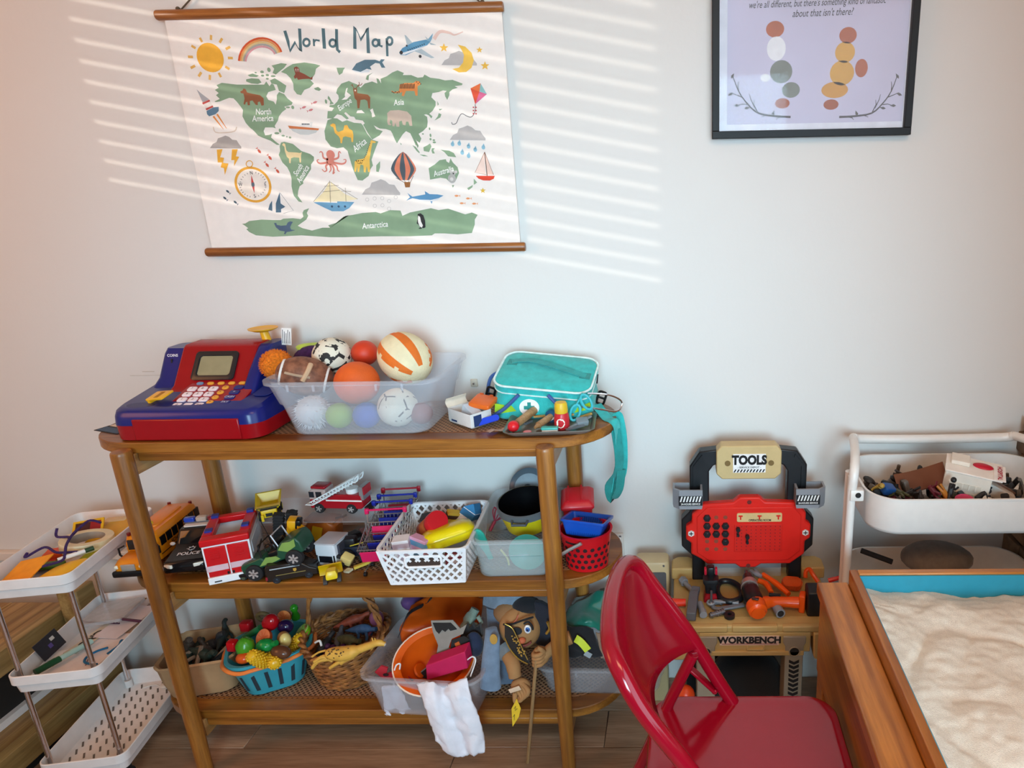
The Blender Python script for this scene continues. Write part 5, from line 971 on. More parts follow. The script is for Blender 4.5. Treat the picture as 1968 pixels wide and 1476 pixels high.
# ---- acrylic riser and the toys on it
ri = T('acrylic_riser', 'clear acrylic riser standing at the back of the middle board', 'riser', (-.9, -.12, ZM)); RT = ZM+.091
part('top_plate', MB(CLEAR).box(-1.045, -.757, -.185, -.055, RT-.004, RT), ri, world=True, bevel=.001); part('end_plate', MB(CLEAR).box(-.761, -.757, -.185, -.055, ZM, RT-.004), ri, world=True, bevel=.001); part('end_plate', MB(CLEAR).box(-1.045, -1.041, -.185, -.055, ZM, RT-.004), ri, world=True, bevel=.001)
YC = plast('#dcb91c', .35)
dt = T('toy_dump_truck', 'yellow toy dump truck standing on the clear riser', 'toy truck', tuple(U(522, 990, z=RT))[:2]+(RT,), (0, 0, R(28))); dt.scale = (.88, .88, .88)
part('skip', MB(YC).loft([[(-.022, -.03, .03), (.022, -.03, .03), (.024, .03, .028), (-.024, .03, .028)], [(-.03, -.04, .046), (.03, -.04, .046), (.032, .036, .058), (-.032, .036, .058)], [(-.026, -.034, .046), (.026, -.034, .046), (.028, .031, .057), (-.028, .031, .057)], [(-.018, -.024, .034), (.018, -.024, .034), (.019, .024, .033), (-.019, .024, .033)]]), dt, sm=0)
part('skip_visor', MB(YC).box(-.029, .029, -.05, -.036, .044, .0475).use(DARK).box(-.027, .027, -.0502, -.0495, .0445, .047), dt); part('cab', MB(YC).rbox((0, -.036, .025), (.038, .02, .022), .003), dt); part('grille', MB(DARK).box(-.008, .008, -.0475, -.0455, .018, .027), dt); part('cab_glass', MB(mat('#222226', .2)).box(-.02, .02, -.0435, -.034, .036, .043), dt); part('front_steps', MB(YC).box(-.019, -.013, -.052, -.046, .008, .026).box(.013, .019, -.052, -.046, .008, .026), dt); part('chassis', MB(BLACK).box(-.013, .013, -.042, .038, .014, .029), dt)
for s_ in (-1, 1):
    for y in (-.026, .024): wheel(dt, (s_*.021, y, .0125), .0125, .012, '#cfc23a')
fe = T('toy_fire_engine', 'red toy fire engine with raised white ladder on the clear riser', 'toy fire engine', tuple(U(640, 1000, z=RT))[:2]+(RT,), (0, 0, R(-4))); FR = plast('#a31824', .25)
fe.scale = (1.22, 1.22, 1.22); fe.location = (-.842, -.125, RT); ROOT[fe.name] = Matrix.Translation(fe.location) @ Euler(fe.rotation_euler).to_matrix().to_4x4()
part('body', MB(FR).prism([(-.055, .010), (.05, .010), (.056, .016), (.054, .04), (.0, .041), (-.02, .03), (-.055, .03)], -.016, .016, 'y'), fe, bevel=.002)
part('cab', MB(mat('#b9a29c', .3)).prism([(-.056, .028), (-.02, .028), (-.02, .05), (-.046, .052), (-.056, .046)], -.0155, .0155, 'y'), fe, bevel=.002)
part('cab_roof', MB(FR).rbox((-.036, 0, .0535), (.03, .026, .005), .002), fe)
for s_ in (-1, 1):
    part('cab_window', MB(mat('#22252c', .1)).box(-.054, -.044, s_*.0157-.0005, s_*.0157+.0005, .034, .046), fe); part('cab_window', MB(mat('#22252c', .1)).box(-.04, -.028, s_*.0157-.0005, s_*.0157+.0005, .034, .046), fe); part('white_stripe', MB(WHITE).box(-.02, .054, s_*.0165-.0006, s_*.0165+.0006, .027, .030), fe)
    for x in (-.037, .03): wheel(fe, (x, s_*.0135, .0105), .0105, .008, '#d8d8d8', 'y', spokes=5)
part('rear_panel', MB(mat('#a8a4a4', .35, .5)).box(.05, .058, -.0155, .0155, .03, .058), fe); part('red_lamp', MB(plast('#c01a2a')).box(.0575, .0595, -.014, .014, .04, .056), fe); part('rear_step', MB(DARK).box(.056, .07, -.014, .014, .008, .014), fe); part('turntable', MB(WHITE).cyl((.028, 0, .04), (.028, 0, .05), .012, n=18), fe)
ld = MB(plast('#eaf2f4', .3)); a, b = Vector((-.05, 0, .026)), Vector((.05, 0, .078))
for s_ in (-.009, .009):
    o = Vector((0, s_, 0)); ld.tube([a+o, b+o+Vector((0, 0, .003))], .0014, 6).tube([a+o+Vector((.004, 0, -.006)), b+o+Vector((-.006, 0, -.008))], .0014, 6)
    for i in range(14): p_ = a.lerp(b, i/14); q_ = a.lerp(b, (i+.5)/14)+Vector((.003, 0, -.007)); r_ = a.lerp(b, (i+1)/14); ld.tube([p_+o, q_+o, r_+o], .0009, 4)
    ld.tube([b+o, b+o+Vector((.008, 0, .008)), b+o+Vector((.004, 0, -.004)), b+o+Vector((-.006, 0, -.008))], .0014, 6, sm=3); ld.tube([a+o, a+o+Vector((-.012, 0, -.006)), a+o+Vector((.004, 0, -.006))], .0014, 6)
for i in range(13): p_ = a.lerp(b, (i+.5)/13); ld.tube([p_+Vector((0, -.009, 0)), p_+Vector((0, .009, 0))], .0011, 5)
lo = part('ladder', ld, fe); lo.location = (0, -.012, 0)
# ---- the heap in front of the riser
DG = plast('#1f4a36', .4)
jp = T('toy_jeep', 'dark green open toy jeep with camouflage tilted on the black trailer', 'toy jeep', (-.922, -.262, ZM+.036), (0, R(-20), R(4))); jp.scale = (1.14, 1.1, 1.14)
part('body', MB(DG).prism([(-.068, .006), (-.068, .022), (-.062, .027), (-.02, .028), (-.016, .02), (.012, .02), (.018, .034), (.03, .042), (.062, .042), (.066, .03), (.064, .008)], -.026, .026, 'y'), jp, bevel=.003)
part('camouflage_patch', MB(matte('#7d9c4a')).prism([(.02, .03), (.035, .041), (.05, .038), (.06, .04), (.055, .025), (.035, .02)], -.0268, -.0258, 'y').prism([(-.03, .012), (-.01, .025), (.01, .02), (.015, .012), (-.005, .01)], -.0268, -.0258, 'y'), jp)
part('seat', MB(BLACK).box(-.008, .015, -.02, .02, .018, .03).box(.008, .015, -.02, .02, .03, .045), jp, bevel=.003); part('roll_bar', MB(mat('#c0c0c4', .3, .6)).tube([(.022, -.022, .03), (.02, -.022, .062), (.02, .022, .062), (.022, .022, .03)], .0016, 6), jp); part('windscreen_frame', MB(BLACK).tube([(-.02, -.022, .026), (-.014, -.022, .052), (-.014, .022, .052), (-.02, .022, .026)], .0016, 6), jp); part('aerial', MB(BLACK).tube([(-.015, .02, .03), (-.012, .022, .085)], .0007, 4), jp); part('steering_wheel', MB(BLACK).tube([(-.008+.001*cos(a), .008*cos(a)-.008, .036+.008*sin(a)) for a in [2*pi*i/12 for i in range(12)]], .0011, 5, closed=True), jp)
for s_ in (-1, 1):
    for x in (-.045, .042): wheel(jp, (x, s_*.026, .004), .017, .012, '#d9d9da', 'y', spokes=6)
tl_ = T('toy_trailer', 'flat black toy trailer under the green jeep', 'toy trailer', tuple(U(500, 1114, z=ZM)), (0, 0, R(8)))
part('deck', MB(BLACK).rbox((.005, .03, .012), (.1, .06, .008), .004), tl_)
for x in (-.035, .04):
    for s_ in (0, 1): wheel(tl_, (x, .004+s_*.052, .0075), .0075, .006, '#5a6a5a', 'y', 14)
BV = plast('#221c18', .22)
vn = T('toy_delivery_van', 'dark brown toy delivery van with yellow shield emblem', 'toy van', tuple(U(565, 1108, z=ZM)), (0, 0, R(20)))
part('body', MB(BV).prism([(-.05, .006), (-.05, .042), (-.046, .046), (.022, .044), (.04, .028), (.054, .022), (.055, .006)], -.02, .02, 'y'), vn, bevel=.003)
part('side_stripe', MB(mat('#a9b4bc', .3)).box(-.04, .02, -.0206, -.0198, .036, .0385), vn); part('gold_line', MB(matte('#9a8a4a')).box(-.03, .03, -.0206, -.0198, .020, .0212), vn); part('shield_emblem', MB(matte('#c79a2c')).prism([(.006, .0315), (.0125, .0315), (.0125, .0265), (.009, .0235), (.006, .0265)], -.0208, -.0198, 'y'), vn); part('lettering', MB(matte('#a58a52')).text('UPS', .0035, (.0092, -.0209, .0285), bold=.02), vn)
part('cab_window', MB(mat('#0e0f12', .08)).prism([(.02, .04), (.034, .028), (.02, .028)], -.0206, -.0198, 'y'), vn); part('tail_lamp', MB(plast('#8a1a2a')).box(-.0508, -.047, -.0203, -.013, .012, .02), vn)
for x in (-.03, .035):
    for s_ in (-1, 1): wheel(vn, (x, s_*.017, .0085), .0085, .008, '#3a3f48', 'y', 16)
YD = plast('#e2a512', .35)
ex = T('toy_excavator', 'yellow and black toy excavator lying over the jeep', 'toy excavator', tuple(U(548, 1010, y=-.19)), (R(0), R(0), R(0)))
ex_c = Vector(ex.location)
for i, dx in enumerate((-.018, .006)):
    trk = MB(mat('#18181a', .7)); c0 = ex_c+Vector((dx, .005+i*.012, -.004)); pts = [(0.010*cos(a)+0, (.026 if sin(a) > 0 else -.026)+.010*sin(a)) for a in [2*pi*j/24 for j in range(24)]]
    trk.at(c0, (R(8), R(10), R(15))).loft([[(x, y, z) for x, z in [(q[0], q[1]) for q in pts]] for y in (-.008, .008)]); tk = part('track', trk, ex, world=True)
    for j in range(9): part('track_pad', MB(mat('#222224', .7)).at(c0, (R(8), R(10), R(15))).box(-.0115, .0115, -.0085, .0085, -.034+j*.008, -.0305+j*.008), tk, world=True)
part('house', MB(YD).at(ex_c+Vector((.028, -.012, .002)), (R(5), R(12), R(15))).rbox((0, 0, 0), (.026, .028, .048), .004), ex, world=True, sm=35); part('cab', MB(BLACK).at(ex_c+Vector((.043, -.014, .014)), (R(5), R(12), R(15))).rbox((0, 0, 0), (.012, .022, .022), .003), ex, world=True)
P_ = [U(575, 1005, y=-.205), U(600, 1018, y=-.21), U(585, 1032, y=-.215), U(592, 1045, y=-.22)]
arm = [U(560, 1005, y=-.205), U(583, 1018, y=-.212), U(592, 1034, y=-.216)]
part('boom', MB(YD).bar(arm[0], arm[1], .011, .012).bar(arm[1], arm[2], .008, .009), ex, world=True); part('bucket', MB(YD).at(U(592, 1045, y=-.222), (0, R(12), 0)).rbox((0, 0, 0), (.013, .014, .034), .003), ex, world=True)
# small dark things behind
GT = T('toy_grey_truck', 'small white and grey toy truck facing forward in the heap', 'toy truck', tuple(U(640, 1085, z=ZM)), (0, 0, R(-6)))
part('cab', MB(plast('#d4d8de', .3)).loft([[(x, y, z) for x, y in rrect(w_, .06, .004, 3, 0, .01)] for z, w_ in ((.010, .05), (.055, .05), (.062, .046))]), GT, bevel=.001); part('windscreen', MB(mat('#16181e', .1)).box(-.016, .016, -.0213, -.0195, .018, .034), GT); part('roof', MB(plast('#bcb8bc')).rbox((0, .01, .0635), (.052, .058, .004), .003), GT); part('air_vents', MB(DARK).box(-.0225, -.0195, -.0213, -.0195, .014, .036).box(.0195, .0225, -.0213, -.0195, .014, .036), GT)
for x in (-.02, .02):
    for y in (-.008, .03): wheel(GT, (x, y, .009), .009, .008, '#888888')
part('body_panel', MB(plast('#3a3a44')).box(.0255, .031, -.01, .035, .02, .058), GT)
DZ = T('toy_bulldozer', 'small yellow toy bulldozer at the front edge of the middle board', 'toy bulldozer', tuple(U(640, 1118, z=ZM)), (0, 0, R(25)))
part('cab', MB(plast('#e6c512', .35)).loft([[(x, y, z) for x, y in rrect(w_, d, .002, 2, 0, .002)] for z, w_, d in ((.012, .024, .026), (.022, .024, .026), (.03, .018, .018))]), DZ); part('engine', MB(plast('#d8a512')).rbox((0, .02, .016), (.018, .016, .014), .003), DZ); part('blade', MB(plast('#dcb411')).at((-.004, .036, .014), (R(10), 0, 0)).loft([[(x, y+.004*cos(z*120), z) for x, y in ((-.024, -.002), (.024, -.002), (.024, .002), (-.024, .002))] for z in (-.013, -.006, 0, .006, .013)]), DZ)
for s_ in (-1, 1): part('track', MB(mat('#3a3a3c', .7)).loft([[(s_*.014+d, y, z) for y, z in [(.016*cos(a)*1.1, .0075+.0072*sin(a)) for a in [2*pi*i/16 for i in range(16)]]] for d in (-.004, .004)]), DZ)
LD = T('toy_loader', 'pale yellow toy loader lying on its side by the tractor', 'toy loader', tuple(U(675, 1090, z=ZM)), (0, 0, 0)); lc = Vector(LD.location)
part('body', MB(plast('#d9c27a')).at(lc+Vector((-.006, .0, .022)), (R(20), R(30), 0)).rbox((0, 0, 0), (.026, .02, .024), .003), LD, world=True); part('arm', MB(plast('#d9b84a')).bar(lc+Vector((.012, -.01, .004)), lc+Vector((.05, .01, .012)), .008, .006), LD, world=True); part('claw', MB(plast('#cfc6a8')).bar(lc+Vector((-.004, -.018, .003)), lc+Vector((.01, -.022, .004)), .014, .005), LD, world=True)
wheel(LD, lc+Vector((-.026, -.002, .018)), .017, .012, '#d8dcd6', 'y', world=True)
TR = T('toy_tractor', 'dark blue toy tractor with black wheels beside the acrylic riser', 'toy tractor', tuple(U(690, 1075, z=ZM)), (0, 0, R(10)))
part('body', MB(plast('#161a2c')).rbox((0, .0, .028), (.06, .026, .026), .005), TR); part('cab', MB(plast('#1b1c20')).rbox((-.012, .0, .05), (.026, .024, .022), .004), TR); part('lever', MB(mat('#c9b83a', .4)).bar((-.01, -.014, .045), (.02, -.016, .052), .002, .002), TR)
for s_ in (-1, 1): wheel(TR, (.022, s_*.018, .015), .015, .01, '#c98a3a', 'y'); wheel(TR, (-.022, s_*.02, .02), .02, .012, '#3a3f4a', 'y')
def carlet(label, c, rz, col, L_=.075, W_=.034):
    t = T('toy_car', label, 'toy car', c, (0, 0, rz)); part('body', MB(plast(col, .25)).prism([(-L_/2, .006), (-L_/2, .016), (-L_*.25, .019), (-L_*.1, .029), (L_*.2, .029), (L_*.34, .019), (L_/2, .017), (L_/2, .006)], -W_/2, W_/2, 'y'), t, bevel=.003); part('window_band', MB(mat('#101216', .1)).prism([(-L_*.2, .02), (-L_*.08, .027), (L_*.17, .027), (L_*.27, .02)], -W_/2-.0006, W_/2+.0006, 'y'), t)
    for x in (-L_*.3, L_*.3):
        for s_ in (-1, 1): wheel(t, (x, s_*(W_/2-.003), .0075), .0075, .007, axis='y', n=14)
carlet('dark maroon toy car behind the green jeep', (-.975, -.15, ZM), R(15), '#5a1f2a', .09); carlet('red toy car at the back beneath the clear riser', (-.79, -.09, ZM+.002), R(20), '#8c2a1c', .075); carlet('black toy car under the riser between the trucks', (-.83, -.125, ZM), R(-30), '#1a1c22', .07)
OT = T('toy_wagon', 'orange brown toy wagon with black handle behind the excavator', 'toy wagon', (-.9, -.115, ZM)); part('body', MB(plast('#a5551a', .4)).loft([[(-.9+x, -.115+y, ZM+z) for x, y in rrect(w_, .05, .012, 4)] for z, w_ in ((.012, .07), (.05, .08), (.062, .06))]), OT, world=True); part('roof', MB(plast('#8a4616')).at((-.9, -.115, ZM+.064), (0, R(6), 0)).rbox((0, 0, 0), (.074, .048, .006), .004), OT, world=True); part('handle', MB(BLACK).tube([(-.865, -.12, ZM+.066), (-.845, -.12, ZM+.07), (-.835, -.125, ZM+.076)], .003, 6), OT, world=True)
for x in (-.925, -.875): wheel(OT, (x, -.142, ZM+.011), .011, .007, axis='y', world=True)
part('yellow_side', MB(plast('#c9a21c')).at((-.905, -.145, ZM+.035), (0, R(15), 0)).box(-.012, .012, -.002, .002, -.02, .02), OT, world=True)
# ---- nested shopping carts
def shop_cart(label, c, col, panel=True):
    t = T('toy_shopping_cart', label, 'toy cart', c, (0, 0, R(6)), 'nested toy shopping carts'); wr = mat('#b9b4b0', .25, .8); k = .9
    bt, tp_ = [(-.028, -.052, .042), (.028, -.052, .042), (.034, .028, .044), (-.034, .028, .044)], [(-.033, -.062, .072), (.033, -.062, .072), (.042, .04, .088), (-.042, .04, .088)]
    bk = MB(wr).tube(tp_, .0016, 6, closed=True).tube(bt, .0014, 6, closed=True)
    for i in range(4):
        A0, A1, B0, B1 = Vector(bt[i]), Vector(bt[(i+1) % 4]), Vector(tp_[i]), Vector(tp_[(i+1) % 4]); n = 9
        for j in range(n+1): bk.tube([A0.lerp(A1, j/n), B0.lerp(B1, j/n)], .0006, 4)
        for u in (.33, .66): bk.tube([A0.lerp(B0, u), A1.lerp(B1, u)], .0006, 4)
    for j in range(8): bk.tube([Vector(bt[0]).lerp(Vector(bt[3]), j/7), Vector(bt[1]).lerp(Vector(bt[2]), j/7)], .0006, 4)
    part('wire_basket', bk, t); fm = MB(wr)
    for s_ in (-1, 1): fm.tube([(s_*.043, .052, .112), (s_*.041, .042, .09), (s_*.036, .03, .044), (s_*.03, .036, .008), (s_*.028, -.05, .012)], .0016, 6)
    part('frame', fm, t); pm_ = plast(col, .3)
    part('handle_bar', MB(pm_).tube([(-.046, .054, .114), (.046, .054, .114)], .0026, 8), t)
    for s_ in (-1, 1): part('handle_cap', MB(pm_).rbox((s_*.044, .053, .112), (.009, .009, .014), .002), t)
    if panel: part('front_panel', MB(pm_).at((0, -.0595, .053), (R(16), 0, 0)).box(-.028, .028, -.001, .001, -.014, .016), t, bevel=.001)
    part('child_seat', MB(pm_).at((0, .03, .07), (R(-20), 0, 0)).box(-.03, .03, -.001, .001, -.008, .012), t)
    for s_ in (-1, 1):
        for y in (-.05, .036): part('caster', MB(BLACK).cyl((s_*.028-.003, y, .0055), (s_*.028+.003, y, .0055), .0055, n=12), t)
    return t
for lab, px, py, Y, c in (('pink handled toy shopping cart, nearest of the nested row', 745, 1003, -.17, '#d81e5c'), ('blue handled toy shopping cart behind the pink one', 757, 985, -.128, '#1d2a9a'), ('blue handled toy shopping cart second from the wall', 766, 972, -.092, '#1d2a9a'), ('red handled toy shopping cart, farthest of the nested row', 773, 958, -.056, '#b01a2c')):
    p_ = U(px, py, y=Y+.0); shop_cart(lab, (p_.x+.006, Y-.054, ZM), c)
# ---- white lattice basket
lbk = T('lattice_basket', 'white plastic basket with diamond lattice sides on the middle board', 'basket', (-.578, -.212, ZM), (0, 0, R(3))); LW = plast('#ececee', .35)
BW, BD, BH, FL_ = .19, .228, .096, .85
def bpt(side, u, v):     # side 0 front,1 right,2 back,3 left ; u along, v up
    k = FL_+(1-FL_)*v; w_, d = BW*k/2, BD*k/2; s_ = u*2-1
    return Vector({0: (s_*w_, -d, BH*v), 1: (w_, s_*d, BH*v), 2: (-s_*w_, d, BH*v), 3: (-w_, -s_*d, BH*v)}[side])
part('rim', MB(LW).loft([[(x, y, z) for x, y in rrect(BW+2*o, BD+2*o, .018+o, 5)] for z, o in ((BH-.006, 0), (BH-.006, .005), (BH, .006), (BH+.0015, .003), (BH, -.002), (BH-.006, -.002), (BH-.006, 0))], (False, False)), lbk)
part('floor', MB(LW).prism(rrect(BW*FL_+.002, BD*FL_+.002, .014, 4), 0, .006), lbk)
for sd in range(4):
    n = 9 if sd % 2 == 0 else 11; lt = MB(LW); N = 4
    nor = Vector({0: (0, -1, 0), 1: (1, 0, 0), 2: (0, 1, 0), 3: (-1, 0, 0)}[sd]); dv = .42
    for i in range(-4, n+1):
        for dr_ in (1, -1):
            u0 = i/n+ (0 if dr_ > 0 else dv); u1 = i/n+(dv if dr_ > 0 else 0); v0, v1 = .06, .96
            def clip(u0, u1, v0, v1):
                if u0 < .02: v0 = v0+(v1-v0)*(.02-u0)/(u1-u0) if u1 > u0 else v0; u0 = .02
                if u0 > .98: v0 = v0+(v1-v0)*(.98-u0)/(u1-u0) if u1 < u0 else v0; u0 = .98
                if u1 > .98: v1 = v0+(v1-v0)*(.98-u0)/(u1-u0); u1 = .98
                if u1 < .02: v1 = v0+(v1-v0)*(.02-u0)/(u1-u0); u1 = .02
                return u0, u1, v0, v1
            if max(u0, u1) < .04 or min(u0, u1) > .96: continue
            u0, u1, v0, v1 = clip(u0, u1, v0, v1)
            if abs(v1-v0) < .03: continue
            if sd in (0, 2) and False: continue
            lt.bar(bpt(sd, u0, v0), bpt(sd, u1, v1), .0052, .0022, nor)
    for u in (.012, .988): lt.bar(bpt(sd, u, 0.03), bpt(sd, u, 1), .008, .003, nor)
    lt.bar(bpt(sd, 0, .05), bpt(sd, 1, .05), .007, .003, nor)
    part('lattice_side', lt, lbk, sm=0)
hp = MB(LW); q_ = [bpt(0, .5, .66)+Vector((x, -.002, z)) for x, z in rrect(.078, .026, .007, 4)]; hp.tube(q_, .003, 8, closed=True); part('hand_grip', hp, lbk); part('grip_opening', MB(matte('#3b2a22')).at(bpt(0, .5, .66)+Vector((0, -.0005, 0))).prism(rrect(.074, .022, .005, 4), -.0006, .0006, 'y'), lbk)
def grocery(label, name, cat, fn, loc, rot):
    t = T(name, label, cat, loc, rot, None); fn(t); return t
yb = T('yellow_lunch_box', 'glossy yellow rounded plastic toy box in the white lattice basket', 'toy box', (-.545, -.232, ZM+.078), (R(-12), R(-8), R(25)))
part('shell', MB(plast('#e9d414', .2)).loft([[(x, y, z) for x, y in rrect(w_, d, .03, 7)] for z, w_, d in ((-.016, .10, .065), (-.012, .115, .078), (.006, .12, .084), (.018, .108, .072), (.024, .08, .048))]), yb, sm=60); part('seam', MB(plast('#cdb80e', .3)).loft([[(x, y, z) for x, y in rrect(.122, .086, .031, 7)] for z in (.003, .006)]), yb)
jr = T('toy_jar', 'toy spice jar with red screw cap in the white basket', 'toy jar', (-.6, -.195, ZM+.08), tuple(Vector((.55, -.5, .55)).to_track_quat('Z', 'X').to_euler()))
part('jar', MB(plast('#8c2a1a')).lathe([(.021, -.035), (.023, -.033), (.023, .026), (.02, .03)], 24), jr); part('label_band', MB(matte('#b5622a')).lathe([(.0233, -.012), (.0233, .022)], 24, cap=(False, False)), jr); part('cap', MB(plast('#c31e26', .3)).lathe([(.0235, .03), (.025, .031), (.025, .05), (.0235, .053), (.001, .0535)], 24), jr)
part('label_oval', MB(matte('#2a1a16')).at((.0, -.0236, .006)).prism(circ(.01, 16, ry=.007), -.0006, .0006, 'y'), jr)
mk = T('toy_milk_carton', 'blue and white toy milk carton with gable top in the white basket', 'toy carton', (-.53, -.135, ZM+.072), (R(-25), R(28), R(-20)))
part('carton', MB(matte('#dfe4ea')).box(-.018, .018, -.018, .018, -.04, .022), mk, bevel=.001); part('gable', MB(matte('#2f7fb5')).prism([(-.018, .022), (.018, .022), (.001, .04), (-.001, .04)], -.018, .018, 'y'), mk); part('blue_band', MB(matte('#2c6f9f')).box(-.0184, .0184, -.0184, .0184, .004, .02).box(-.0184, .0184, -.0184, .0184, -.038, -.026), mk)
part('oval_label', MB(matte('#f0f0ee')).at((0, -.0187, -.008)).prism(circ(.012, 16, ry=.009), -.0004, .0004, 'y'), mk)
def carton(label, c, rot, sz, col, band, txt=None):
    t = T('toy_carton', label, 'toy carton', c, rot); part('carton', MB(matte(col)).cbox((0, 0, 0), sz), t, bevel=.0008); part('printed_band', MB(matte(band)).box(-sz[0]/2-.0003, sz[0]/2+.0003, -sz[1]/2-.0003, sz[1]/2+.0003, sz[2]*.18, sz[2]*.38), t)
    part('printed_panel', MB(matte(band)).box(-sz[0]*.3, sz[0]*.3, -sz[1]/2-.0004, -sz[1]/2, -sz[2]*.35, 0), t); return t
carton('white toy carton with pale lid at the front left of the basket', (-.635, -.272, ZM+.066), (R(5), R(-4), R(8)), (.036, .028, .06), '#e6e2e4', '#c8b4c0'); carton('pink and blue toy cereal box in the front of the basket', (-.598, -.27, ZM+.064), (R(-4), R(6), R(-25)), (.046, .02, .06), '#d9a3c0', '#6aa2c9'); carton('yellow and brown patterned toy box behind the yellow shell', (-.568, -.145, ZM+.07), (R(10), R(20), R(30)), (.03, .02, .05), '#d9b23a', '#4a2f1c'); carton('dark toy carton at the back left of the basket', (-.625, -.14, ZM+.055), (0, R(-6), R(10)), (.03, .03, .055), '#3c3a40', '#6a6a70'); carton('red toy carton low in the right of the basket', (-.53, -.235, ZM+.024), (0, 0, R(10)), (.05, .02, .03), '#7d2430', '#c9a9a0')
# ---- clear bin with kitchen toys
b2 = clear_bin('clear_storage_bin', 'frosted clear bin of toy kitchen things on the middle board', (-.388, -.165, ZM), .18, .262, .1, R(2), .93, m_=mat('#dfe8e8', .35, alpha=.24, var=.02), r=.03, ribs=0)
part('handle_line', MB(FROST).tube([(-.025, -.108, .045), (-.022, -.11, .048), (.03, -.11, .05), (.033, -.108, .047)], .0012, 5), b2)
pot = T('toy_pot', 'yellow toy cooking pot with black inside and grey rim', 'toy pot', (-.378, -.155, ZM+.062), (R(8), 0, 0)); pc_ = plast('#dcc418', .3)
part('bowl', MB(pc_).lathe([(.045, 0), (.05, .003), (.062, .045), (.0645, .05), (.0645, .066), (.066, .068), (.064, .069)], 36, cap=(True, False)), pot); part('inner', MB(mat('#0b0b0d', .2)).lathe([(.0645, .0685), (.0625, .067), (.06, .045), (.048, .005), (.001, .004)], 36, cap=(False, False)), pot); part('rim_band', MB(plast('#5f6468', .35)).lathe([(.0648, .050), (.0665, .051), (.0675, .068), (.064, .0695)], 36, cap=(False, False)), pot)
for s_ in (-1, 1): part('handle', MB(plast('#4a4f54')).tube([(-.018, s_*.066, .058), (-.016, s_*.078, .055), (.016, s_*.078, .055), (.018, s_*.066, .058)], .0035, 8), pot)
lid_ = T('toy_saucepan_cover', 'grey toy pan cover with knob leaning behind the pot', 'toy cover', (-.39, -.066, ZM+.118), (R(70), 0, R(5))); part('disc', MB(plast('#56626c', .25)).lathe([(.001, .010), (.03, .008), (.045, .003), (.05, 0), (.05, -.003), (.001, -.003)], 36), lid_); part('glass', MB(mat('#8d9ba4', .12)).lathe([(.001, .0112), (.028, .0092), (.036, .0068)], 32, cap=(False, False)), lid_); part('knob', MB(plast('#2f363c')).lathe([(.007, .008), (.006, .02), (.011, .024), (.011, .03), (.001, .033)], 20), lid_)
wk = T('toy_whisk', 'red wire toy whisk at the back left of the kitchen bin', 'toy whisk', (-.45, -.13, ZM+.088), (R(-30), R(40), R(20))); wkm = plast('#8e2438', .4)
for i in range(5):
    a = pi*i/5; part('wire', MB(wkm).tube([(.018*sin(pi*u)*cos(a)*(1 if True else 0), .018*sin(pi*u)*sin(a), -.03+.06*u) for u in [j/10 for j in range(6)]]+[(-.018*sin(pi*u)*cos(a), -.018*sin(pi*u)*sin(a), -.03+.06*u) for u in [j/10 for j in range(5, -1, -1)]], .0011, 5), wk)
part('grip', MB(wkm).cyl((0, 0, -.03), (0, 0, -.055), .004, n=10), wk)
spn = T('toy_spoon', 'turquoise toy serving spoon leaning in the kitchen bin', 'toy spoon', (-.452, -.235, ZM+.02), (R(8), R(-16), 0)); part('blade', MB(plast('#2fa996', .35)).loft([[(x, y, z) for x, y in rrect(w_, .006, .0028, 4)] for z, w_ in ((-.002, .012), (.02, .014), (.045, .024), (.068, .026), (.08, .018), (.084, .008))]), spn)
bw_ = T('toy_bowl', 'turquoise toy bowl standing on edge in the kitchen bin', 'toy bowl', (-.36, -.254, ZM+.046), (R(82), 0, 0)); part('bowl', MB(plast('#4aa898', .4)).lathe([(.012, -.016), (.03, -.012), (.042, 0), (.0425, .002), (.04, .001), (.028, -.009), (.001, -.012)], 32), bw_)
one('yellow_rod', MB(plast('#d8d07a')).tube([(-.422, -.25, ZM+.05), (-.408, -.253, ZM+.03), (-.405, -.254, ZM+.012)], .0022, 6, sm=4), 'thin pale yellow rod against the front of the kitchen bin', 'rod', (-.41, -.252, ZM+.008))
# ---- red wheelie bin, red and blue baskets
wbn = T('toy_wheelie_bin', 'red toy wheelie bin with hinged lid behind the red basket', 'toy bin', (-.26, -.125, ZM), (0, 0, R(8))); RB = plast('#c4202c', .4)
part('bin_body', MB(RB).loft([[(x, y, z) for x, y in rrect(w_, d, .006, 3)] for z, w_, d in ((.002, .058, .055), (.006, .06, .057), (.1, .07, .068), (.101, .075, .073), (.109, .075, .073))]), wbn); part('lid', MB(RB).at((0, 0, .111), (R(9), 0, 0)).loft([[(x, y, z) for x, y in rrect(.08-2*o, .082-2*o, .006, 3)] for z, o in ((0, 0), (.006, 0), (.016, .008), (.018, .012))]), wbn, bevel=.0008); part('lid_ridge', MB(RB).at((-.022, 0, .12), (R(9), 0, 0)).box(-.002, .002, -.03, .034, .0, .011).box(.03, .034, -.03, .034, 0, .011), wbn); part('rear_handle', MB(RB).cyl((-.03, .042, .114), (.03, .042, .114), .004, n=10), wbn)
for s_ in (-1, 1): part('wheel', MB(BLACK).cyl((s_*.026-.004, .03, .0085), (s_*.026+.004, .03, .0085), .0085, n=14), wbn)
rs = MB(matte('#e89a9a')); 
for i in range(3): a = R(90+120*i); rs.at((0, -.0322, .05), (R(4), a*0, 0)).bar((.009*cos(a+.7), 0, .009*sin(a+.7)), (.009*cos(a-.7), 0, .009*sin(a-.7)), .0008, .004, (0, 1, 0))
part('recycling_mark', rs, wbn, kind='stuff')
rb = T('red_toy_basket', 'red toy shopping basket with round holes and grey handle', 'toy basket', (-.228, -.228, ZM), (0, 0, R(-8))); rb.scale = (1.1, 1.05, 1.08); RK = plast('#c9141f', .3); RB_H = .085
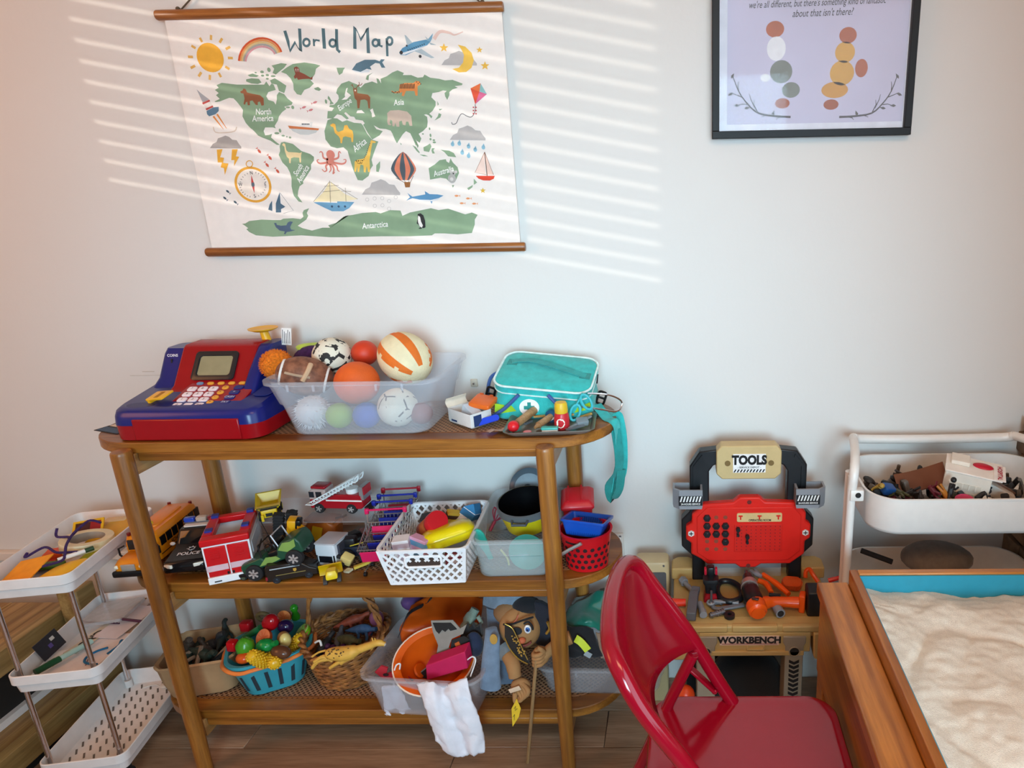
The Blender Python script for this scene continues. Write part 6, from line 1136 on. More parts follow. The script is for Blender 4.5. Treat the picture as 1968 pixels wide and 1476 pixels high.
def rbp(a, v, o=0): k = .82+.18*v; return Vector(((.054*k+o)*cos(a), (.05*k+o)*sin(a), RB_H*v))
sk3 = MB(RK); n = 40; sk3.loft([[rbp(2*pi*i/n, v, o) for i in range(n)] for v, o in ((0, -.003), (.02, 0), (.96, 0), (.96, .003), (1.0, .003), (1, -.002), (.04, -.002))], (True, True)); part('tub', sk3, rb)
holes = []
hm = matte('#2a0a10')
for r_ in range(4):
    for c_ in range(9):
        a = R(205)+ (c_+(r_ % 2)*.5)*R(17); v = .16+r_*.165; p0 = rbp(a, v, .0004); nrm = Vector((cos(a), sin(a), -.12)).normalized()
        h = MB(hm).add([p0+Matrix.Rotation(2*pi*i/12, 3, nrm) @ (nrm.orthogonal().normalized()*.0046) for i in range(12)], [tuple(range(12))]); part('hole', h, rb, sm=0)
sl2 = MB(hm); A = [rbp(R(232)+R(3)*i, .86, .0004) for i in range(14)]; Bq = [rbp(R(232)+R(3)*i, .8, .0004) for i in range(14)]
for i in range(13): sl2.face([A[i], A[i+1], Bq[i+1], Bq[i]])
part('slot', sl2, rb, sm=0); part('handle', MB(plast('#a19a96', .4)).tube([rbp(R(275), .9, .004), rbp(R(250), .72, .012), rbp(R(225), .45, .02), rbp(R(200), .3, .018)], .0055, 8, sm=4, flat=.6), rb)
bb = T('blue_toy_basket', 'blue toy basket stacked inside the red basket', 'toy basket', (-.228, -.222, ZM+.072), (R(-14), R(3), R(-10))); BK2 = plast('#1450b8', .3)
part('tub', MB(BK2).tray(.098, .08, .04, .002, .006, .84, .003, .005, 4), bb)
rib = MB(plast('#0e3f98', .35))
for i in range(13): x = -.033+i*.0055; rib.bar((x*.86, -.033, .006), (x, -.0365, .032), .0022, .0016, (0, 1, 0)); rib.bar((x*.86, .0312, .006), (x, .034, .032), .0022, .0016, (0, 1, 0))
part('ribs', rib, bb, kind='stuff')
# ================================================================== baskets and bins on the bottom board
ZB = SZ[2]
KRAFT = mat('#b08a62', .85, var=.1, scale=18, bump=.6, bscale=30)
pb_ = T('paper_bag', 'short brown paper bag with rolled rim at the left of the bottom board', 'paper bag', (-1.218, -.19, ZB), (0, 0, R(14)))
def crump(w_, d, z, r, sd, am): rg = random.Random(sd); return [(x*(1+rg.uniform(-am, am)), y*(1+rg.uniform(-am, am)), z+rg.uniform(-am, am)*.08) for x, y in rrect(w_, d, r, 4)]
part('bag', MB(KRAFT).loft([crump(.145, .12, 0.001, .03, 1, 0), crump(.15, .125, .004, .03, 1, .0), crump(.165, .14, .05, .03, 2, .015), crump(.172, .15, .09, .03, 3, .02), crump(.178, .156, .1, .03, 4, .02), crump(.172, .15, .103, .03, 5, .02), crump(.162, .14, .098, .03, 3, .02), crump(.15, .128, .05, .03, 2, .01), crump(.14, .115, .004, .03, 1, 0)]), pb_, sm=25)
def creature(label, c, rz, col, L_=.07, rx=0, ry=0, group=None, name='toy_dinosaur', cat='toy dinosaur', neck=.02):
    t = T(name, label, cat, c, (rx, ry, rz), group); m_ = mat(col, .6, var=.3, scale=80, bump=.6, bscale=150)
    part('body', MB(m_).tube([(-L_*.8, 0, .012), (-L_*.4, 0, .018), (0, 0, .024), (L_*.3, 0, .026), (L_*.5, 0, .026+neck), (L_*.7, 0, .028+neck)], lambda u: L_*(.03+.17*max(0, sin(pi*min(1, u*1.15)))**1.2 if u < .8 else .1), 10, sm=4), t, sm=60)
    for x, s_ in ((-.12, -1), (-.12, 1), (.28, -1), (.28, 1)): part('leg', MB(m_).tube([(L_*x, s_*L_*.13, .022), (L_*(x+.05), s_*L_*.17, .01), (L_*x, s_*L_*.17, 0)], L_*.06, 7), t)
    return t
DC = ['#1c2a28', '#23332a', '#2a2a2c', '#3b332c', '#1f3038', '#43362c']
Mb = ROOT[pb_.name]
PL = ('nearest the bag front', 'lying deepest at the left', 'against the back rim', 'in the middle of the pile', 'at the right rim', 'leaning on the left rim', 'upright near the back', 'crosswise on top')
for i, (x, y, z, rz) in enumerate(((-.03, -.035, .05, 20), (-.045, .0, .062, 80), (.0, .045, .06, 10), (.012, .0, .07, 140), (.05, -.01, .062, 70), (-.05, .04, .07, -30), (.03, .045, .078, 100), (.0, -.02, .082, -20))):
    creature('dark toy dinosaur in the paper bag, '+PL[i], tuple(Mb @ Vector((x, y, z-.01))), R(rz), DC[i % 6], .055+.008*(i % 3), R(12*(i % 3-1)), R(15*((i+1) % 3-1)), 'dark toy dinosaurs in the paper bag')
for i, (a, b) in enumerate((((-.06, -.04, .07), (.01, -.005, .088)), ((-.06, -.01, .078), (.0, .02, .09)), ((-.005, -.045, .075), (.005, -.02, .115)), ((.03, -.03, .075), (.065, .02, .09)), ((-.055, -.05, .085), (-.02, -.045, .072)))):
    one('pale_stick', MB(mat('#8a7460', .8, var=.3)).tube([Mb @ Vector(a), Mb @ ((Vector(a)+Vector(b))/2+Vector((0, .004, .003))), Mb @ Vector(b)], .005, 7, sm=3), ('pale toy bone at the left front of the paper bag', 'pale toy bone behind the front one in the bag', 'pale toy bone standing up in the paper bag', 'pale toy bone at the right side of the paper bag', 'short pale toy bone by the bag front corner')[i], 'toy bone', tuple(Mb @ Vector(a)))
# ---- turquoise fruit basket
fb = T('fruit_basket', 'turquoise toy basket with orange handle full of toy food', 'toy basket', (-1.05, -.188, ZB), (0, 0, R(28))); FT = plast('#3a9fb0', .3); FM_ = ROOT[fb.name]
FW_, FD_, FH = .185, .15, .108
part('tub', MB(FT).tray(FW_, FD_, FH, .003, .055, .72, .004, .008, 8), fb)
part('handle', MB(plast('#e8803a', .35)).tube([(x, y, FH-.009+.003*sin(4*a_)) for a_, (x, y) in zip([2*pi*i/44 for i in range(44)], rrect(FW_+.018, FD_+.018, .06, 10))], .0048, 8, closed=True, flat=.7), fb)
for i in range(18):
    def side(k, u):
        pts = [Vector((*q, 0)) for q in rrect(FW_*k, FD_*k, .055*max(k, .5), 8)]; sl_ = [(pts[(j+1) % len(pts)]-pts[j]).length for j in range(len(pts))]; f = (u % 1)*sum(sl_); j = 0
        while f > sl_[j] and j < len(sl_)-1: f -= sl_[j]; j += 1
        return pts[j].lerp(pts[(j+1) % len(pts)], f/max(1e-6, sl_[j]))
    u = (i+.5)/18; du = .01; A, B = side(.772, u), side(.925, u); o = A.normalized()*.0008
    tA = (side(.775, u+du)-side(.775, u-du)).normalized()*.0042
    part('slot', MB(matte('#22303a')).face([A-tA+o+Vector((0, 0, .02)), A+tA+o+Vector((0, 0, .02)), B+tA+o+Vector((0, 0, .08)), B-tA+o+Vector((0, 0, .08))]), fb, sm=0)
def food(name, label, px, py, Y, fn, cat='toy food', rot=(0, 0, 0)):
    p_ = U(px, py, y=Y-.018); t = T(name, label, cat, tuple(p_), rot, 'toy food in the turquoise basket'); fn(t); return t
G1 = lambda c, r=.22: plast(c, r)
def fb_ball(c, r, m_noise=0): return lambda t: part('skin', MB(G1(c)).ball((0, 0, 0), r, 18, 12, m_noise), t, sm=60)
def half(c_out, c_in, r):
    def f(t):
        part('rind', MB(G1(c_out)).lathe([(.0001, -r), (r*.5, -r*.87), (r*.87, -r*.5), (r, 0)], 22, cap=(True, False)), t, sm=60); part('cut_face', MB(G1(c_in)).lathe([(.0001, .001), (r*.88, .001), (r, 0)], 22, cap=(False, False)), t)
        for i in range(8): part('segment_line', MB(matte(c_out)).at((0, 0, .0013), (0, 0, i*pi/4)).box(.002, r*.8, -.0005, .0005, 0, .0003), t)
    return f
def corn(t):
    m_ = G1('#e0b022'); part('cob', MB(m_).tube([(0, 0, -.028), (0, 0, -.015), (0, 0, .01), (0, 0, .026), (0, 0, .032)], lambda u: .015*(1-.75*max(0, u-.55)**1.2*1.6), 14, sm=3), t, sm=60)
    k = MB(m_)
    for r_ in range(9):
        for c_ in range(12): a = 2*pi*(c_+.5*(r_ % 2))/12; z_ = -.024+r_*.0062; rr_ = .0153*(1-.5*max(0, (z_+.028)/.06-.5)); k.ball((rr_*cos(a), rr_*sin(a), z_), (.0036, .0036, .003), 6, 4)
    part('kernels', k, t, kind='stuff', sm=60)
food('toy_corn', 'toy corn cob nearest the front rim of the fruit basket', 497, 1266, -.255, corn, rot=(R(35), R(-10), 0)); food('toy_corn', 'toy corn cob at the right under the potato half', 571, 1236, -.165, corn, rot=(R(20), R(35), 0)); food('toy_corn', 'paler toy corn cob end beside the brown egg', 528, 1267, -.24, corn, rot=(R(80), R(10), R(30)))
food('toy_carrot', 'orange toy carrot end at the left front of the fruit basket', 469, 1264, -.232, lambda t: part('skin', MB(G1('#e0571c')).ball((0, 0, 0), (.019, .016, .014), 16, 10), t, sm=60))
def lettuce(t):
    part('leaf', MB(G1('#4f9a24')).ball((0, 0, 0), (.022, .02, .026), 18, 14, .12, 3), t, sm=60)
food('toy_lettuce', 'crinkled green toy lettuce at the left of the fruit basket', 472, 1244, -.215, lettuce)
def brocc(t):
    m_ = G1('#18853c'); part('head', MB(m_).ball((0, 0, 0), (.021, .017, .016), 18, 12, .1, 5), t, sm=60); part('stalk', MB(m_).tube([(.012, 0, .002), (.03, -.002, .008)], .007, 8), t)
food('toy_broccoli', 'glossy green toy broccoli on top of the fruit basket', 510, 1240, -.225, brocc)
food('toy_orange', 'half toy orange showing red orange segments', 505, 1226, -.2, half('#e0591c', '#e87a4a', .0215), rot=(R(50), R(-25), 0))
food('toy_chilli', 'glossy red toy pepper at the back of the fruit basket', 520, 1196, -.165, lambda t: part('skin', MB(G1('#b3121a', .15)).ball((0, 0, 0), (.02, .017, .024), 18, 14), t, sm=60), rot=(0, R(30), 0))
food('toy_aubergine', 'dark purple toy aubergine beside the red pepper', 549, 1204, -.165, lambda t: part('skin', MB(G1('#22123a', .12)).ball((0, 0, 0), (.019, .016, .018), 18, 12), t, sm=60))
food('toy_lime', 'half toy lime with pale cut face at the right rim', 580, 1212, -.145, half('#7ac01c', '#a8c46a', .021), rot=(R(20), R(-30), 0))
food('toy_potato', 'half toy potato with cream cut face', 546, 1228, -.195, lambda t: (part('skin', MB(G1('#8a5f34')).ball((0, 0, 0), (.016, .014, .021), 16, 12), t, sm=60), part('cut_face', MB(G1('#dcc478')).ball((.005, -.004, 0), (.014, .013, .019), 16, 12), t, sm=60)))
food('toy_egg', 'brown toy egg at the front right of the fruit basket', 540, 1253, -.235, lambda t: part('skin', MB(G1('#5f3a26')).ball((0, 0, 0), (.026, .017, .016), 18, 12), t, sm=60), rot=(0, R(5), R(-10)))
food('toy_cucumber', 'dark green toy cucumber slice at the back left', 487, 1218, -.165, lambda t: part('skin', MB(G1('#1c6a3a')).tube([(-.026, 0, -.012), (0, 0, .004), (.022, 0, .018)], .0085, 10, sm=3), t, sm=60))
food('toy_cube', 'red toy cube behind the cucumber in the fruit basket', 474, 1202, -.145, lambda t: part('skin', MB(G1('#a5141c')).rbox((0, 0, 0), (.026, .022, .024), .004), t)); food('toy_cube', 'red toy cube wedged beside the paper bag', 447, 1240, -.2, lambda t: part('skin', MB(G1('#c0141c')).rbox((0, 0, 0), (.022, .02, .026), .004), t), rot=(0, R(5), 0))
food('toy_pear', 'small green toy pear standing at the back of the basket', 567, 1178, -.1, lambda t: (part('skin', MB(G1('#2f8a1e')).lathe([(.0001, -.02), (.009, -.018), (.011, -.01), (.006, .004), (.0095, .012), (.009, .02), (.004, .025), (.0001, .0255)], 18), t, sm=60)))
food('toy_ring', 'brown toy bread ring at the back of the fruit basket', 508, 1186, -.12, lambda t: part('skin', MB(mat('#6b5530', .6)).tube([(.017*cos(a), 0, .017*sin(a)) for a in [2*pi*i/20 for i in range(20)]], .005, 8, closed=True), t, sm=60), rot=(R(20), 0, 0))
food('toy_orange', 'orange slice peeping out behind the purple aubergine', 545, 1187, -.125, half('#e0591c', '#e8884a', .018), rot=(R(70), 0, 0))
# ---- wicker basket
wkb = T('wicker_basket', 'oval brown wicker basket with arched handle full of toy animals', 'wicker basket', (-.868, -.16, ZB), (0, 0, R(-8))); WC = mat('#7c4a24', .6, var=.35, scale=50, bump=.5, bscale=150, col2='#9a622f')
RX_, RY_, WH = .1, .098, .105
def wpt(a, v, o=0): k = .72+.28*v**.8; return Vector(((RX_*k+o)*cos(a), (RY_*k+o)*sin(a), WH*v+ .018*v*abs(cos(a))**2))
NS = 28
for r_ in range(15):
    v = (r_+.5)/15.5; pts = []
    for j in range(NS*4):
        a = 2*pi*j/(NS*4); pts.append(wpt(a, v, .0024*cos(NS/2*a+ (pi if r_ % 2 else 0))))
    part('weave_strand', MB(WC).tube(pts, .0034, 6, closed=True), wkb)
for j in range(NS): a = 2*pi*(j+.25)/NS; part('stake', MB(WC).tube([wpt(a, v) for v in (0, .25, .5, .75, 1)], .002, 5), wkb)
for ph in (0, pi): part('rim_braid', MB(WC).tube([wpt(a, 1.02, .005*cos(14*a+ph))+Vector((0, 0, .005*sin(14*a+ph))) for a in [2*pi*i/140 for i in range(140)]], .0048, 6, closed=True), wkb)
part('floor', MB(WC).prism(circ(RX_*.72, 28, ry=RY_*.72), .001, .008), wkb)
for ph in (0, 2*pi/3, 4*pi/3):
    pts = []
    for i in range(61):
        u = i/60; a = pi*u; pts.append(Vector(((RX_*.98+.003)*-cos(a)+.005*cos(a)*cos(26*u*pi/2+ph), .006*sin(30*u+ph), WH*.85+.185*sin(a)**.7+.006*cos(30*u+ph))))
    part('handle_strand', MB(WC).tube(pts, .0042, 6), wkb)
WMt = ROOT[wkb.name]
def wk(x, y, z): return tuple(WMt @ Vector((x, y, z)))
bull = creature('black toy bull with white horns in the wicker basket', wk(-.045, -.03, .075), R(70), '#17181c', .06, R(15), R(-20), None, 'toy_animal', 'toy animal', .004)
part('horn', MB(WHITE).tube([wk(-.05, -.05, .118), wk(-.035, -.052, .126), wk(-.03, -.055, .114)], .0028, 6, sm=4), bull, world=True)
creature('red brown toy lizard at the back of the wicker basket', wk(-.005, .04, .1), R(20), '#8c3a22', .06, 0, 0, None, 'toy_animal', 'toy animal', .006); creature('blue toy seal lying in the wicker basket', wk(.035, .015, .095), R(-10), '#3a5f8a', .06, 0, 0, None, 'toy_animal', 'toy animal', .0); creature('grey green toy crocodile in the middle of the wicker basket', wk(.015, -.02, .088), R(-20), '#4a4f34', .062, 0, 0, None, 'toy_animal', 'toy animal', 0.0); creature('grey toy elephant beside the black bull', wk(-.015, -.01, .08), R(100), '#55545a', .05, 0, 0, None, 'toy_animal', 'toy animal', 0.008)
t = T('toy_grapes', 'bunch of purple toy grapes in the wicker basket', 'toy grapes', wk(-.004, -.05, .1)); rg = random.Random(2)
for i in range(12): part('grape', MB(plast('#4a2450', .25)).ball((rg.uniform(-.02, .02), rg.uniform(-.012, .012), rg.uniform(-.008, .01)), .0075, 10, 8), t, sm=60)
t = T('toy_octopus', 'pink and yellow toy octopus at the right back of the wicker basket', 'toy octopus', wk(.065, .03, .11)); part('head', MB(mat('#8a4a66', .5)).ball((0, .01, .025), (.018, .016, .022), 16, 12), t, sm=60)
for i in range(6): a = R(60*i); part('arm', MB(mat('#a5803a' if i % 2 else '#8a4a66', .5)).tube([(0, .008, .012), (.02*cos(a), .008+.02*sin(a), .0), (.028*cos(a), .008+.026*sin(a), -.008)], lambda u: .007*(1-.7*u), 8, sm=4), t)
gf = T('toy_giraffe', 'spotted yellow toy giraffe lying across the wicker basket rim', 'toy giraffe', tuple(U(662, 1262, y=-.265)))
GM = mat('#d9a848', .5, var=.1, scale=60); g = lambda px, py, Y=-.272: U(px, py, y=Y)
bdm = MB(GM).tube([g(628, 1256), g(640, 1256), g(660, 1256), g(678, 1252), g(695, 1246), g(712, 1240), g(722, 1236)], lambda u: .0175*(.55+.45*sin(pi*min(1, u*1.5))) if u < .55 else .011-.008*(u-.55), 12, sm=4)
part('body', bdm, gf, world=True, sm=60)
part('head', MB(GM).tube([g(718, 1237), g(728, 1235), g(740, 1238)], [.0085, .008, .0055], 10, sm=3), gf, world=True, sm=60); part('muzzle', MB(mat('#cfc6bc', .5)).ball(g(738, 1238), .005, 10, 8), gf, world=True)
for a, b, c in (((632, 1265), (612, 1270), (600, 1284)), ((640, 1268), (622, 1262), (604, 1272)), ((672, 1262), (652, 1272), (634, 1284)), ((680, 1260), (664, 1268), (655, 1276))): part('leg', MB(GM).tube([g(*a), g(*b, -.276), g(*c, -.278)], lambda u: .0068-.003*u, 8, sm=4), gf, world=True)
part('tail', MB(GM).tube([g(626, 1250), g(612, 1254), g(600, 1262)], .0024, 6, sm=3), gf, world=True)
for px, py in ((722, 1230), (717, 1230)): part('ear', MB(GM).cyl(g(px, py+3), g(px-2, py-4), .0025, .001, 6), gf, world=True)
part('ear', MB(GM).cyl(g(718, 1240), g(714, 1249), .003, .001, 6), gf, world=True)
sp_ = MB(mat('#4a3418', .6)); rg = random.Random(8)
for i in range(34):
    u = rg.random(); c_ = g(632, 1256).lerp(g(690, 1248), u); a = rg.uniform(-1.2, 1.2); r0 = .0168*(.55+.45*sin(pi*min(1, u*.75*1.5+.1))); sp_.ball(c_+Vector((0, -r0*cos(a), r0*sin(a))), (.0022, .0008, .0018), 6, 4)
part('spots', sp_, gf, world=True, kind='stuff')
# ---- dressing-up bin hanging over the front edge
b3 = clear_bin('clear_storage_bin', 'frosted clear bin of hats and masks jutting over the bottom board', (-.61, -.222, ZB), .282, .232, .12, R(-5), .86, m_=mat('#d9d4d6', .35, alpha=.26, var=.02), r=.035, ribs=1); B3 = ROOT[b3.name]
hat = T('toy_hard_hat', 'orange plastic toy hard hat lying upside down in the bin', 'toy hat', tuple(U(835, 1270, y=-.27)), tuple(Vector((.15, -.48, .86)).to_track_quat('Z', 'X').to_euler()))
HO = plast('#dd5a12', .2)
part('shell', MB(HO).lathe([(.0001, -.062), (.03, -.058), (.055, -.042), (.067, -.015), (.07, .0), (.083, .004), (.083, .007), (.068, .003), (.064, -.014), (.052, -.039), (.028, -.054), (.0001, -.058)], 36, cap=(False, False), sy=1.12), hat, sm=50)
part('white_edge', MB(plast('#f0d8c4')).tube([(.083*cos(a), .093*sin(a), .0055) for a in [2*pi*i/48 for i in range(48)]], .0022, 6, closed=True), hat); part('crown_badge', MB(HO).at((.0, .038, -.038), (R(50), 0, 0)).lathe([(.0001, .004), (.016, .004), (.018, 0)], 20), hat)
fm_ = T('animal_mask', 'grey and black fox-eared felt mask standing in the orange hat', 'mask', tuple(U(858, 1250, y=-.27))); mk_ = lambda pts, Y, m_, o: MB(m_).loft([[U(px, py, y=Y)+Vector((0, d, 0)) for px, py in pts] for d in (o, o+.002)])
part('face', mk_([(828, 1193), (870, 1192), (884, 1208), (897, 1200), (890, 1218), (868, 1228), (862, 1245), (880, 1262), (868, 1290), (826, 1305), (800, 1298), (822, 1280), (838, 1262), (842, 1240), (832, 1215)], -.268, mat('#8e877e', .9), 0), fm_, world=True, sm=0)
part('ear_lining', mk_([(832, 1197), (866, 1197), (878, 1209), (866, 1212), (862, 1208), (856, 1214), (850, 1210), (844, 1218), (838, 1212)], -.2688, matte('#1d1b1a'), -.001), fm_, world=True, sm=0); part('eye_patch', mk_([(868, 1230), (892, 1222), (902, 1228), (890, 1252), (876, 1258), (866, 1246)], -.2688, matte('#1d1b1a'), -.001), fm_, world=True, sm=0); part('eye_hole', mk_([(874, 1236), (882, 1232), (886, 1240), (878, 1246)], -.2692, matte('#c05a1c'), -.002), fm_, world=True, sm=0)
part('mouth_patch', mk_([(800, 1300), (818, 1286), (826, 1284), (822, 1304)], -.269, matte('#1d1b1a'), -.0012), fm_, world=True, sm=0)
pk = T('magenta_box', 'bright magenta felt box lying in the orange hat', 'toy box', tuple(U(858, 1285, y=-.3))); pts = [(818, 1280), (893, 1253), (899, 1285), (820, 1308)]
part('block', MB(mat('#c0124e', .7)).loft([[U(px, py, y=-.306) for px, py in pts], [U(px, py, y=-.306)+Vector((.004, .03, .006)) for px, py in pts]]), pk, world=True, bevel=.002)
def drape(name, label, cat, rows, m_, loc, th=.0015, sub=6, wr_=.006):
    """a cloth sheet through rows of points, thickened"""
    rr_ = [smooth(r, sub) for r in rows]; n = len(rr_[0]); cols = [smooth([r[i] for r in rr_], sub) for i in range(n)]; m2 = len(cols[0])
    mb = MB(m_); V = [cols[i][j]+Vector((0, wr_*NZ.noise(cols[i][j]*55)+wr_*.8*NZ.noise(cols[i][j]*110+Vector((3, 1, 0))), wr_*.5*NZ.noise(cols[i][j]*70+Vector((9, 0, 2))))) for i in range(n) for j in range(m2)]; F = [(i*m2+j, (i+1)*m2+j, (i+1)*m2+j+1, i*m2+j+1) for i in range(n-1) for j in range(m2-1)]; mb.add(V, F)
    t = T(name, label, cat, loc); o = part('fabric', mb, t, world=True, sm=60); s_ = o.modifiers.new('thickness', 'SOLIDIFY'); s_.thickness = th; s_.offset = 0; return t
WCL = mat('#e6e3ea', .9, var=.03, bump=.2, bscale=400)
Uq = lambda px, py, Y: U(px, py, y=Y)
drape('white_cloth', 'white cloth hanging out of the bin down to the floor', 'cloth', [[Uq(800, 1312, -.335), Uq(830, 1310, -.35), Uq(850, 1318, -.338), Uq(868, 1312, -.35), Uq(898, 1302, -.345)], [Uq(812, 1345, -.362), Uq(832, 1342, -.372), Uq(856, 1345, -.36), Uq(876, 1338, -.372), Uq(905, 1338, -.362)], [Uq(826, 1385, -.366), Uq(846, 1390, -.378), Uq(872, 1388, -.362), Uq(893, 1382, -.376), Uq(920, 1378, -.366)], [Uq(838, 1420, -.366), Uq(862, 1425, -.376), Uq(886, 1425, -.362), Uq(905, 1418, -.376), Uq(930, 1415, -.366)], [Uq(856, 1446, -.368), Uq(876, 1456, -.376), Uq(895, 1452, -.364), Uq(912, 1450, -.374), Uq(932, 1446, -.367)]], WCL, tuple(Uq(870, 1380, -.36)))
drape('white_cloth_fold', 'white cloth fold pressed against the inside of the bin front', 'cloth', [[Uq(734, 1318, -.308), Uq(755, 1316, -.304), Uq(768, 1320, -.308)], [Uq(736, 1345, -.305), Uq(757, 1345, -.30), Uq(782, 1348, -.305)], [Uq(740, 1372, -.298), Uq(760, 1376, -.294), Uq(792, 1376, -.298)]], WCL, tuple(Uq(750, 1350, -.30)))
RM = mat('#b3202e', .7)
for lab, pts, Y in (('red felt mask at the front left of the dressing-up bin', [(720, 1300), (732, 1288), (745, 1292), (742, 1304), (756, 1300), (765, 1306), (752, 1314), (735, 1312)], -.3), ('second red felt mask beside the hat in the dressing-up bin', [(742, 1304), (760, 1296), (776, 1304), (790, 1314), (770, 1316), (752, 1314)], -.29)):
    t = T('red_mask', lab, 'mask', tuple(U(pts[0][0], pts[0][1], y=Y))); part('felt', MB(RM).loft([[U(px, py-8, y=Y)+Vector((0, d, 0)) for px, py in pts] for d in (0, .004)]), t, world=True, sm=0)
    q = pts; part('eye_hole', MB(matte('#2a1014')).prism(circ(.007, 12, U(q[3][0], q[3][1]-8, y=Y).x, U(q[3][0], q[3][1]-8, y=Y).z, .004), Y-.002, Y-.001, 'y'), t, world=True)
part('elastic', MB(WHITE).tube([Uq(758, 1288, -.305), Uq(762, 1278, -.306), Uq(769, 1276, -.305), Uq(768, 1286, -.304)], .0018, 6, sm=5), hat, world=True); part('elastic', MB(WHITE).tube([Uq(898, 1268, -.3), Uq(908, 1262, -.3), Uq(914, 1270, -.3), Uq(904, 1300, -.315)], .0016, 6, sm=5), hat, world=True)
# stuff stacked behind the hat
ORC = mat('#c2500f', .35, var=.15, scale=10, bump=.3, bscale=20)
drape('orange_vest', 'shiny orange vest bundled at the back of the dressing-up bin', 'vest', [[Uq(790, 1165, -.14), Uq(835, 1140, -.1), Uq(885, 1135, -.1), Uq(928, 1150, -.11)], [Uq(780, 1188, -.17), Uq(828, 1178, -.15), Uq(875, 1180, -.15), Uq(925, 1185, -.15)], [Uq(768, 1212, -.2), Uq(815, 1208, -.19), Uq(860, 1212, -.185), Uq(915, 1215, -.18)], [Uq(775, 1235, -.2), Uq(815, 1232, -.19), Uq(860, 1240, -.18), Uq(905, 1240, -.18)]], ORC, tuple(Uq(840, 1190, -.15)), .004)
one('purple_balloon', MB(mat('#6a4a80', .15)).ball(Uq(800, 1155, -.08), (.04, .03, .024), 20, 12), 'shiny purple cushion behind the orange vest', 'cushion', tuple(Uq(800, 1165, -.08)), sm=60)
part('strap', MB(matte('#1b1418')).strip([Uq(765, 1225, -.215), Uq(785, 1180, -.19), Uq(815, 1162, -.13), Uq(830, 1148, -.12)], .008, .002, (0, 1, .3)), bpy.data.objects['orange_vest'], world=True)
t = T('grey_glove', 'grey green glove tucked behind the fox mask', 'glove', tuple(Uq(905, 1190, -.2)))
part('palm', MB(cloth('#7d8a7c')).tube([Uq(890, 1205, -.2), Uq(903, 1188, -.2), Uq(914, 1170, -.19)], [.009, .014, .011], 10, sm=4), t, world=True, sm=60)
for a, b in (((898, 1196), (886, 1208)), ((906, 1200), (898, 1214)), ((914, 1198), (910, 1214)), ((918, 1184), (926, 1198))): part('finger', MB(cloth('#7d8a7c')).tube([Uq(*a, -.208), Uq(*b, -.212)], [.0055, .0042], 8), t, world=True, sm=60)
t = T('black_fringe_cap', 'black fringed felt cap at the right of the fox mask', 'cap', tuple(Uq(905, 1225, -.24))); part('felt', MB(cloth('#17171b')).loft([[Uq(px, py, -.235)+Vector((0, d, 0)) for px, py in ((888, 1212), (896, 1202), (900, 1210), (908, 1200), (912, 1208), (922, 1202), (926, 1225), (912, 1250), (890, 1256), (880, 1240))] for d in (0, .012)]), t, world=True, sm=0)
t = T('navy_cap', 'navy blue cloth cap between the fox mask and the denim sleeve', 'cap', tuple(Uq(912, 1240, -.25))); part('fabric', MB(cloth('#1c2742')).ball(Uq(912, 1238, -.25), (.021, .014, .034), 18, 12, .04), t, world=True, sm=60)
# ---- pirate puppet
pz = T('pirate_puppet', 'soft boy puppet with eye patch, black hat and denim waistcoat', 'puppet', tuple(Uq(1000, 1260, -.25))); SKN = mat('#a37648', .85, var=.06, scale=30, bump=.2, bscale=300)
part('head', MB(SKN).ball(Uq(1000, 1205, -.245), (.05, .034, .056), 26, 18), pz, world=True, sm=60)
part('nose', MB(mat('#c0603a', .7)).ball(Uq(1003, 1231, -.282), (.0095, .008, .0075), 12, 10), pz, world=True, sm=60)
ey = part('eye', MB(mat('#eef0f0', .2)).ball(Uq(1014, 1209, -.2785), (.0085, .006, .0115), 16, 12), pz, world=True, sm=60); part('iris', MB(mat('#2f5fa5', .15)).ball(Uq(1014, 1210, -.2828), (.0055, .0025, .0065), 14, 10), ey, world=True, sm=60); part('pupil', MB(BLACK).ball(Uq(1013.6, 1211, -.2845), (.0025, .0012, .003), 10, 8), ey, world=True)
part('eyebrow', MB(DARK).tube([Uq(1007, 1199, -.281), Uq(1015, 1195, -.281), Uq(1022, 1202, -.278), Uq(1024, 1210, -.276)], .0024, 6, sm=4), pz, world=True)
part('eye_patch', MB(DARK).lathe([(.0001, .0022), (.009, .002), (.0105, 0)], 18, Uq(993, 1213, -.2805)+Vector((0, .0, 0)), 'y', sy=1.2), pz, world=True); part('patch_strap', MB(DARK).tube([Uq(968, 1200, -.266), Uq(985, 1199, -.281), Uq(1005, 1192, -.284), Uq(1025, 1186, -.272)], .0026, 6, sm=4), pz, world=True); part('scar', MB(mat('#b5604a', .8)).tube([Uq(985, 1200, -.281), Uq(993, 1190, -.28), Uq(996, 1182, -.277)], .0016, 5), pz, world=True)
part('mouth', MB(mat('#7a3a36', .6)).tube([Uq(1004, 1241, -.28), Uq(1012, 1240, -.281), Uq(1021, 1234, -.278)], .0028, 6, sm=4), pz, world=True)
ht = MB(cloth('#1a1d2a')); part('hat', ht.loft([[Uq(px, py, -.252)+Vector((0, d, 0)) for px, py in ((1026, 1158), (1040, 1160), (1062, 1172), (1070, 1210), (1066, 1240), (1048, 1244), (1030, 1240), (1024, 1215), (1028, 1190))] for d in (0, .016)]), pz, world=True, sm=40, bevel=.004); part('hat_crown', MB(cloth('#15161c')).ball(Uq(1012, 1163, -.235), (.035, .024, .02), 18, 12), pz, world=True, sm=60)
part('gold_trim', MB(mat('#b58a3a', .4, .5)).tube([Uq(1052, 1195, -.27), Uq(1056, 1208, -.27), Uq(1050, 1218, -.27)], .0035, 6, sm=4), pz, world=True)
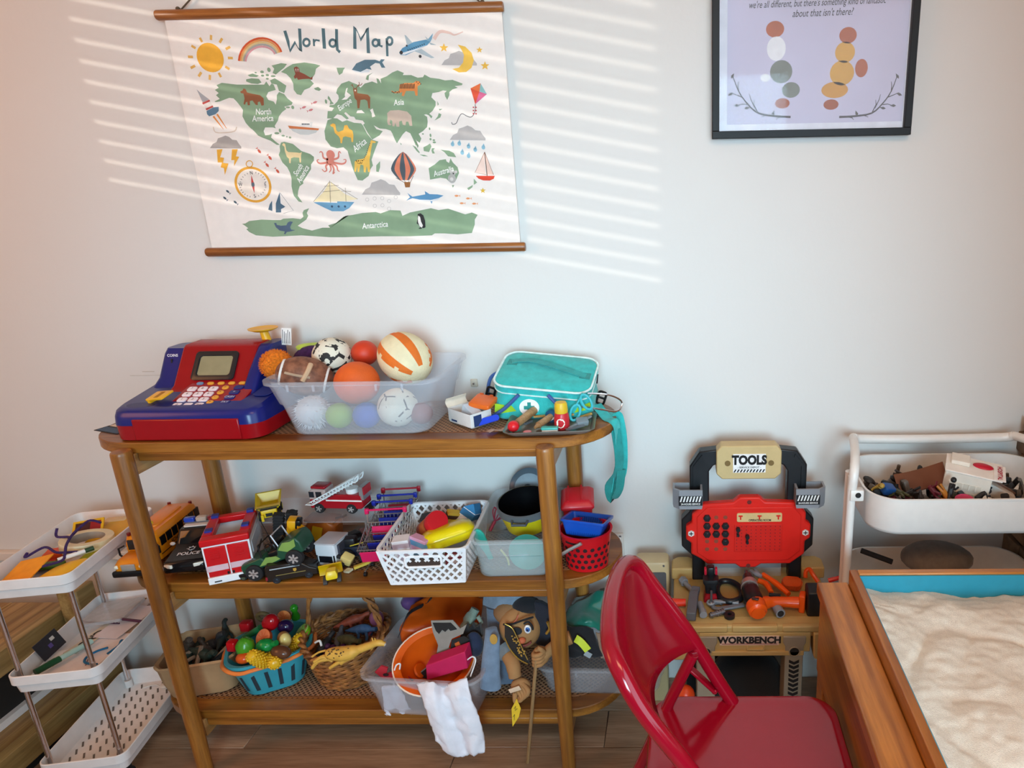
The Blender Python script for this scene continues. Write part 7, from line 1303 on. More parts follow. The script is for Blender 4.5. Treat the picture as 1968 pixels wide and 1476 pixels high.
hb2 = MB(cloth('#1b1512')); hb2.loft([[Uq(px, py, -.287)+Vector((0, d, 0)) for px, py in ((970, 1200), (982, 1204), (992, 1222), (1004, 1244), (1012, 1262), (1018, 1276), (1006, 1270), (994, 1262), (980, 1245), (970, 1225))] for d in (0, .004)]); bh = part('bandana', hb2, pz, world=True, sm=30)
gt = MB(mat('#c9a24a', .35, .6)); rg = random.Random(6)
gt.tube([Uq(970, 1199, -.29), Uq(984, 1207, -.292), Uq(994, 1226, -.292), Uq(1004, 1247, -.292), Uq(1014, 1268, -.292)], .0013, 5, sm=4).tube([Uq(970, 1226, -.29), Uq(980, 1247, -.292), Uq(996, 1266, -.292), Uq(1014, 1276, -.291)], .0013, 5, sm=4); part('gold_edging', gt, bh, world=True)
gt = MB(mat('#d9b45c', .35, .6))
for i in range(22): u = rg.random(); gt.ball(Uq(986+u*24+rg.uniform(-5, 3), 1215+u*50+rg.uniform(-4, 8), -.292), (.0022, .0012, .0022), 6, 4)
part('gold_pattern', gt, bh, world=True, kind='stuff')
part('hood', MB(mat('#8a6440', .9, var=.1, bump=.2, bscale=300)).ball(Uq(985, 1175, -.225), (.046, .03, .036), 20, 14), pz, world=True, sm=60)
part('arm', MB(SKN).tube([Uq(975, 1255, -.27), Uq(985, 1275, -.295), Uq(990, 1300, -.305)], [.017, .0165, .015], 14, sm=5), pz, world=True, sm=60)
# left fist with thumb, knuckles wrap the stick
hc = Uq(1004, 1325, -.312)
hd = part('hand', MB(SKN).ball(hc+Vector((-.004, .004, .005)), (.024, .015, .023), 18, 12), pz, world=True, sm=60)
for i in range(4): part('finger', MB(SKN).tube([hc+Vector((.002-.006*i, -.002, .016-.002*i+.002)), hc+Vector((.016-.0055*i, -.012, .008-.0065*i)), hc+Vector((.012-.0055*i, -.013, -.004-.0055*i)), hc+Vector((.004-.005*i, -.006, -.008-.004*i))], .0062-.0004*i, 8, sm=4), hd, world=True, sm=60)
part('thumb', MB(SKN).tube([hc+Vector((-.016, -.004, -.004)), hc+Vector((-.017, -.009, -.02)), hc+Vector((-.015, -.010, -.032))], [.0065, .006, .005], 8, sm=4), hd, world=True, sm=60)
part('plaster', MB(mat('#d9bfa4', .7)).at(hc+Vector((-.014, -.014, .012)), (0, R(-28), R(-12))).rbox((0, 0, 0), (.032, .002, .011), .001), hd, world=True)
h2 = Uq(1037, 1262, -.298)
hd = part('hand', MB(SKN).ball(h2+Vector((.002, .004, .0)), (.0205, .015, .024), 18, 12), pz, world=True, sm=60)
for i in range(4): part('finger', MB(SKN).tube([h2+Vector((.012, -.002, .018-.009*i)), h2+Vector((0.004, -.014, .016-.009*i)), h2+Vector((-.010, -.012, .013-.009*i)), h2+Vector((-.012, -.003, .012-.009*i))], .0055, 8, sm=4), hd, world=True, sm=60)
part('thumb', MB(SKN).tube([h2+Vector((.012, -.004, .016)), h2+Vector((.008, -.010, .027)), h2+Vector((.0, -.012, .034))], [.006, .0055, .0048], 8, sm=4), hd, world=True, sm=60)
part('forearm', MB(SKN).tube([h2+Vector((.008, .004, .0)), h2+Vector((.04, .02, .02)), h2+Vector((.07, .03, .03))], [.014, .015, .016], 12, sm=3), pz, world=True, sm=60)
part('shirt_cuff', MB(cloth('#6d7478')).tube([Uq(966, 1243, -.262), Uq(976, 1258, -.275)], [.022, .0205], 14), pz, world=True, sm=60)
DN = cloth('#6f8298')
wc_ = part('denim_sleeve', MB(DN).loft([[c_+Vector((r_*cos(a)*1.0, r_*.6*sin(a), .1*r_*sin(2*a))) for a in [2*pi*i/18 for i in range(18)]] for c_, r_ in ((Uq(944, 1208, -.262), .014), (Uq(946, 1225, -.275), .018), (Uq(944, 1260, -.285), .021), (Uq(942, 1295, -.292), .0235), (Uq(943, 1320, -.295), .0255))]), pz, world=True, sm=60)
part('sleeve_badge', MB(mat('#b58a3a', .6)).at(Uq(949, 1228, -.2885), (R(-6), 0, 0)).prism(circ(.009, 14, ry=.013), -.002, 0, 'y'), wc_, world=True)
part('waistcoat', MB(cloth('#5c6c80')).loft([[c_+Vector((r_*cos(a), r_*.55*sin(a), 0)) for a in [2*pi*i/18 for i in range(18)]] for c_, r_ in ((Uq(958, 1165, -.2), .03), (Uq(965, 1200, -.21), .036), (Uq(972, 1250, -.225), .036), (Uq(972, 1305, -.235), .034))]), pz, world=True, sm=60)
part('collar', MB(cloth('#7d8c9c')).strip([Uq(930, 1150, -.2), Uq(955, 1158, -.23), Uq(985, 1152, -.235), Uq(1010, 1148, -.225)], .03, .003, (0, .5, 1)), pz, world=True)
nt_ = T('yellow_tag', 'yellow paper tag hanging from the puppet hand', 'tag', tuple(Uq(990, 1370, -.325))); part('paper', MB(matte('#e8bd2a')).loft([[Uq(px, py, -.327)+Vector((0, d, 0)) for px, py in ((993, 1343), (1001, 1362), (997, 1378), (985, 1397), (983, 1362))] for d in (0, .0008)]), nt_, world=True, sm=0); part('pen_marks', MB(matte('#2a2412')).tube([Uq(988, 1362, -.3282), Uq(991, 1357, -.3282), Uq(990, 1366, -.3282), Uq(994, 1362, -.3282)], .0006, 4).tube([Uq(986, 1378, -.3282), Uq(989, 1373, -.3282), Uq(988, 1384, -.3282)], .0006, 4), nt_, world=True, kind='stuff')
a, b = Uq(1031, 1262, -.312), Uq(1014, 1466, -.335)
one('wooden_stick', MB(wood('#8a6a44', '#a98558', 'z', .6, 20)).tube([a, a.lerp(b, .5), b], lambda u: .0042, 8), 'thin wooden stick held by the puppet and reaching to the floor', 'stick', tuple(b))
# ---- right hand clear bin with costumes
b4 = clear_bin('clear_storage_bin', 'long frosted bin of costumes at the right of the bottom board', (-.205, -.155, ZB), .315, .215, .085, R(-2), .9, m_=mat('#d6d4d6', .35, alpha=.17, var=.02), r=.04, ribs=1)
GS = mat('#0f6a58', .35, var=.15, scale=20, sheen=.4)
drape('green_satin_costume', 'green satin cloth heaped in the costume bin', 'costume', [[Uq(1095, 1165, -.1), Uq(1125, 1150, -.09), Uq(1155, 1135, -.1), Uq(1172, 1150, -.1)], [Uq(1085, 1190, -.14), Uq(1118, 1178, -.15), Uq(1150, 1172, -.13), Uq(1178, 1180, -.14)], [Uq(1092, 1205, -.16), Uq(1125, 1192, -.18), Uq(1152, 1195, -.165), Uq(1185, 1212, -.165)], [Uq(1098, 1212, -.17), Uq(1130, 1205, -.185), Uq(1158, 1215, -.175), Uq(1182, 1235, -.18)]], GS, tuple(Uq(1135, 1190, -.14)), .003)
drape('black_costume', 'black costume with yellow reflective patch in the costume bin', 'costume', [[Uq(1085, 1205, -.17), Uq(1110, 1205, -.19), Uq(1140, 1208, -.19)], [Uq(1086, 1235, -.2), Uq(1112, 1232, -.215), Uq(1148, 1238, -.21)], [Uq(1092, 1265, -.22), Uq(1118, 1262, -.228), Uq(1158, 1262, -.22)]], cloth('#15151a'), tuple(Uq(1115, 1235, -.2)), .006)
o = bpy.data.objects['black_costume']; part('reflective_patch', MB(mat('#c9d42a', .5)).strip([Uq(1106, 1227, -.222), Uq(1114, 1232, -.226), Uq(1122, 1240, -.228), Uq(1130, 1250, -.23)], .018, .002, (1, .2, .6)), o, world=True); part('care_label', MB(matte('#9aa0a4')).at(Uq(1130, 1258, -.232), (R(-20), R(35), 0)).box(-.009, .009, -.0006, .0006, -.006, .006), o, world=True)
drape('beige_costume', 'beige cloth at the right of the costume bin', 'costume', [[Uq(1145, 1215, -.19), Uq(1165, 1215, -.185), Uq(1200, 1205, -.17)], [Uq(1150, 1240, -.21), Uq(1172, 1238, -.205), Uq(1210, 1235, -.19)], [Uq(1155, 1265, -.22), Uq(1178, 1264, -.218), Uq(1215, 1262, -.2)]], cloth('#8f7560'), tuple(Uq(1172, 1240, -.2)), .006)
drape('grey_costume', 'grey and cream costume under the edge of the middle board', 'costume', [[Uq(1105, 1150, -.08), Uq(1140, 1140, -.07), Uq(1180, 1125, -.07)], [Uq(1095, 1168, -.1), Uq(1135, 1155, -.09), Uq(1185, 1145, -.09)]], cloth('#6a665f'), tuple(Uq(1140, 1150, -.08)), .006)
# ================================================================== toy workbench
TAN = plast('#c3a468', .45); GRY = plast('#9a8f7c', .45); RP = plast('#d8231a', .35); BKP = plast('#16171a', .4); LG = plast('#8b8d92', .4)
wb = T('toy_workbench', 'tan toy workbench with black frame and red tool panel', 'toy workbench', (.15, -.18, 0)); WZ_ = .385
def P3(pts, y0, y1, m_, name, parent=None, **k): return part(name, MB(m_).prism(pts, y0, y1, 'y'), parent or wb, world=True, **k)
top = [(-.03, -.06), (-.03, -.25), (-.018, -.278), (.0, -.294), (.315, -.294), (.335, -.28), (.345, -.25), (.345, -.06), (.32, -.045), (-.01, -.045)]
part('bench_top', MB(TAN).loft([[(x, y, z) for x, y in top] for z in (WZ_-.028, WZ_-.003)]+[[(.15+(x-.15)*.985, -.17+(y+.17)*.975, WZ_) for x, y in top]]), wb, world=True, bevel=.002)
part('top_recess', MB(plast('#b08f55', .5)).prism(rrect(.29, .19, .02, 4, .155, -.165), WZ_-.001, WZ_+.0006), wb, world=True)
P3([(.03, .318), (.285, .318), (.285, .37), (.03, .37)], -.298, -.27, TAN, 'drawer_front', bevel=.002); P3([(.05, .312), (.27, .312), (.27, .324), (.05, .324)], -.304, -.29, TAN, 'drawer_lip', bevel=.002)
for x0, x1 in ((.0, .095), (.105, .21), (.22, .315)): P3([(x0, .371), (x1, .371), (x1, .387), (x0, .387)], -.299, -.285, TAN, 'front_moulding', bevel=.003)
for x in (-.012, .312): part('corner_block', MB(TAN).loft([[(x+sx*w_, -.285+sy*.02, z) for sx, sy in ((-1, -1), (1, -1), (1, 1), (-1, 1))] for z, w_ in ((.302, .016), (.31, .02), (.372, .022))]), wb, world=True, bevel=.003)
P3([(.138, .326), (.18, .326), (.18, .338), (.176, .338), (.176, .33), (.142, .33), (.142, .338), (.138, .338)], -.304, -.297, TAN, 'latch', bevel=.001)
P3([(.077, .338), (.213, .338), (.213, .3625), (.077, .3625)], -.2995, -.298, matte('#e3c3b0'), 'sign_plate'); part('sign_lettering', MB(matte('#201a18')).text('WORKBENCH', .0235, (.145, -.3003, .3517), bold=.05, sx=.96), wb, world=True); P3([(.082, .341), (.208, .341), (.208, .3422), (.082, .3422)], -.3002, -.2994, matte('#8a3a2a'), 'sign_rule')
for s_, x in ((0, .045), (1, .248)):
    part('leg', MB(GRY).loft([[(x+a, y, z) for a, y in ((-w_, -.302), (w_, -.302), (w_, -.24), (-w_, -.24))] for z, w_ in ((0, .021), (.335, .021), (.345, .026), (.362, .026))]), wb, world=True, bevel=.002)
    part('leg', MB(GRY).box(x-.02, x+.02, -.1, -.05, 0, .357), wb, world=True, bevel=.002)
    part('round_socket', MB(DARK).lathe([(.0001, -.0012), (.0105, -.0012), (.0105, .004)], 20, (x, -.3028, .323), 'y'), wb, world=True)
    part('socket_ring', MB(GRY).tube([(x+.012*cos(a), -.3035, .323+.012*sin(a)) for a in [2*pi*i/24 for i in range(24)]], .0016, 6, closed=True), wb, world=True)
    if s_ == 1:
        for i in range(9): z_ = .3-i*.0125; P3([(x-.0115, z_), (x, z_-.006), (x+.0115, z_), (x+.0115, z_-.007), (x, z_-.013), (x-.0115, z_-.007)], -.3035, -.3022, DARK, 'chevron')
part('back_panel', MB(matte('#121214')).box(0, .31, -.062, -.05, 0, .35), wb, world=True)
# tool wall
UY = -.085
for s_ in (-1, 1):
    X = lambda x: .156+s_*x
    pts = [(.105, WZ_), (.138, WZ_), (.138, .455), (.164, .482), (.164, .556), (.142, .58), (.142, .70), (.118, .737), (.06, .744), (.06, .712), (.085, .700), (.095, .685), (.095, .56), (.105, .54)]
    part('upright', MB(BKP).prism([(X(x), z) for x, z in pts], UY-.02, UY+.012, 'y'), wb, world=True, bevel=.003)
    part('upright_ridge', MB(BKP).prism([(X(x), z) for x, z in ((.112, .73), (.134, .70), (.134, .60), (.128, .60), (.128, .698), (.11, .722))], UY-.024, UY-.019, 'y'), wb, world=True)
    bx = X(.148); cup = MB(LG); hx = [(bx+dx*s_, UY-.02+dy) for dx, dy in ((-.036, -.034), (.02, -.034), (.036, -.02), (.036, .012), (-.036, .012))]; ins = [(bx+(x-bx)*.86, UY-.03+(y-UY+.03)*.82) for x, y in hx]
    cup.loft([[(bx+(x-bx)*k, y, z) for x, y in hx] for z, k in ((.602, .95), (.61, 1), (.652, 1))]+[[(x, y, .652) for x, y in ins], [(x, y, .61) for x, y in ins]]); cp = part('side_cup', cup, wb, world=True)
    part('cup_band', MB(matte('#15151a')).prism([(bx-.0355, .612), (bx+.0215, .612), (bx+.0215, .637), (bx-.0355, .637)] if s_ > 0 else [(bx-.0215, .612), (bx+.0355, .612), (bx+.0355, .637), (bx-.0215, .637)], UY-.0553, UY-.054, 'y'), cp, world=True)
    for i in range(7): x_ = (bx-.033 if s_ > 0 else bx-.019)+i*.0075; part('white_stripe', MB(matte('#e9e9e6')).prism([(x_, .6225), (x_+.0035, .6225), (x_+.0075, .6365), (x_+.004, .6365)], UY-.0558, UY-.0552, 'y'), cp, world=True)
    part('cup_lettering', MB(matte('#e9e9e6')).text('24-HOURS SERVICE', .0068, (bx-.007*s_, UY-.0556, .6165), bold=.02, sx=.8), cp, world=True)
sg = [(.078, .684), (.092, .67), (.22, .67), (.234, .684), (.234, .742), (.222, .756), (.09, .756), (.078, .742)]
SG = plast('#cbb27e', .5); part('sign_board', MB(SG).prism(sg, -.118, -.08, 'y'), wb, world=True, bevel=.003)
P3([(.118, .688), (.196, .688), (.196, .736), (.118, .736)], -.1192, -.118, matte('#f2f0ee'), 'sign_paper'); part('sign_lettering', MB(matte('#111113')).text('TOOLS', .0315, (.157, -.1195, .7195), bold=.055, sx=.82), wb, world=True); part('sign_small_lettering', MB(matte('#222226')).text('- SERVICE DEPOT -', .0068, (.157, -.1195, .7015), bold=.02), wb, world=True)
for i in range(10): x_ = .119+i*.0076; P3([(x_, .689), (x_+.0036, .689), (x_+.0076, .6965), (x_+.004, .6965)], -.1196, -.1191, matte('#19191b'), 'sign_stripe')
for x in (.105, .209): part('sign_hole', MB(matte('#7a6238')).lathe([(.0001, -.0006), (.007, -.0006), (.0072, .002)], 16, (x, -.1183, .712), 'y'), wb, world=True)
rp = [(.015, .47), (.04, .455), (.055, .44), (.125, .44), (.138, .43), (.176, .43), (.19, .44), (.262, .44), (.297, .468), (.297, .503), (.31, .512), (.31, .548), (.297, .558), (.297, .582), (.275, .608), (.197, .611), (.184, .624), (.134, .624), (.118, .61), (.045, .606), (.018, .578), (.018, .555), (.003, .545), (.003, .51), (.016, .5)]
rpan = part('tool_panel', MB(RP).prism(rp, -.122, -.1, 'y'), wb, world=True, bevel=.004)
part('panel_field', MB(RP).prism([(.03, .475), (.06, .452), (.255, .452), (.285, .478), (.285, .575), (.265, .598), (.055, .598), (.03, .572)], -.1245, -.121, 'y'), rpan, world=True, bevel=.0015)
for r_ in range(5):
    for c_ in range(3):
        x, z = .055+c_*.0225, .572-r_*.0218; full = (r_, c_) in ((0, 0), (1, 0), (1, 1), (1, 2), (2, 0), (2, 1), (2, 2), (3, 2))
        if full: part('hex_bolt', MB(BKP).prism([(x+.0092*cos(a), z+.0092*sin(a)) for a in [pi*i/3 for i in range(6)]], -.132, -.1245, 'y').lathe([(.0001, -.133), (.005, -.1328), (.0055, -.132)], 12, (x, 0, z), 'y'), rpan, world=True, bevel=.0008)
        else: part('bolt_hole', MB(matte('#8a3a24')).lathe([(.0001, -.1249), (.0052, -.1249), (.0055, -.124)], 14, (x, 0, z), 'y'), rpan, world=True)
P3([(.122, .478), (.24, .478), (.24, .553), (.122, .553)], -.1262, -.1243, plast('#cf2017', .4), 'peg_field', rpan, bevel=.001)
pd = MB(matte('#8f140f'))
for r_ in range(8):
    for c_ in range(10): pd.lathe([(.0001, -.1266), (.0016, -.1266), (.0018, -.126)], 8, (.128+c_*.0118, 0, .484+r_*.009), 'y')
part('peg_dimples', pd, rpan, world=True, kind='stuff')
for x, z in ((.131, .542), (.154, .522)): part('key_peg', MB(BKP).cyl((x, -.126, z), (x, -.136, z), .0052, n=14).cyl((x, -.126, z-.016), (x, -.134, z-.016), .0036, n=12).box(x-.002, x+.002, -.132, -.126, z-.016, z), rpan, world=True)
hk = P3(rrect(.11, .0235, .004, 3, .183, .572), -.1265, -.124, matte('#d2b27a'), 'hook_strip', rpan); 
for x in (.137, .183, .229): part('hook', MB(RP).prism([(x-.005, .578), (x+.005, .578), (x+.005, .575), (x+.0015, .575), (x+.0015, .567), (x-.0015, .567), (x-.0015, .575), (x-.005, .575)], -.1285, -.1265, 'y'), rpan, world=True)
part('strip_lettering', MB(matte('#2a1d14')).text('OPERATING ROOM', .0078, (.184, -.1268, .5645), bold=.03, sx=.8), rpan, world=True)
for x in (.016, .297):
    part('side_bolt', MB(matte('#d8d2cc')).prism([(x+.0085*cos(a), .528+.0085*sin(a)) for a in [pi*i/3+pi/6 for i in range(6)]], -.1245, -.122, 'y').use(DARK).prism([(x-.005, .527), (x+.005, .527), (x+.005, .529), (x-.005, .529)], -.1252, -.1244, 'y').prism([(x-.001, .523), (x+.001, .523), (x+.001, .533), (x-.001, .533)], -.1252, -.1244, 'y'), rpan, world=True)
for z in (.611, .436): part('panel_hole', MB(matte('#6a1a14')).lathe([(.0001, -.1225), (.0055, -.1225), (.0058, -.1215)], 14, (.158, 0, z), 'y'), rpan, world=True)
part('clear_shield', MB(mat('#dcdcdc', .2, alpha=.18)).box(.07, .245, -.092, -.089, WZ_+.002, .45), wb, world=True)
for x in (-.005, .325): part('rear_corner_post', MB(TAN).prism([(x-.03, -.1), (x+.03, -.1), (x+.03, -.055), (x+.015, -.04), (x-.015, -.04), (x-.03, -.055)], WZ_-.002, WZ_+.03), wb, world=True, bevel=.004)
# under the bench
one('black_bag', MB(cloth('#0e0e10')).ball((.15, -.2, .13), (.1, .07, .1275), 22, 14, .04), 'black bag stowed under the toy workbench', 'bag', (.15, -.2, 0), sm=60)
one('red_crate', MB(plast('#7c1418')).rbox((.135, -.13, .275), (.15, .05, .05), .006), 'dark red box resting on the black bag under the workbench', 'box', (.135, -.13, .25)); one('white_scraper', MB(plast('#cfc8c0')).at((.17, -.19, .275), (0, R(-35), 0)).rbox((0, 0, 0), (.02, .01, .05), .003), 'white plastic scraper sticking up under the workbench', 'scraper', (.17, -.19, .25))
one('orange_ball', MB(plast('#e0481a', .35)).ball((-.003, -.30, .2), (.022, .02, .026), 18, 12), 'orange plastic cone top beside the left workbench leg', 'toy cone', (-.003, -.30, .175), sm=60)
# ---- tools on the bench top
ZW = WZ_+.001
def bt(px, py, z=ZW): return U(px, py, z=z)
OR = plast('#e0500f', .3)
dr = T('toy_drill', 'orange and black toy cordless drill lying on the workbench', 'toy drill', tuple(bt(1480, 1180)))
d0 = lambda px, py, z=.03: U(px, py, z=ZW+z)
part('motor_housing', MB(BKP).tube([d0(1440, 1120), d0(1442, 1135), d0(1448, 1152), d0(1454, 1165)], [.017, .022, .023, .021], 16, sm=4), dr, world=True, sm=50); part('chuck', MB(plast('#3a2420', .3)).tube([d0(1437, 1108, .034), d0(1440, 1120, .032)], [.013, .017], 16), dr, world=True); part('clutch_ring', MB(mat('#b0a09a', .3, .5)).tube([d0(1440, 1122, .032), d0(1441, 1130, .032)], [.0205, .0215], 18), dr, world=True); part('chuck_jaw', MB(STEEL).tube([d0(1434, 1098, .036), d0(1437, 1109, .034)], [.005, .008], 10), dr, world=True)
part('rear_cap', MB(OR).tube([d0(1452, 1162), d0(1456, 1172, .028), d0(1458, 1180, .026)], [.0235, .022, .016], 16, sm=3), dr, world=True, sm=50)
part('handle', MB(OR).tube([d0(1462, 1160, .026), d0(1480, 1157, .024), d0(1510, 1157, .022), d0(1535, 1158, .022)], [.015, .0125, .0125, .0135], 14, sm=4), dr, world=True, sm=50); part('battery_shoe', MB(OR).bar(d0(1536, 1156, .022), d0(1548, 1158, .022), .026, .046), dr, world=True, bevel=.003); part('battery', MB(BKP).bar(d0(1549, 1152, .03), d0(1576, 1152, .03), .046, .064), dr, world=True, bevel=.004); part('trigger', MB(DARK).bar(d0(1478, 1145, .03), d0(1500, 1147, .028), .008, .012), dr, world=True); part('vent_panel', MB(plast('#2c1d18')).at(d0(1452, 1150, .052), (R(-20), 0, R(-15))).rbox((0, 0, 0), (.016, .02, .004), .002), dr, world=True)
hm_ = T('toy_hammer', 'grey headed toy hammer with orange handle', 'toy hammer', tuple(bt(1330, 1178))); h0 = lambda px, py, z=.012: U(px, py, z=ZW+z)
part('head', MB(plast('#5d6066', .4)).bar(h0(1334, 1142, .02), h0(1328, 1186, .014), .022, .022, (1, 0, 0)), hm_, world=True, bevel=.002); part('peen', MB(plast('#5d6066', .4)).bar(h0(1338, 1130, .024), h0(1334, 1145, .02), .014, .02, (1, 0, 0)), hm_, world=True, bevel=.002); part('handle', MB(plast('#e0341a', .35)).tube([h0(1280, 1157, .014), h0(1300, 1158, .014), h0(1318, 1158, .014)], [.0105, .0095, .009], 12), hm_, world=True)
t = T('toy_screw', 'pale grey toy bolt lying behind the hammer head', 'toy bolt', tuple(bt(1328, 1128))); part('shank', MB(LG).cyl(h0(1316, 1120, .012), h0(1336, 1140, .01), .006, n=12), t, world=True); part('bolt_head', MB(LG).cyl(h0(1311, 1114, .013), h0(1316, 1120, .012), .011, n=6), t, world=True)
t = T('toy_peg', 'short pale grey toy peg beside the hammer', 'toy peg', tuple(bt(1350, 1180))); part('peg', MB(LG).cyl(h0(1345, 1160, .009), h0(1351, 1178, .009), .0075, n=14), t, world=True); part('peg_head', MB(LG).cyl(h0(1350, 1174, .009), h0(1352, 1182, .009), .009, n=14), t, world=True)
vs_ = T('toy_vice', 'black and red toy bench vice with steel lever', 'toy vice', tuple(bt(1366, 1152))); v0 = lambda px, py, z: U(px, py, z=ZW+z)
part('base', MB(plast('#a81a24', .35)).loft([[bt(1366, 1150)+Vector((x, y, z)) for x, y in rrect(w_, .036, .006, 3)] for z, w_ in ((0, .036), (.012, .032), (.02, .022))]), vs_, world=True); part('body', MB(BKP).loft([[bt(1366, 1148)+Vector((x, y, z)) for x, y in rrect(w_, .03, .006, 3)] for z, w_ in ((.016, .026), (.04, .03), (.046, .038), (.054, .038), (.056, .03))]), vs_, world=True); part('top_jaw', MB(BKP).rbox(bt(1366, 1140)+Vector((0, 0, .065)), (.018, .02, .022), .004), vs_, world=True)
for s_ in (-1, 1): part('red_clamp', MB(plast('#c01c34', .3)).rbox(bt(1366, 1140)+Vector((s_*.013, -.002, .064)), (.006, .014, .016), .002), vs_, world=True)
part('lever', MB(STEEL).cyl(bt(1367, 1165)+Vector((0, 0, .042)), bt(1367, 1165)+Vector((.0, -.002, .008)), .0028, n=8).ball(bt(1367, 1165)+Vector((0, -.002, .007)), .008, 12, 8), vs_, world=True)
sw = T('toy_saw_handle', 'black toy saw handle lying beside the vice', 'toy saw', tuple(bt(1400, 1145))); part('grip', MB(BKP).tube([v0(1385, 1118, .012), v0(1405, 1118, .012), v0(1422, 1130, .012), v0(1425, 1148, .012), v0(1405, 1156, .012), v0(1385, 1150, .012), v0(1378, 1132, .012)], .0075, 8, closed=True, sm=5), sw, world=True, sm=60)
wr = T('toy_spanner', 'dark grey toy open spanner in front of the drill', 'toy spanner', tuple(bt(1400, 1172))); part('shaft', MB(plast('#6a6e74', .35)).bar(v0(1388, 1170, .006), v0(1430, 1162, .008), .012, .006), wr, world=True, bevel=.0015); part('jaw', MB(plast('#6a6e74', .35)).tube([bt(1380, 1168)+Vector((.013*cos(a), .012*sin(a), .005)) for a in [R(40+i*28) for i in range(11)]], .0052, 8, flat=.8), wr, world=True)
w2 = T('toy_spanner', 'pale grey toy spanner leaning behind the dark one', 'toy spanner', tuple(bt(1395, 1158))); part('shaft', MB(LG).bar(v0(1372, 1155, .012), v0(1420, 1158, .012), .008, .005), w2, world=True, bevel=.001); part('ring', MB(LG).tube([v0(1366, 1158, .01)+Vector((.008*cos(a), .008*sin(a), 0)) for a in [2*pi*i/14 for i in range(14)]], .003, 6, closed=True), w2, world=True)
sc2 = T('toy_socket', 'silver toy socket bit with ridges at the bench front', 'toy socket', tuple(bt(1375, 1188))); part('bit', MB(STEEL).cyl(bt(1364, 1188)+Vector((0, 0, .007)), bt(1392, 1180)+Vector((0, 0, .007)), .0058, n=12), sc2, world=True)
for u in (.1, .45, .62, .78): part('ridge', MB(STEEL).cyl((bt(1364, 1188)+Vector((0, 0, .007))).lerp(bt(1392, 1180)+Vector((0, 0, .007)), u), (bt(1364, 1188)+Vector((0, 0, .007))).lerp(bt(1392, 1180)+Vector((0, 0, .007)), u+.08), .0072, n=12), sc2, world=True)
one('toy_nut', MB(BKP).lathe([(.005, 0), (.0125, 0), (.0125, .008), (.005, .008), (.005, 0)], 18, bt(1402, 1186)+Vector((0, 0, .0005)), cap=(False, False)), 'black round toy nut at the bench front', 'toy nut', tuple(bt(1402, 1186)))
t = T('toy_pipe', 'short pale grey toy pipe end in front of the drill handle', 'toy pipe', tuple(bt(1498, 1188))); part('pipe', MB(LG).cyl(bt(1490, 1172)+Vector((0, 0, .012)), bt(1500, 1188)+Vector((0, 0, .012)), .0115, n=18), t, world=True); part('bore', MB(DARK).cyl(bt(1500, 1188)+Vector((0, 0, .012)), bt(1500.4, 1188.6)+Vector((0, 0, .012)), .0078, n=16), t, world=True)
pl = T('toy_pliers', 'toy pliers with grey jaws and orange handles', 'toy pliers', tuple(bt(1470, 1112))); part('handle', MB(OR).tube([v0(1466, 1104, .03), v0(1490, 1120, .026), v0(1516, 1142, .022)], [.0065, .0075, .0065], 10, sm=3), pl, world=True); part('handle', MB(OR).tube([v0(1458, 1116, .03), v0(1472, 1122, .03), v0(1482, 1138, .03)], [.0065, .0075, .0065], 10, sm=3), pl, world=True); part('jaw', MB(LG).tube([v0(1442, 1096, .03), v0(1452, 1102, .03), v0(1462, 1108, .03)], [.004, .007, .006], 8, sm=3), pl, world=True); part('jaw', MB(LG).tube([v0(1450, 1094, .032), v0(1456, 1102, .03)], [.003, .006], 8), pl, world=True)
gd = T('toy_goggles', 'orange see-through toy goggles beside the battery', 'toy goggles', tuple(bt(1525, 1125))); part('lens', MB(mat('#d8501a', .15, alpha=.6)).at(v0(1522, 1122, .016), (R(20), 0, R(-10))).loft([[(x, y, z) for x, y in rrect(w_, .03, .012, 4)] for z, w_ in ((-.008, .048), (.006, .052), (.01, .044))]), gd, world=True)
cl2 = T('toy_clamp', 'orange toy clamp hooked over the back right of the bench', 'toy clamp', tuple(v0(1555, 1110, .0))); part('hook', MB(OR).tube([v0(1548, 1110, .02), v0(1549, 1098, .034), v0(1556, 1094, .04), v0(1562, 1104, .034), v0(1572, 1118, .02)], .0055, 8, sm=4), cl2, world=True)
rd_ = T('toy_screwdriver', 'red toy screwdriver with dark tip at the back right corner', 'toy screwdriver', tuple(U(1602, 1112, z=ZW+.036))); part('grip', MB(plast('#d8281a')).cyl(U(1592, 1116, z=ZW+.036), U(1614, 1110, z=ZW+.044), .006, .005, 10), rd_, world=True); part('tip', MB(DARK).cyl(U(1614, 1110, z=ZW+.044), U(1618, 1109, z=ZW+.046), .005, .004, 10), rd_, world=True)
# ---- wall gadgets between shelf and bench
ou = T('wall_socket_plate', 'white double socket plate on the wall right of the shelf', 'socket', tuple(U(1184, 1045, y=0))); c_ = U(1182, 1050, y=0)
part('plate', MB(plast('#d9d6d0')).rbox(c_+Vector((0, -.005, 0)), (.05, .01, .085), .004), ou, world=True, bevel=.001); part('switch', MB(WHITE).rbox(c_+Vector((.012, -.011, .025)), (.012, .004, .018), .002), ou, world=True); part('screw', MB(STEEL).lathe([(.0001, -.0015), (.003, -.0012), (.0035, 0)], 10, c_+Vector((.016, -.0105, .035)), 'y'), ou, world=True); part('plug', MB(plast('#c9c6c0')).rbox(c_+Vector((-.008, -.02, .01)), (.026, .022, .03), .004), ou, world=True)
tv = T('toy_radio', 'cream toy box with dark round dial beside the workbench', 'toy radio', (-.078, -.09, 0)); rc = U(1253, 1092, y=-.1)
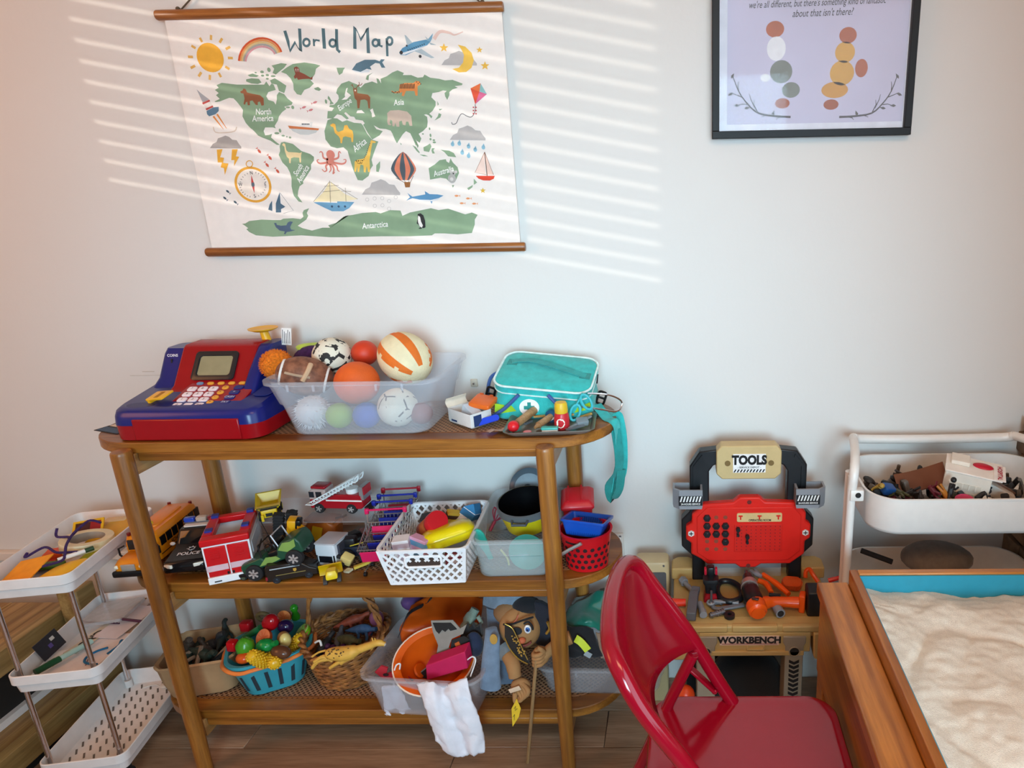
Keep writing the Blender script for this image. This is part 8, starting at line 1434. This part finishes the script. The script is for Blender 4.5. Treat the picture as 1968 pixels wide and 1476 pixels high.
part('case', MB(plast('#d0bd92', .45)).rbox((rc.x, -.075, .36), (.088, .055, .15), .012), tv, world=True); part('screen', MB(mat('#5a5c60', .25)).at((rc.x+.006, -.1035, .372)).prism(rrect(.06, .07, .006, 3), -.001, .002, 'y'), tv, world=True); part('dial', MB(BKP).lathe([(.0001, -.006), (.018, -.005), (.02, 0)], 20, (rc.x-.004, -.1045, .375), 'y'), tv, world=True); part('lower_block', MB(BKP).rbox((rc.x+.022, -.115, .318), (.036, .03, .05), .004), tv, world=True)
for s_ in (-1, 1): part('screw', MB(STEEL).lathe([(.0001, -.0015), (.0026, -.0012), (.003, 0)], 10, (rc.x+s_*.03, -.1025, .425), 'y'), tv, world=True)
part('foot', MB(plast('#b9a67c')).box(rc.x-.036, rc.x+.036, -.095, -.055, 0, .29), tv, world=True, bevel=.004)
# ================================================================== red folding chair
CRD = plast('#b80f2b', .16); ch = T('red_folding_chair', 'glossy red metal folding chair facing the sandbox', 'chair', (.1, -.75, 0))
CRM = mat('#93081e', .14, var=.02, coat=.22, spec=.45)
yF, yN = -.598, -.892
def tub(y, x, z): return Vector((x, y, z))
lo = [(.345, .012), (.2, .245), (.071, .468), (.006, .592), (-.055, .69)]
loop = [tub(yN, x, z) for x, z in lo]+[Vector((-.084, yN+.012, .742)), Vector((-.104, -.84, .765)), Vector((-.110, -.745, .773)), Vector((-.102, -.655, .765)), Vector((-.084, yF-.012, .742))]+[tub(yF, x, z) for x, z in reversed(lo)]
part('frame_tube', MB(CRM).tube(loop, .0125, 14, sm=6), ch, world=True, sm=60)
rows = []
def railpt(u):     # along the bent upper rail from near to far
    P_ = smooth([Vector((-.05, yN, .685)), Vector((-.082, yN+.012, .738)), Vector((-.102, -.84, .762)), Vector((-.108, -.745, .770)), Vector((-.100, -.655, .762)), Vector((-.082, yF-.012, .738)), Vector((-.05, yF, .685))], 6)
    f = u*(len(P_)-1); i = min(len(P_)-2, int(f)); return P_[i].lerp(P_[i+1], f-i)
NU, NV = 28, 10
pan_ = MB(CRM)
def panpt(u, v):
    y = yN+(yF-yN)*u; t_ = railpt(u); sdip = 4*u*(1-u); zl = .62-.055*u+.022*sdip; xl = -.006+.034*u-.06*sdip
    b = Vector((xl, y, zl)); q = t_.lerp(Vector((b.x, y if True else 0, b.z)), v); q.x -= .012*sin(pi*v)*sdip; q.y = t_.y+(y-t_.y)*v; return q
for i in range(NU+1):
    for j in range(NV+1): pan_.v.append(panpt(i/NU, j/NV))
for i in range(NU):
    for j in range(NV): a = i*(NV+1)+j; pan_.f.append((a, a+1, a+NV+2, a+NV+1)); pan_.mi.append(0)
o = part('back_panel', pan_, ch, world=True, sm=60); s_ = o.modifiers.new('t', 'SOLIDIFY'); s_.thickness = .003; s_.offset = 0
sx0, sx1, sy0, sy1 = -.068, .268, -.905, -.585
part('seat', MB(CRM).loft([[(x, y, z) for x, y in rrect(sx1-sx0+2*o_, sy1-sy0+2*o_, .05, 8, (sx0+sx1)/2, (sy0+sy1)/2)] for z, o_ in ((.428, -.004), (.43, 0), (.446, 0), (.4505, -.003), (.452, -.01), (.4505, -.02), (.4495, -.03), (.4485, -.12))]), ch, world=True, sm=40)
for y in (yF+.022, yN-.022):
    yy = y-(.04 if y > -.7 else -.04)
    part('rear_leg', MB(CRM).tube([(.012, yy, .566), (-.03, yy, .468), (-.12, yy, .24), (-.215, yy, .012)], .0105, 12), ch, world=True, sm=60)
    part('hinge_link', MB(CRM).bar((-.002, yy+.012, .535), (.05, yy+.012, .478), .006, .018, (0, 1, 0)), ch, world=True, bevel=.002)
    for x, z in ((-.002, .535), (.05, .478)): part('rivet', MB(CRM).ball((x, yy+.012-.004, z), (.005, .004, .005), 10, 8), ch, world=True)
part('rear_crossbar', MB(CRM).tube([(-.12, yF-.02, .24), (-.12, yN+.02, .24)], .008, 10), ch, world=True); part('front_crossbar', MB(CRM).tube([(.25, yF, .165), (.25, yN, .165)], .008, 10), ch, world=True)
for x, y in ((.348, yF), (.348, yN), (-.217, yF-.02), (-.217, yN+.02)): part('rubber_foot', MB(DARK).cyl((x, y, 0), (x, y, .02), .015, n=14), ch, world=True)
# ================================================================== white trolley of small toys
WM_ = mat('#e9e6e1', .35, var=.02, coat=.2); tc = T('metal_trolley', 'white metal utility trolley with curved handle in the corner', 'trolley', (.61, -.17, 0)); TX0, TX1, TY0, TY1 = .376, .848, -.295, -.045
def basket(zr, h):
    mb = MB(WM_); C = lambda o, z, r=.07: [(x, y, z) for x, y in rrect(TX1-TX0-.03+2*o, TY1-TY0+2*o, r+o, 9, (TX0+TX1)/2+.012, (TY0+TY1)/2)]
    mb.loft([C(-.014, zr-h), C(-.004, zr-h+.003), C(0, zr-h+.012), C(0, zr-.003), C(.003, zr-.003), C(.003, zr), C(-.002, zr), C(-.003, zr-h+.012), C(-.016, zr-h+.004)]); return part('basket', mb, tc, world=True, sm=50)
basket(.70, .088); basket(.44, .088); basket(.17, .088)
for x in (TX0-.006, TX1+.006):
    sg_ = 1 if x < .6 else -1
    for y in (-.247, -.222): part('post', MB(WM_).tube([(x, y, .03), (x, y, .735)], .0095, 12), tc, world=True)
    part('side_handle', MB(WM_).tube([(x, -.25, .705), (x+sg_*.004, -.246, .745), (x+sg_*.016, -.2, .762), (x+sg_*.034, -.12, .76), (x+sg_*.046, -.06, .752)], .0105, 12, sm=5), tc, world=True); part('bracket', MB(WM_).rbox((x+(.01 if x < .6 else -.01), -.25, .692), (.03, .02, .026), .003), tc, world=True); part('bracket_screw', MB(DARK).lathe([(.0001, -.0012), (.006, -.001), (.0065, 0)], 14, (x+(.012 if x < .6 else -.012), -.2605, .694), 'y'), tc, world=True)
    for y in (-.235, -.105): part('caster', MB(DARK).cyl((x-.008, y, .02), (x+.008, y, .02), .02, n=14), tc, world=True)
part('handle_bar', MB(WM_).tube([(TX0+.04, -.06, .752), (TX0+.07, -.045, .742), (.6, -.045, .74), (TX1-.07, -.045, .742), (TX1-.04, -.06, .752)], .0115, 12, sm=5), tc, world=True)
ZK = .70-.083
t = T('toy_house', 'white toy hospital building with red lettering on the trolley', 'toy building', tuple(U(1855, 930, y=-.2)), (R(6), R(6), R(-22))); CRMW = plast('#e6dfd2', .45)
part('walls', MB(CRMW).box(-.048, .048, -.035, .04, -.03, .042), t, bevel=.002); part('roof', MB(plast('#efe9e0')).box(-.05, .068, -.037, .042, .042, .046), t, bevel=.001); part('roof_box', MB(CRMW).box(-.04, 0, -.005, .035, .046, .056), t, bevel=.002); part('red_logo', MB(plast('#c01a34')).ball((.028, .012, .047), (.022, .013, .005), 16, 8), t)
for z in (.0, -.022): 
    part('window_strip', MB(plast('#d8cfc0')).box(-.038, .03, -.0362, -.0348, z+.005, z+.019), t)
    for i in range(5): part('window_bar', MB(CRMW).box(-.036+i*.0135, -.033+i*.0135, -.0375, -.0355, z+.005, z+.019), t)
sgn = part('red_sign', MB(matte('#f0ece6')).box(.05, .074, -.0385, .03, .0462, .0475), t); part('sign_lettering', MB(matte('#b01a3a')).text('HOSPITAL', .0135, (.062, -.004, .0478), (0, 0, R(-90)), bold=.03), sgn)
def stuffy(name, label, cat, px, py, Y, fn, rot=(0, 0, 0)):
    p_ = U(px, py, y=Y); t = T(name, label, cat, tuple(p_), rot); fn(t); return t
stuffy('toy_ramp', 'curved brown plastic toy ramp lying in the trolley', 'toy ramp', 1775, 920, -.17, lambda t: part('slope', MB(plast('#6b3a22', .45)).strip([(-.055, 0, -.028), (-.03, 0, -.02), (-.005, 0, -.004), (.016, 0, .018), (.034, 0, .04)], .05, .004, (.2, 1, 0)), t), (R(48), 0, R(12)))
stuffy('toy_van', 'pale toy van lying on its side at the right of the trolley', 'toy van', 1915, 945, -.22, lambda t: (part('body', MB(plast('#cfc2b4')).rbox((0, 0, 0), (.075, .026, .028), .005), t), part('side_mark', MB(DARK).box(-.03, -.018, -.0136, -.0128, -.006, .008), t), part('chassis', MB(plast('#6a4a38')).rbox((.006, .014, .006), (.07, .012, .022), .003), t)), (0, R(28), R(-12)))
def fig(c):
    def f(t):
        m_ = plast(c, .5); part('torso', MB(m_).tube([(0, 0, -.012), (0, 0, .012)], [.006, .007], 8), t); part('head', MB(m_).ball((0, 0, .021), .0065, 10, 8), t)
        for s_ in (-1, 1): part('arm', MB(m_).tube([(s_*.006, 0, .01), (s_*.015, -.004, .002), (s_*.02, -.008, .01)], .0026, 6), t); part('leg', MB(m_).tube([(s_*.004, 0, -.01), (s_*.007, -.003, -.026)], .0032, 6), t)
    return f
FI = [('yellow toy figure at the left end of the trolley', '#b08a3a', 1690, 935, -.2), ('dark toy figure standing before the white building', '#1a1a1c', 1828, 940, -.26), ('grey toy figure behind the brown ramp', '#3a3230', 1738, 917, -.13), ('maroon toy figure in the middle of the trolley', '#6a1a2a', 1795, 945, -.23), ('olive toy figure beside the blue block', '#4a4a2a', 1728, 946, -.22), ('black toy figure under the brown ramp', '#201c1a', 1750, 948, -.23), ('brown toy figure right of the white building', '#4a3226', 1902, 925, -.18), ('dark toy figure lying at the front of the trolley', '#2a2522', 1770, 958, -.255), ('orange toy figure lying in front of the white building', '#a8661c', 1818, 952, -.262), ('charcoal toy figure at the right front of the trolley', '#232326', 1885, 953, -.25)]
for i, (lab, c, px, py, Y) in enumerate(FI): stuffy('toy_figure', lab, 'toy figure', px, py, Y, fig(c), (R(60+40*(i % 3)) if i not in (1,) else 0, R(30*(i % 4)), R(50*i)))
stuffy('toy_block', 'bright blue toy block at the left of the trolley', 'toy block', 1706, 940, -.21, lambda t: part('block', MB(plast('#1d4f8f')).rbox((0, 0, 0), (.03, .024, .02), .004), t), (R(20), R(15), R(20)))
stuffy('pink_dish', 'pink oval toy dish at the front of the trolley', 'toy dish', 1853, 961, -.27, lambda t: part('dish', MB(plast('#c8466a')).lathe([(.0001, -.004), (.014, -.003), (.021, .003), (.02, .004), (.0001, 0)], 22, sy=.7), t), (R(25), 0, 0))
stuffy('toy_spoked_disc', 'white and black patterned toy wheel at the trolley front', 'toy disc', 1897, 962, -.27, lambda t: (part('rim', MB(matte('#dcd8d0')).lathe([(.0001, -.004), (.01, -.004), (.0105, .004), (.0001, .004)], 18), t), part('spokes', MB(DARK).bar((-.009, 0, .0045), (.009, 0, .0045), .002, .001).bar((0, -.009, .0045), (0, .009, .0045), .002, .001), t)), (R(40), 0, 0))
# loose small toys filling the basket, too many and small to pick apart
pile = MB(); rg = random.Random(12); PC = [plast(c, .5) for c in ('#2a2523', '#3a2e26', '#1c1c1e', '#4a3a2c', '#5a1f28', '#38352a', '#6a6158', '#23303a')]
for i in range(200):
    x, y = rg.uniform(TX0+.06, TX1-.06), rg.uniform(TY0+.035, TY1-.04); z = ZK+rg.uniform(.004, .062); pile.use(rg.choice(PC)).at((x, y, z), (rg.uniform(0, 3), rg.uniform(0, 3), rg.uniform(0, 3)))
    if i % 3 == 0: pile.tube([(-.02, 0, 0), (0, .006, .003), (.02, 0, 0)], .0045, 6, sm=2)
    elif i % 3 == 1: pile.rbox((0, 0, 0), (.03, .016, .012), .003, 2)
    else: pile.ball((0, 0, 0), (.012, .008, .016), 8, 6)
pile.at(); tag(one('toy_pile', pile, 'jumble of tiny dark toys filling the trolley basket', 'toys', (.61, -.17, ZK)), kind='stuff')
one('grey_sack', MB(cloth('#6e645a')).ball(U(1800, 1072, y=-.17), (.085, .06, .034), 24, 14, .03), 'grey cloth sack on the trolley tier below the toys', 'sack', (.61, -.17, .36), sm=60); one('black_rod', MB(DARK).tube([U(1655, 1058, y=-.12), U(1715, 1080, y=-.16)], .007, 8), 'black rod lying on the lower trolley tier', 'rod', tuple(U(1690, 1070, y=-.14)))
# ================================================================== sandbox table
SW = wood('#955212', '#cf8434', 'y', .35, 9, .3, 7); SWX = wood('#955212', '#cf8434', 'x', .35, 9, .3, 7)
sbx = T('sandbox_table', 'wooden sandbox table with blue lining filled with pale sand', 'sandbox', (.6, -.85, 0)); BX0, BX1, BY0, BY1, BZ = .333, .86, -1.30, -.405, .60
part('side_rail', MB(SW).box(BX0, BX0+.016, BY0, BY1, .47, BZ), sbx, world=True, bevel=.002); part('side_rail', MB(SW).box(BX1-.016, BX1, BY0, BY1, .47, BZ), sbx, world=True, bevel=.002); part('back_rail', MB(SWX).box(BX0+.016, BX1-.016, BY1-.016, BY1, .47, BZ), sbx, world=True, bevel=.002); part('front_rail', MB(SWX).box(BX0+.016, BX1-.016, BY0, BY0+.016, .47, BZ), sbx, world=True, bevel=.002)
part('ledge_board', MB(SW).box(BX0-.064, BX0-.0005, BY0, BY1+.002, .545, .57), sbx, world=True, bevel=.003); part('skirt_board', MB(SW).box(BX0-.056, BX0-.034, BY0, BY1, .36, .5445), sbx, world=True, bevel=.002)
for x in (BX0-.03, BX1-.03):
    for y in (BY1-.03, BY0+.03): part('leg', MB(SW).box(x-.025, x+.025, y-.025, y+.025, 0, .47), sbx, world=True, bevel=.003)
part('base_panel', MB(SW).box(BX0-.034, BX0-.02, BY0+.02, BY1-.01, .2, .47), sbx, world=True)
BLN = plast('#2f97b0', .35)
part('blue_lining', MB(BLN).box(BX0+.0165, BX1-.0165, BY1-.02, BY1-.0165, .48, BZ-.004), sbx, world=True); part('blue_lining', MB(BLN).box(BX0+.0165, BX0+.02, BY0+.017, BY1-.02, .48, BZ-.008), sbx, world=True); part('blue_lining', MB(BLN).box(BX1-.02, BX1-.0165, BY0+.017, BY1-.02, .48, BZ-.004), sbx, world=True); part('tray_floor', MB(BLN).box(BX0+.017, BX1-.017, BY0+.017, BY1-.017, .47, .48), sbx, world=True)
sm_ = mat('#f3e8d6', .95, var=.05, scale=350, bump=.7, bscale=900, spec=.2); sand = MB(sm_); nx, ny = 150, 240; ax0, ax1, ay0, ay1 = BX0+.0205, BX1-.0205, BY0+.0175, BY1-.0205
for i in range(nx+1):
    for j in range(ny+1):
        x = ax0+(ax1-ax0)*i/nx; y = ay0+(ay1-ay0)*j/ny
        h = .011*NZ.noise((x*9, y*9, 1.7))+.006*NZ.noise((x*22+5, y*14, 3.1))+.0022*NZ.noise((x*60, y*60, 9))+.0006*NZ.noise((x*240, y*240, 2))
        d = abs(NZ.noise((x*6+2, y*6, 7.7))); h -= .006*max(0, .12-d)/.12
        edge = max(0, (y-(BY1-.1))/.1); h -= .018*edge*(.5+.9*min(1, (x-ax0)/.25)); h += .012*max(0, 1-(x-ax0)/.05)*(1 if y < -.5 else .4)
        sand.v.append(Vector((x, y, .572+h)))
for i in range(nx):
    for j in range(ny): a = i*(ny+1)+j; sand.f.append((a, a+ny+1, a+ny+2, a+1)); sand.mi.append(0)
s0 = tag(one('sand', sand, 'pale rippled play sand filling the sandbox table', 'sand', (.6, -.85, .5), sm=60), kind='stuff')
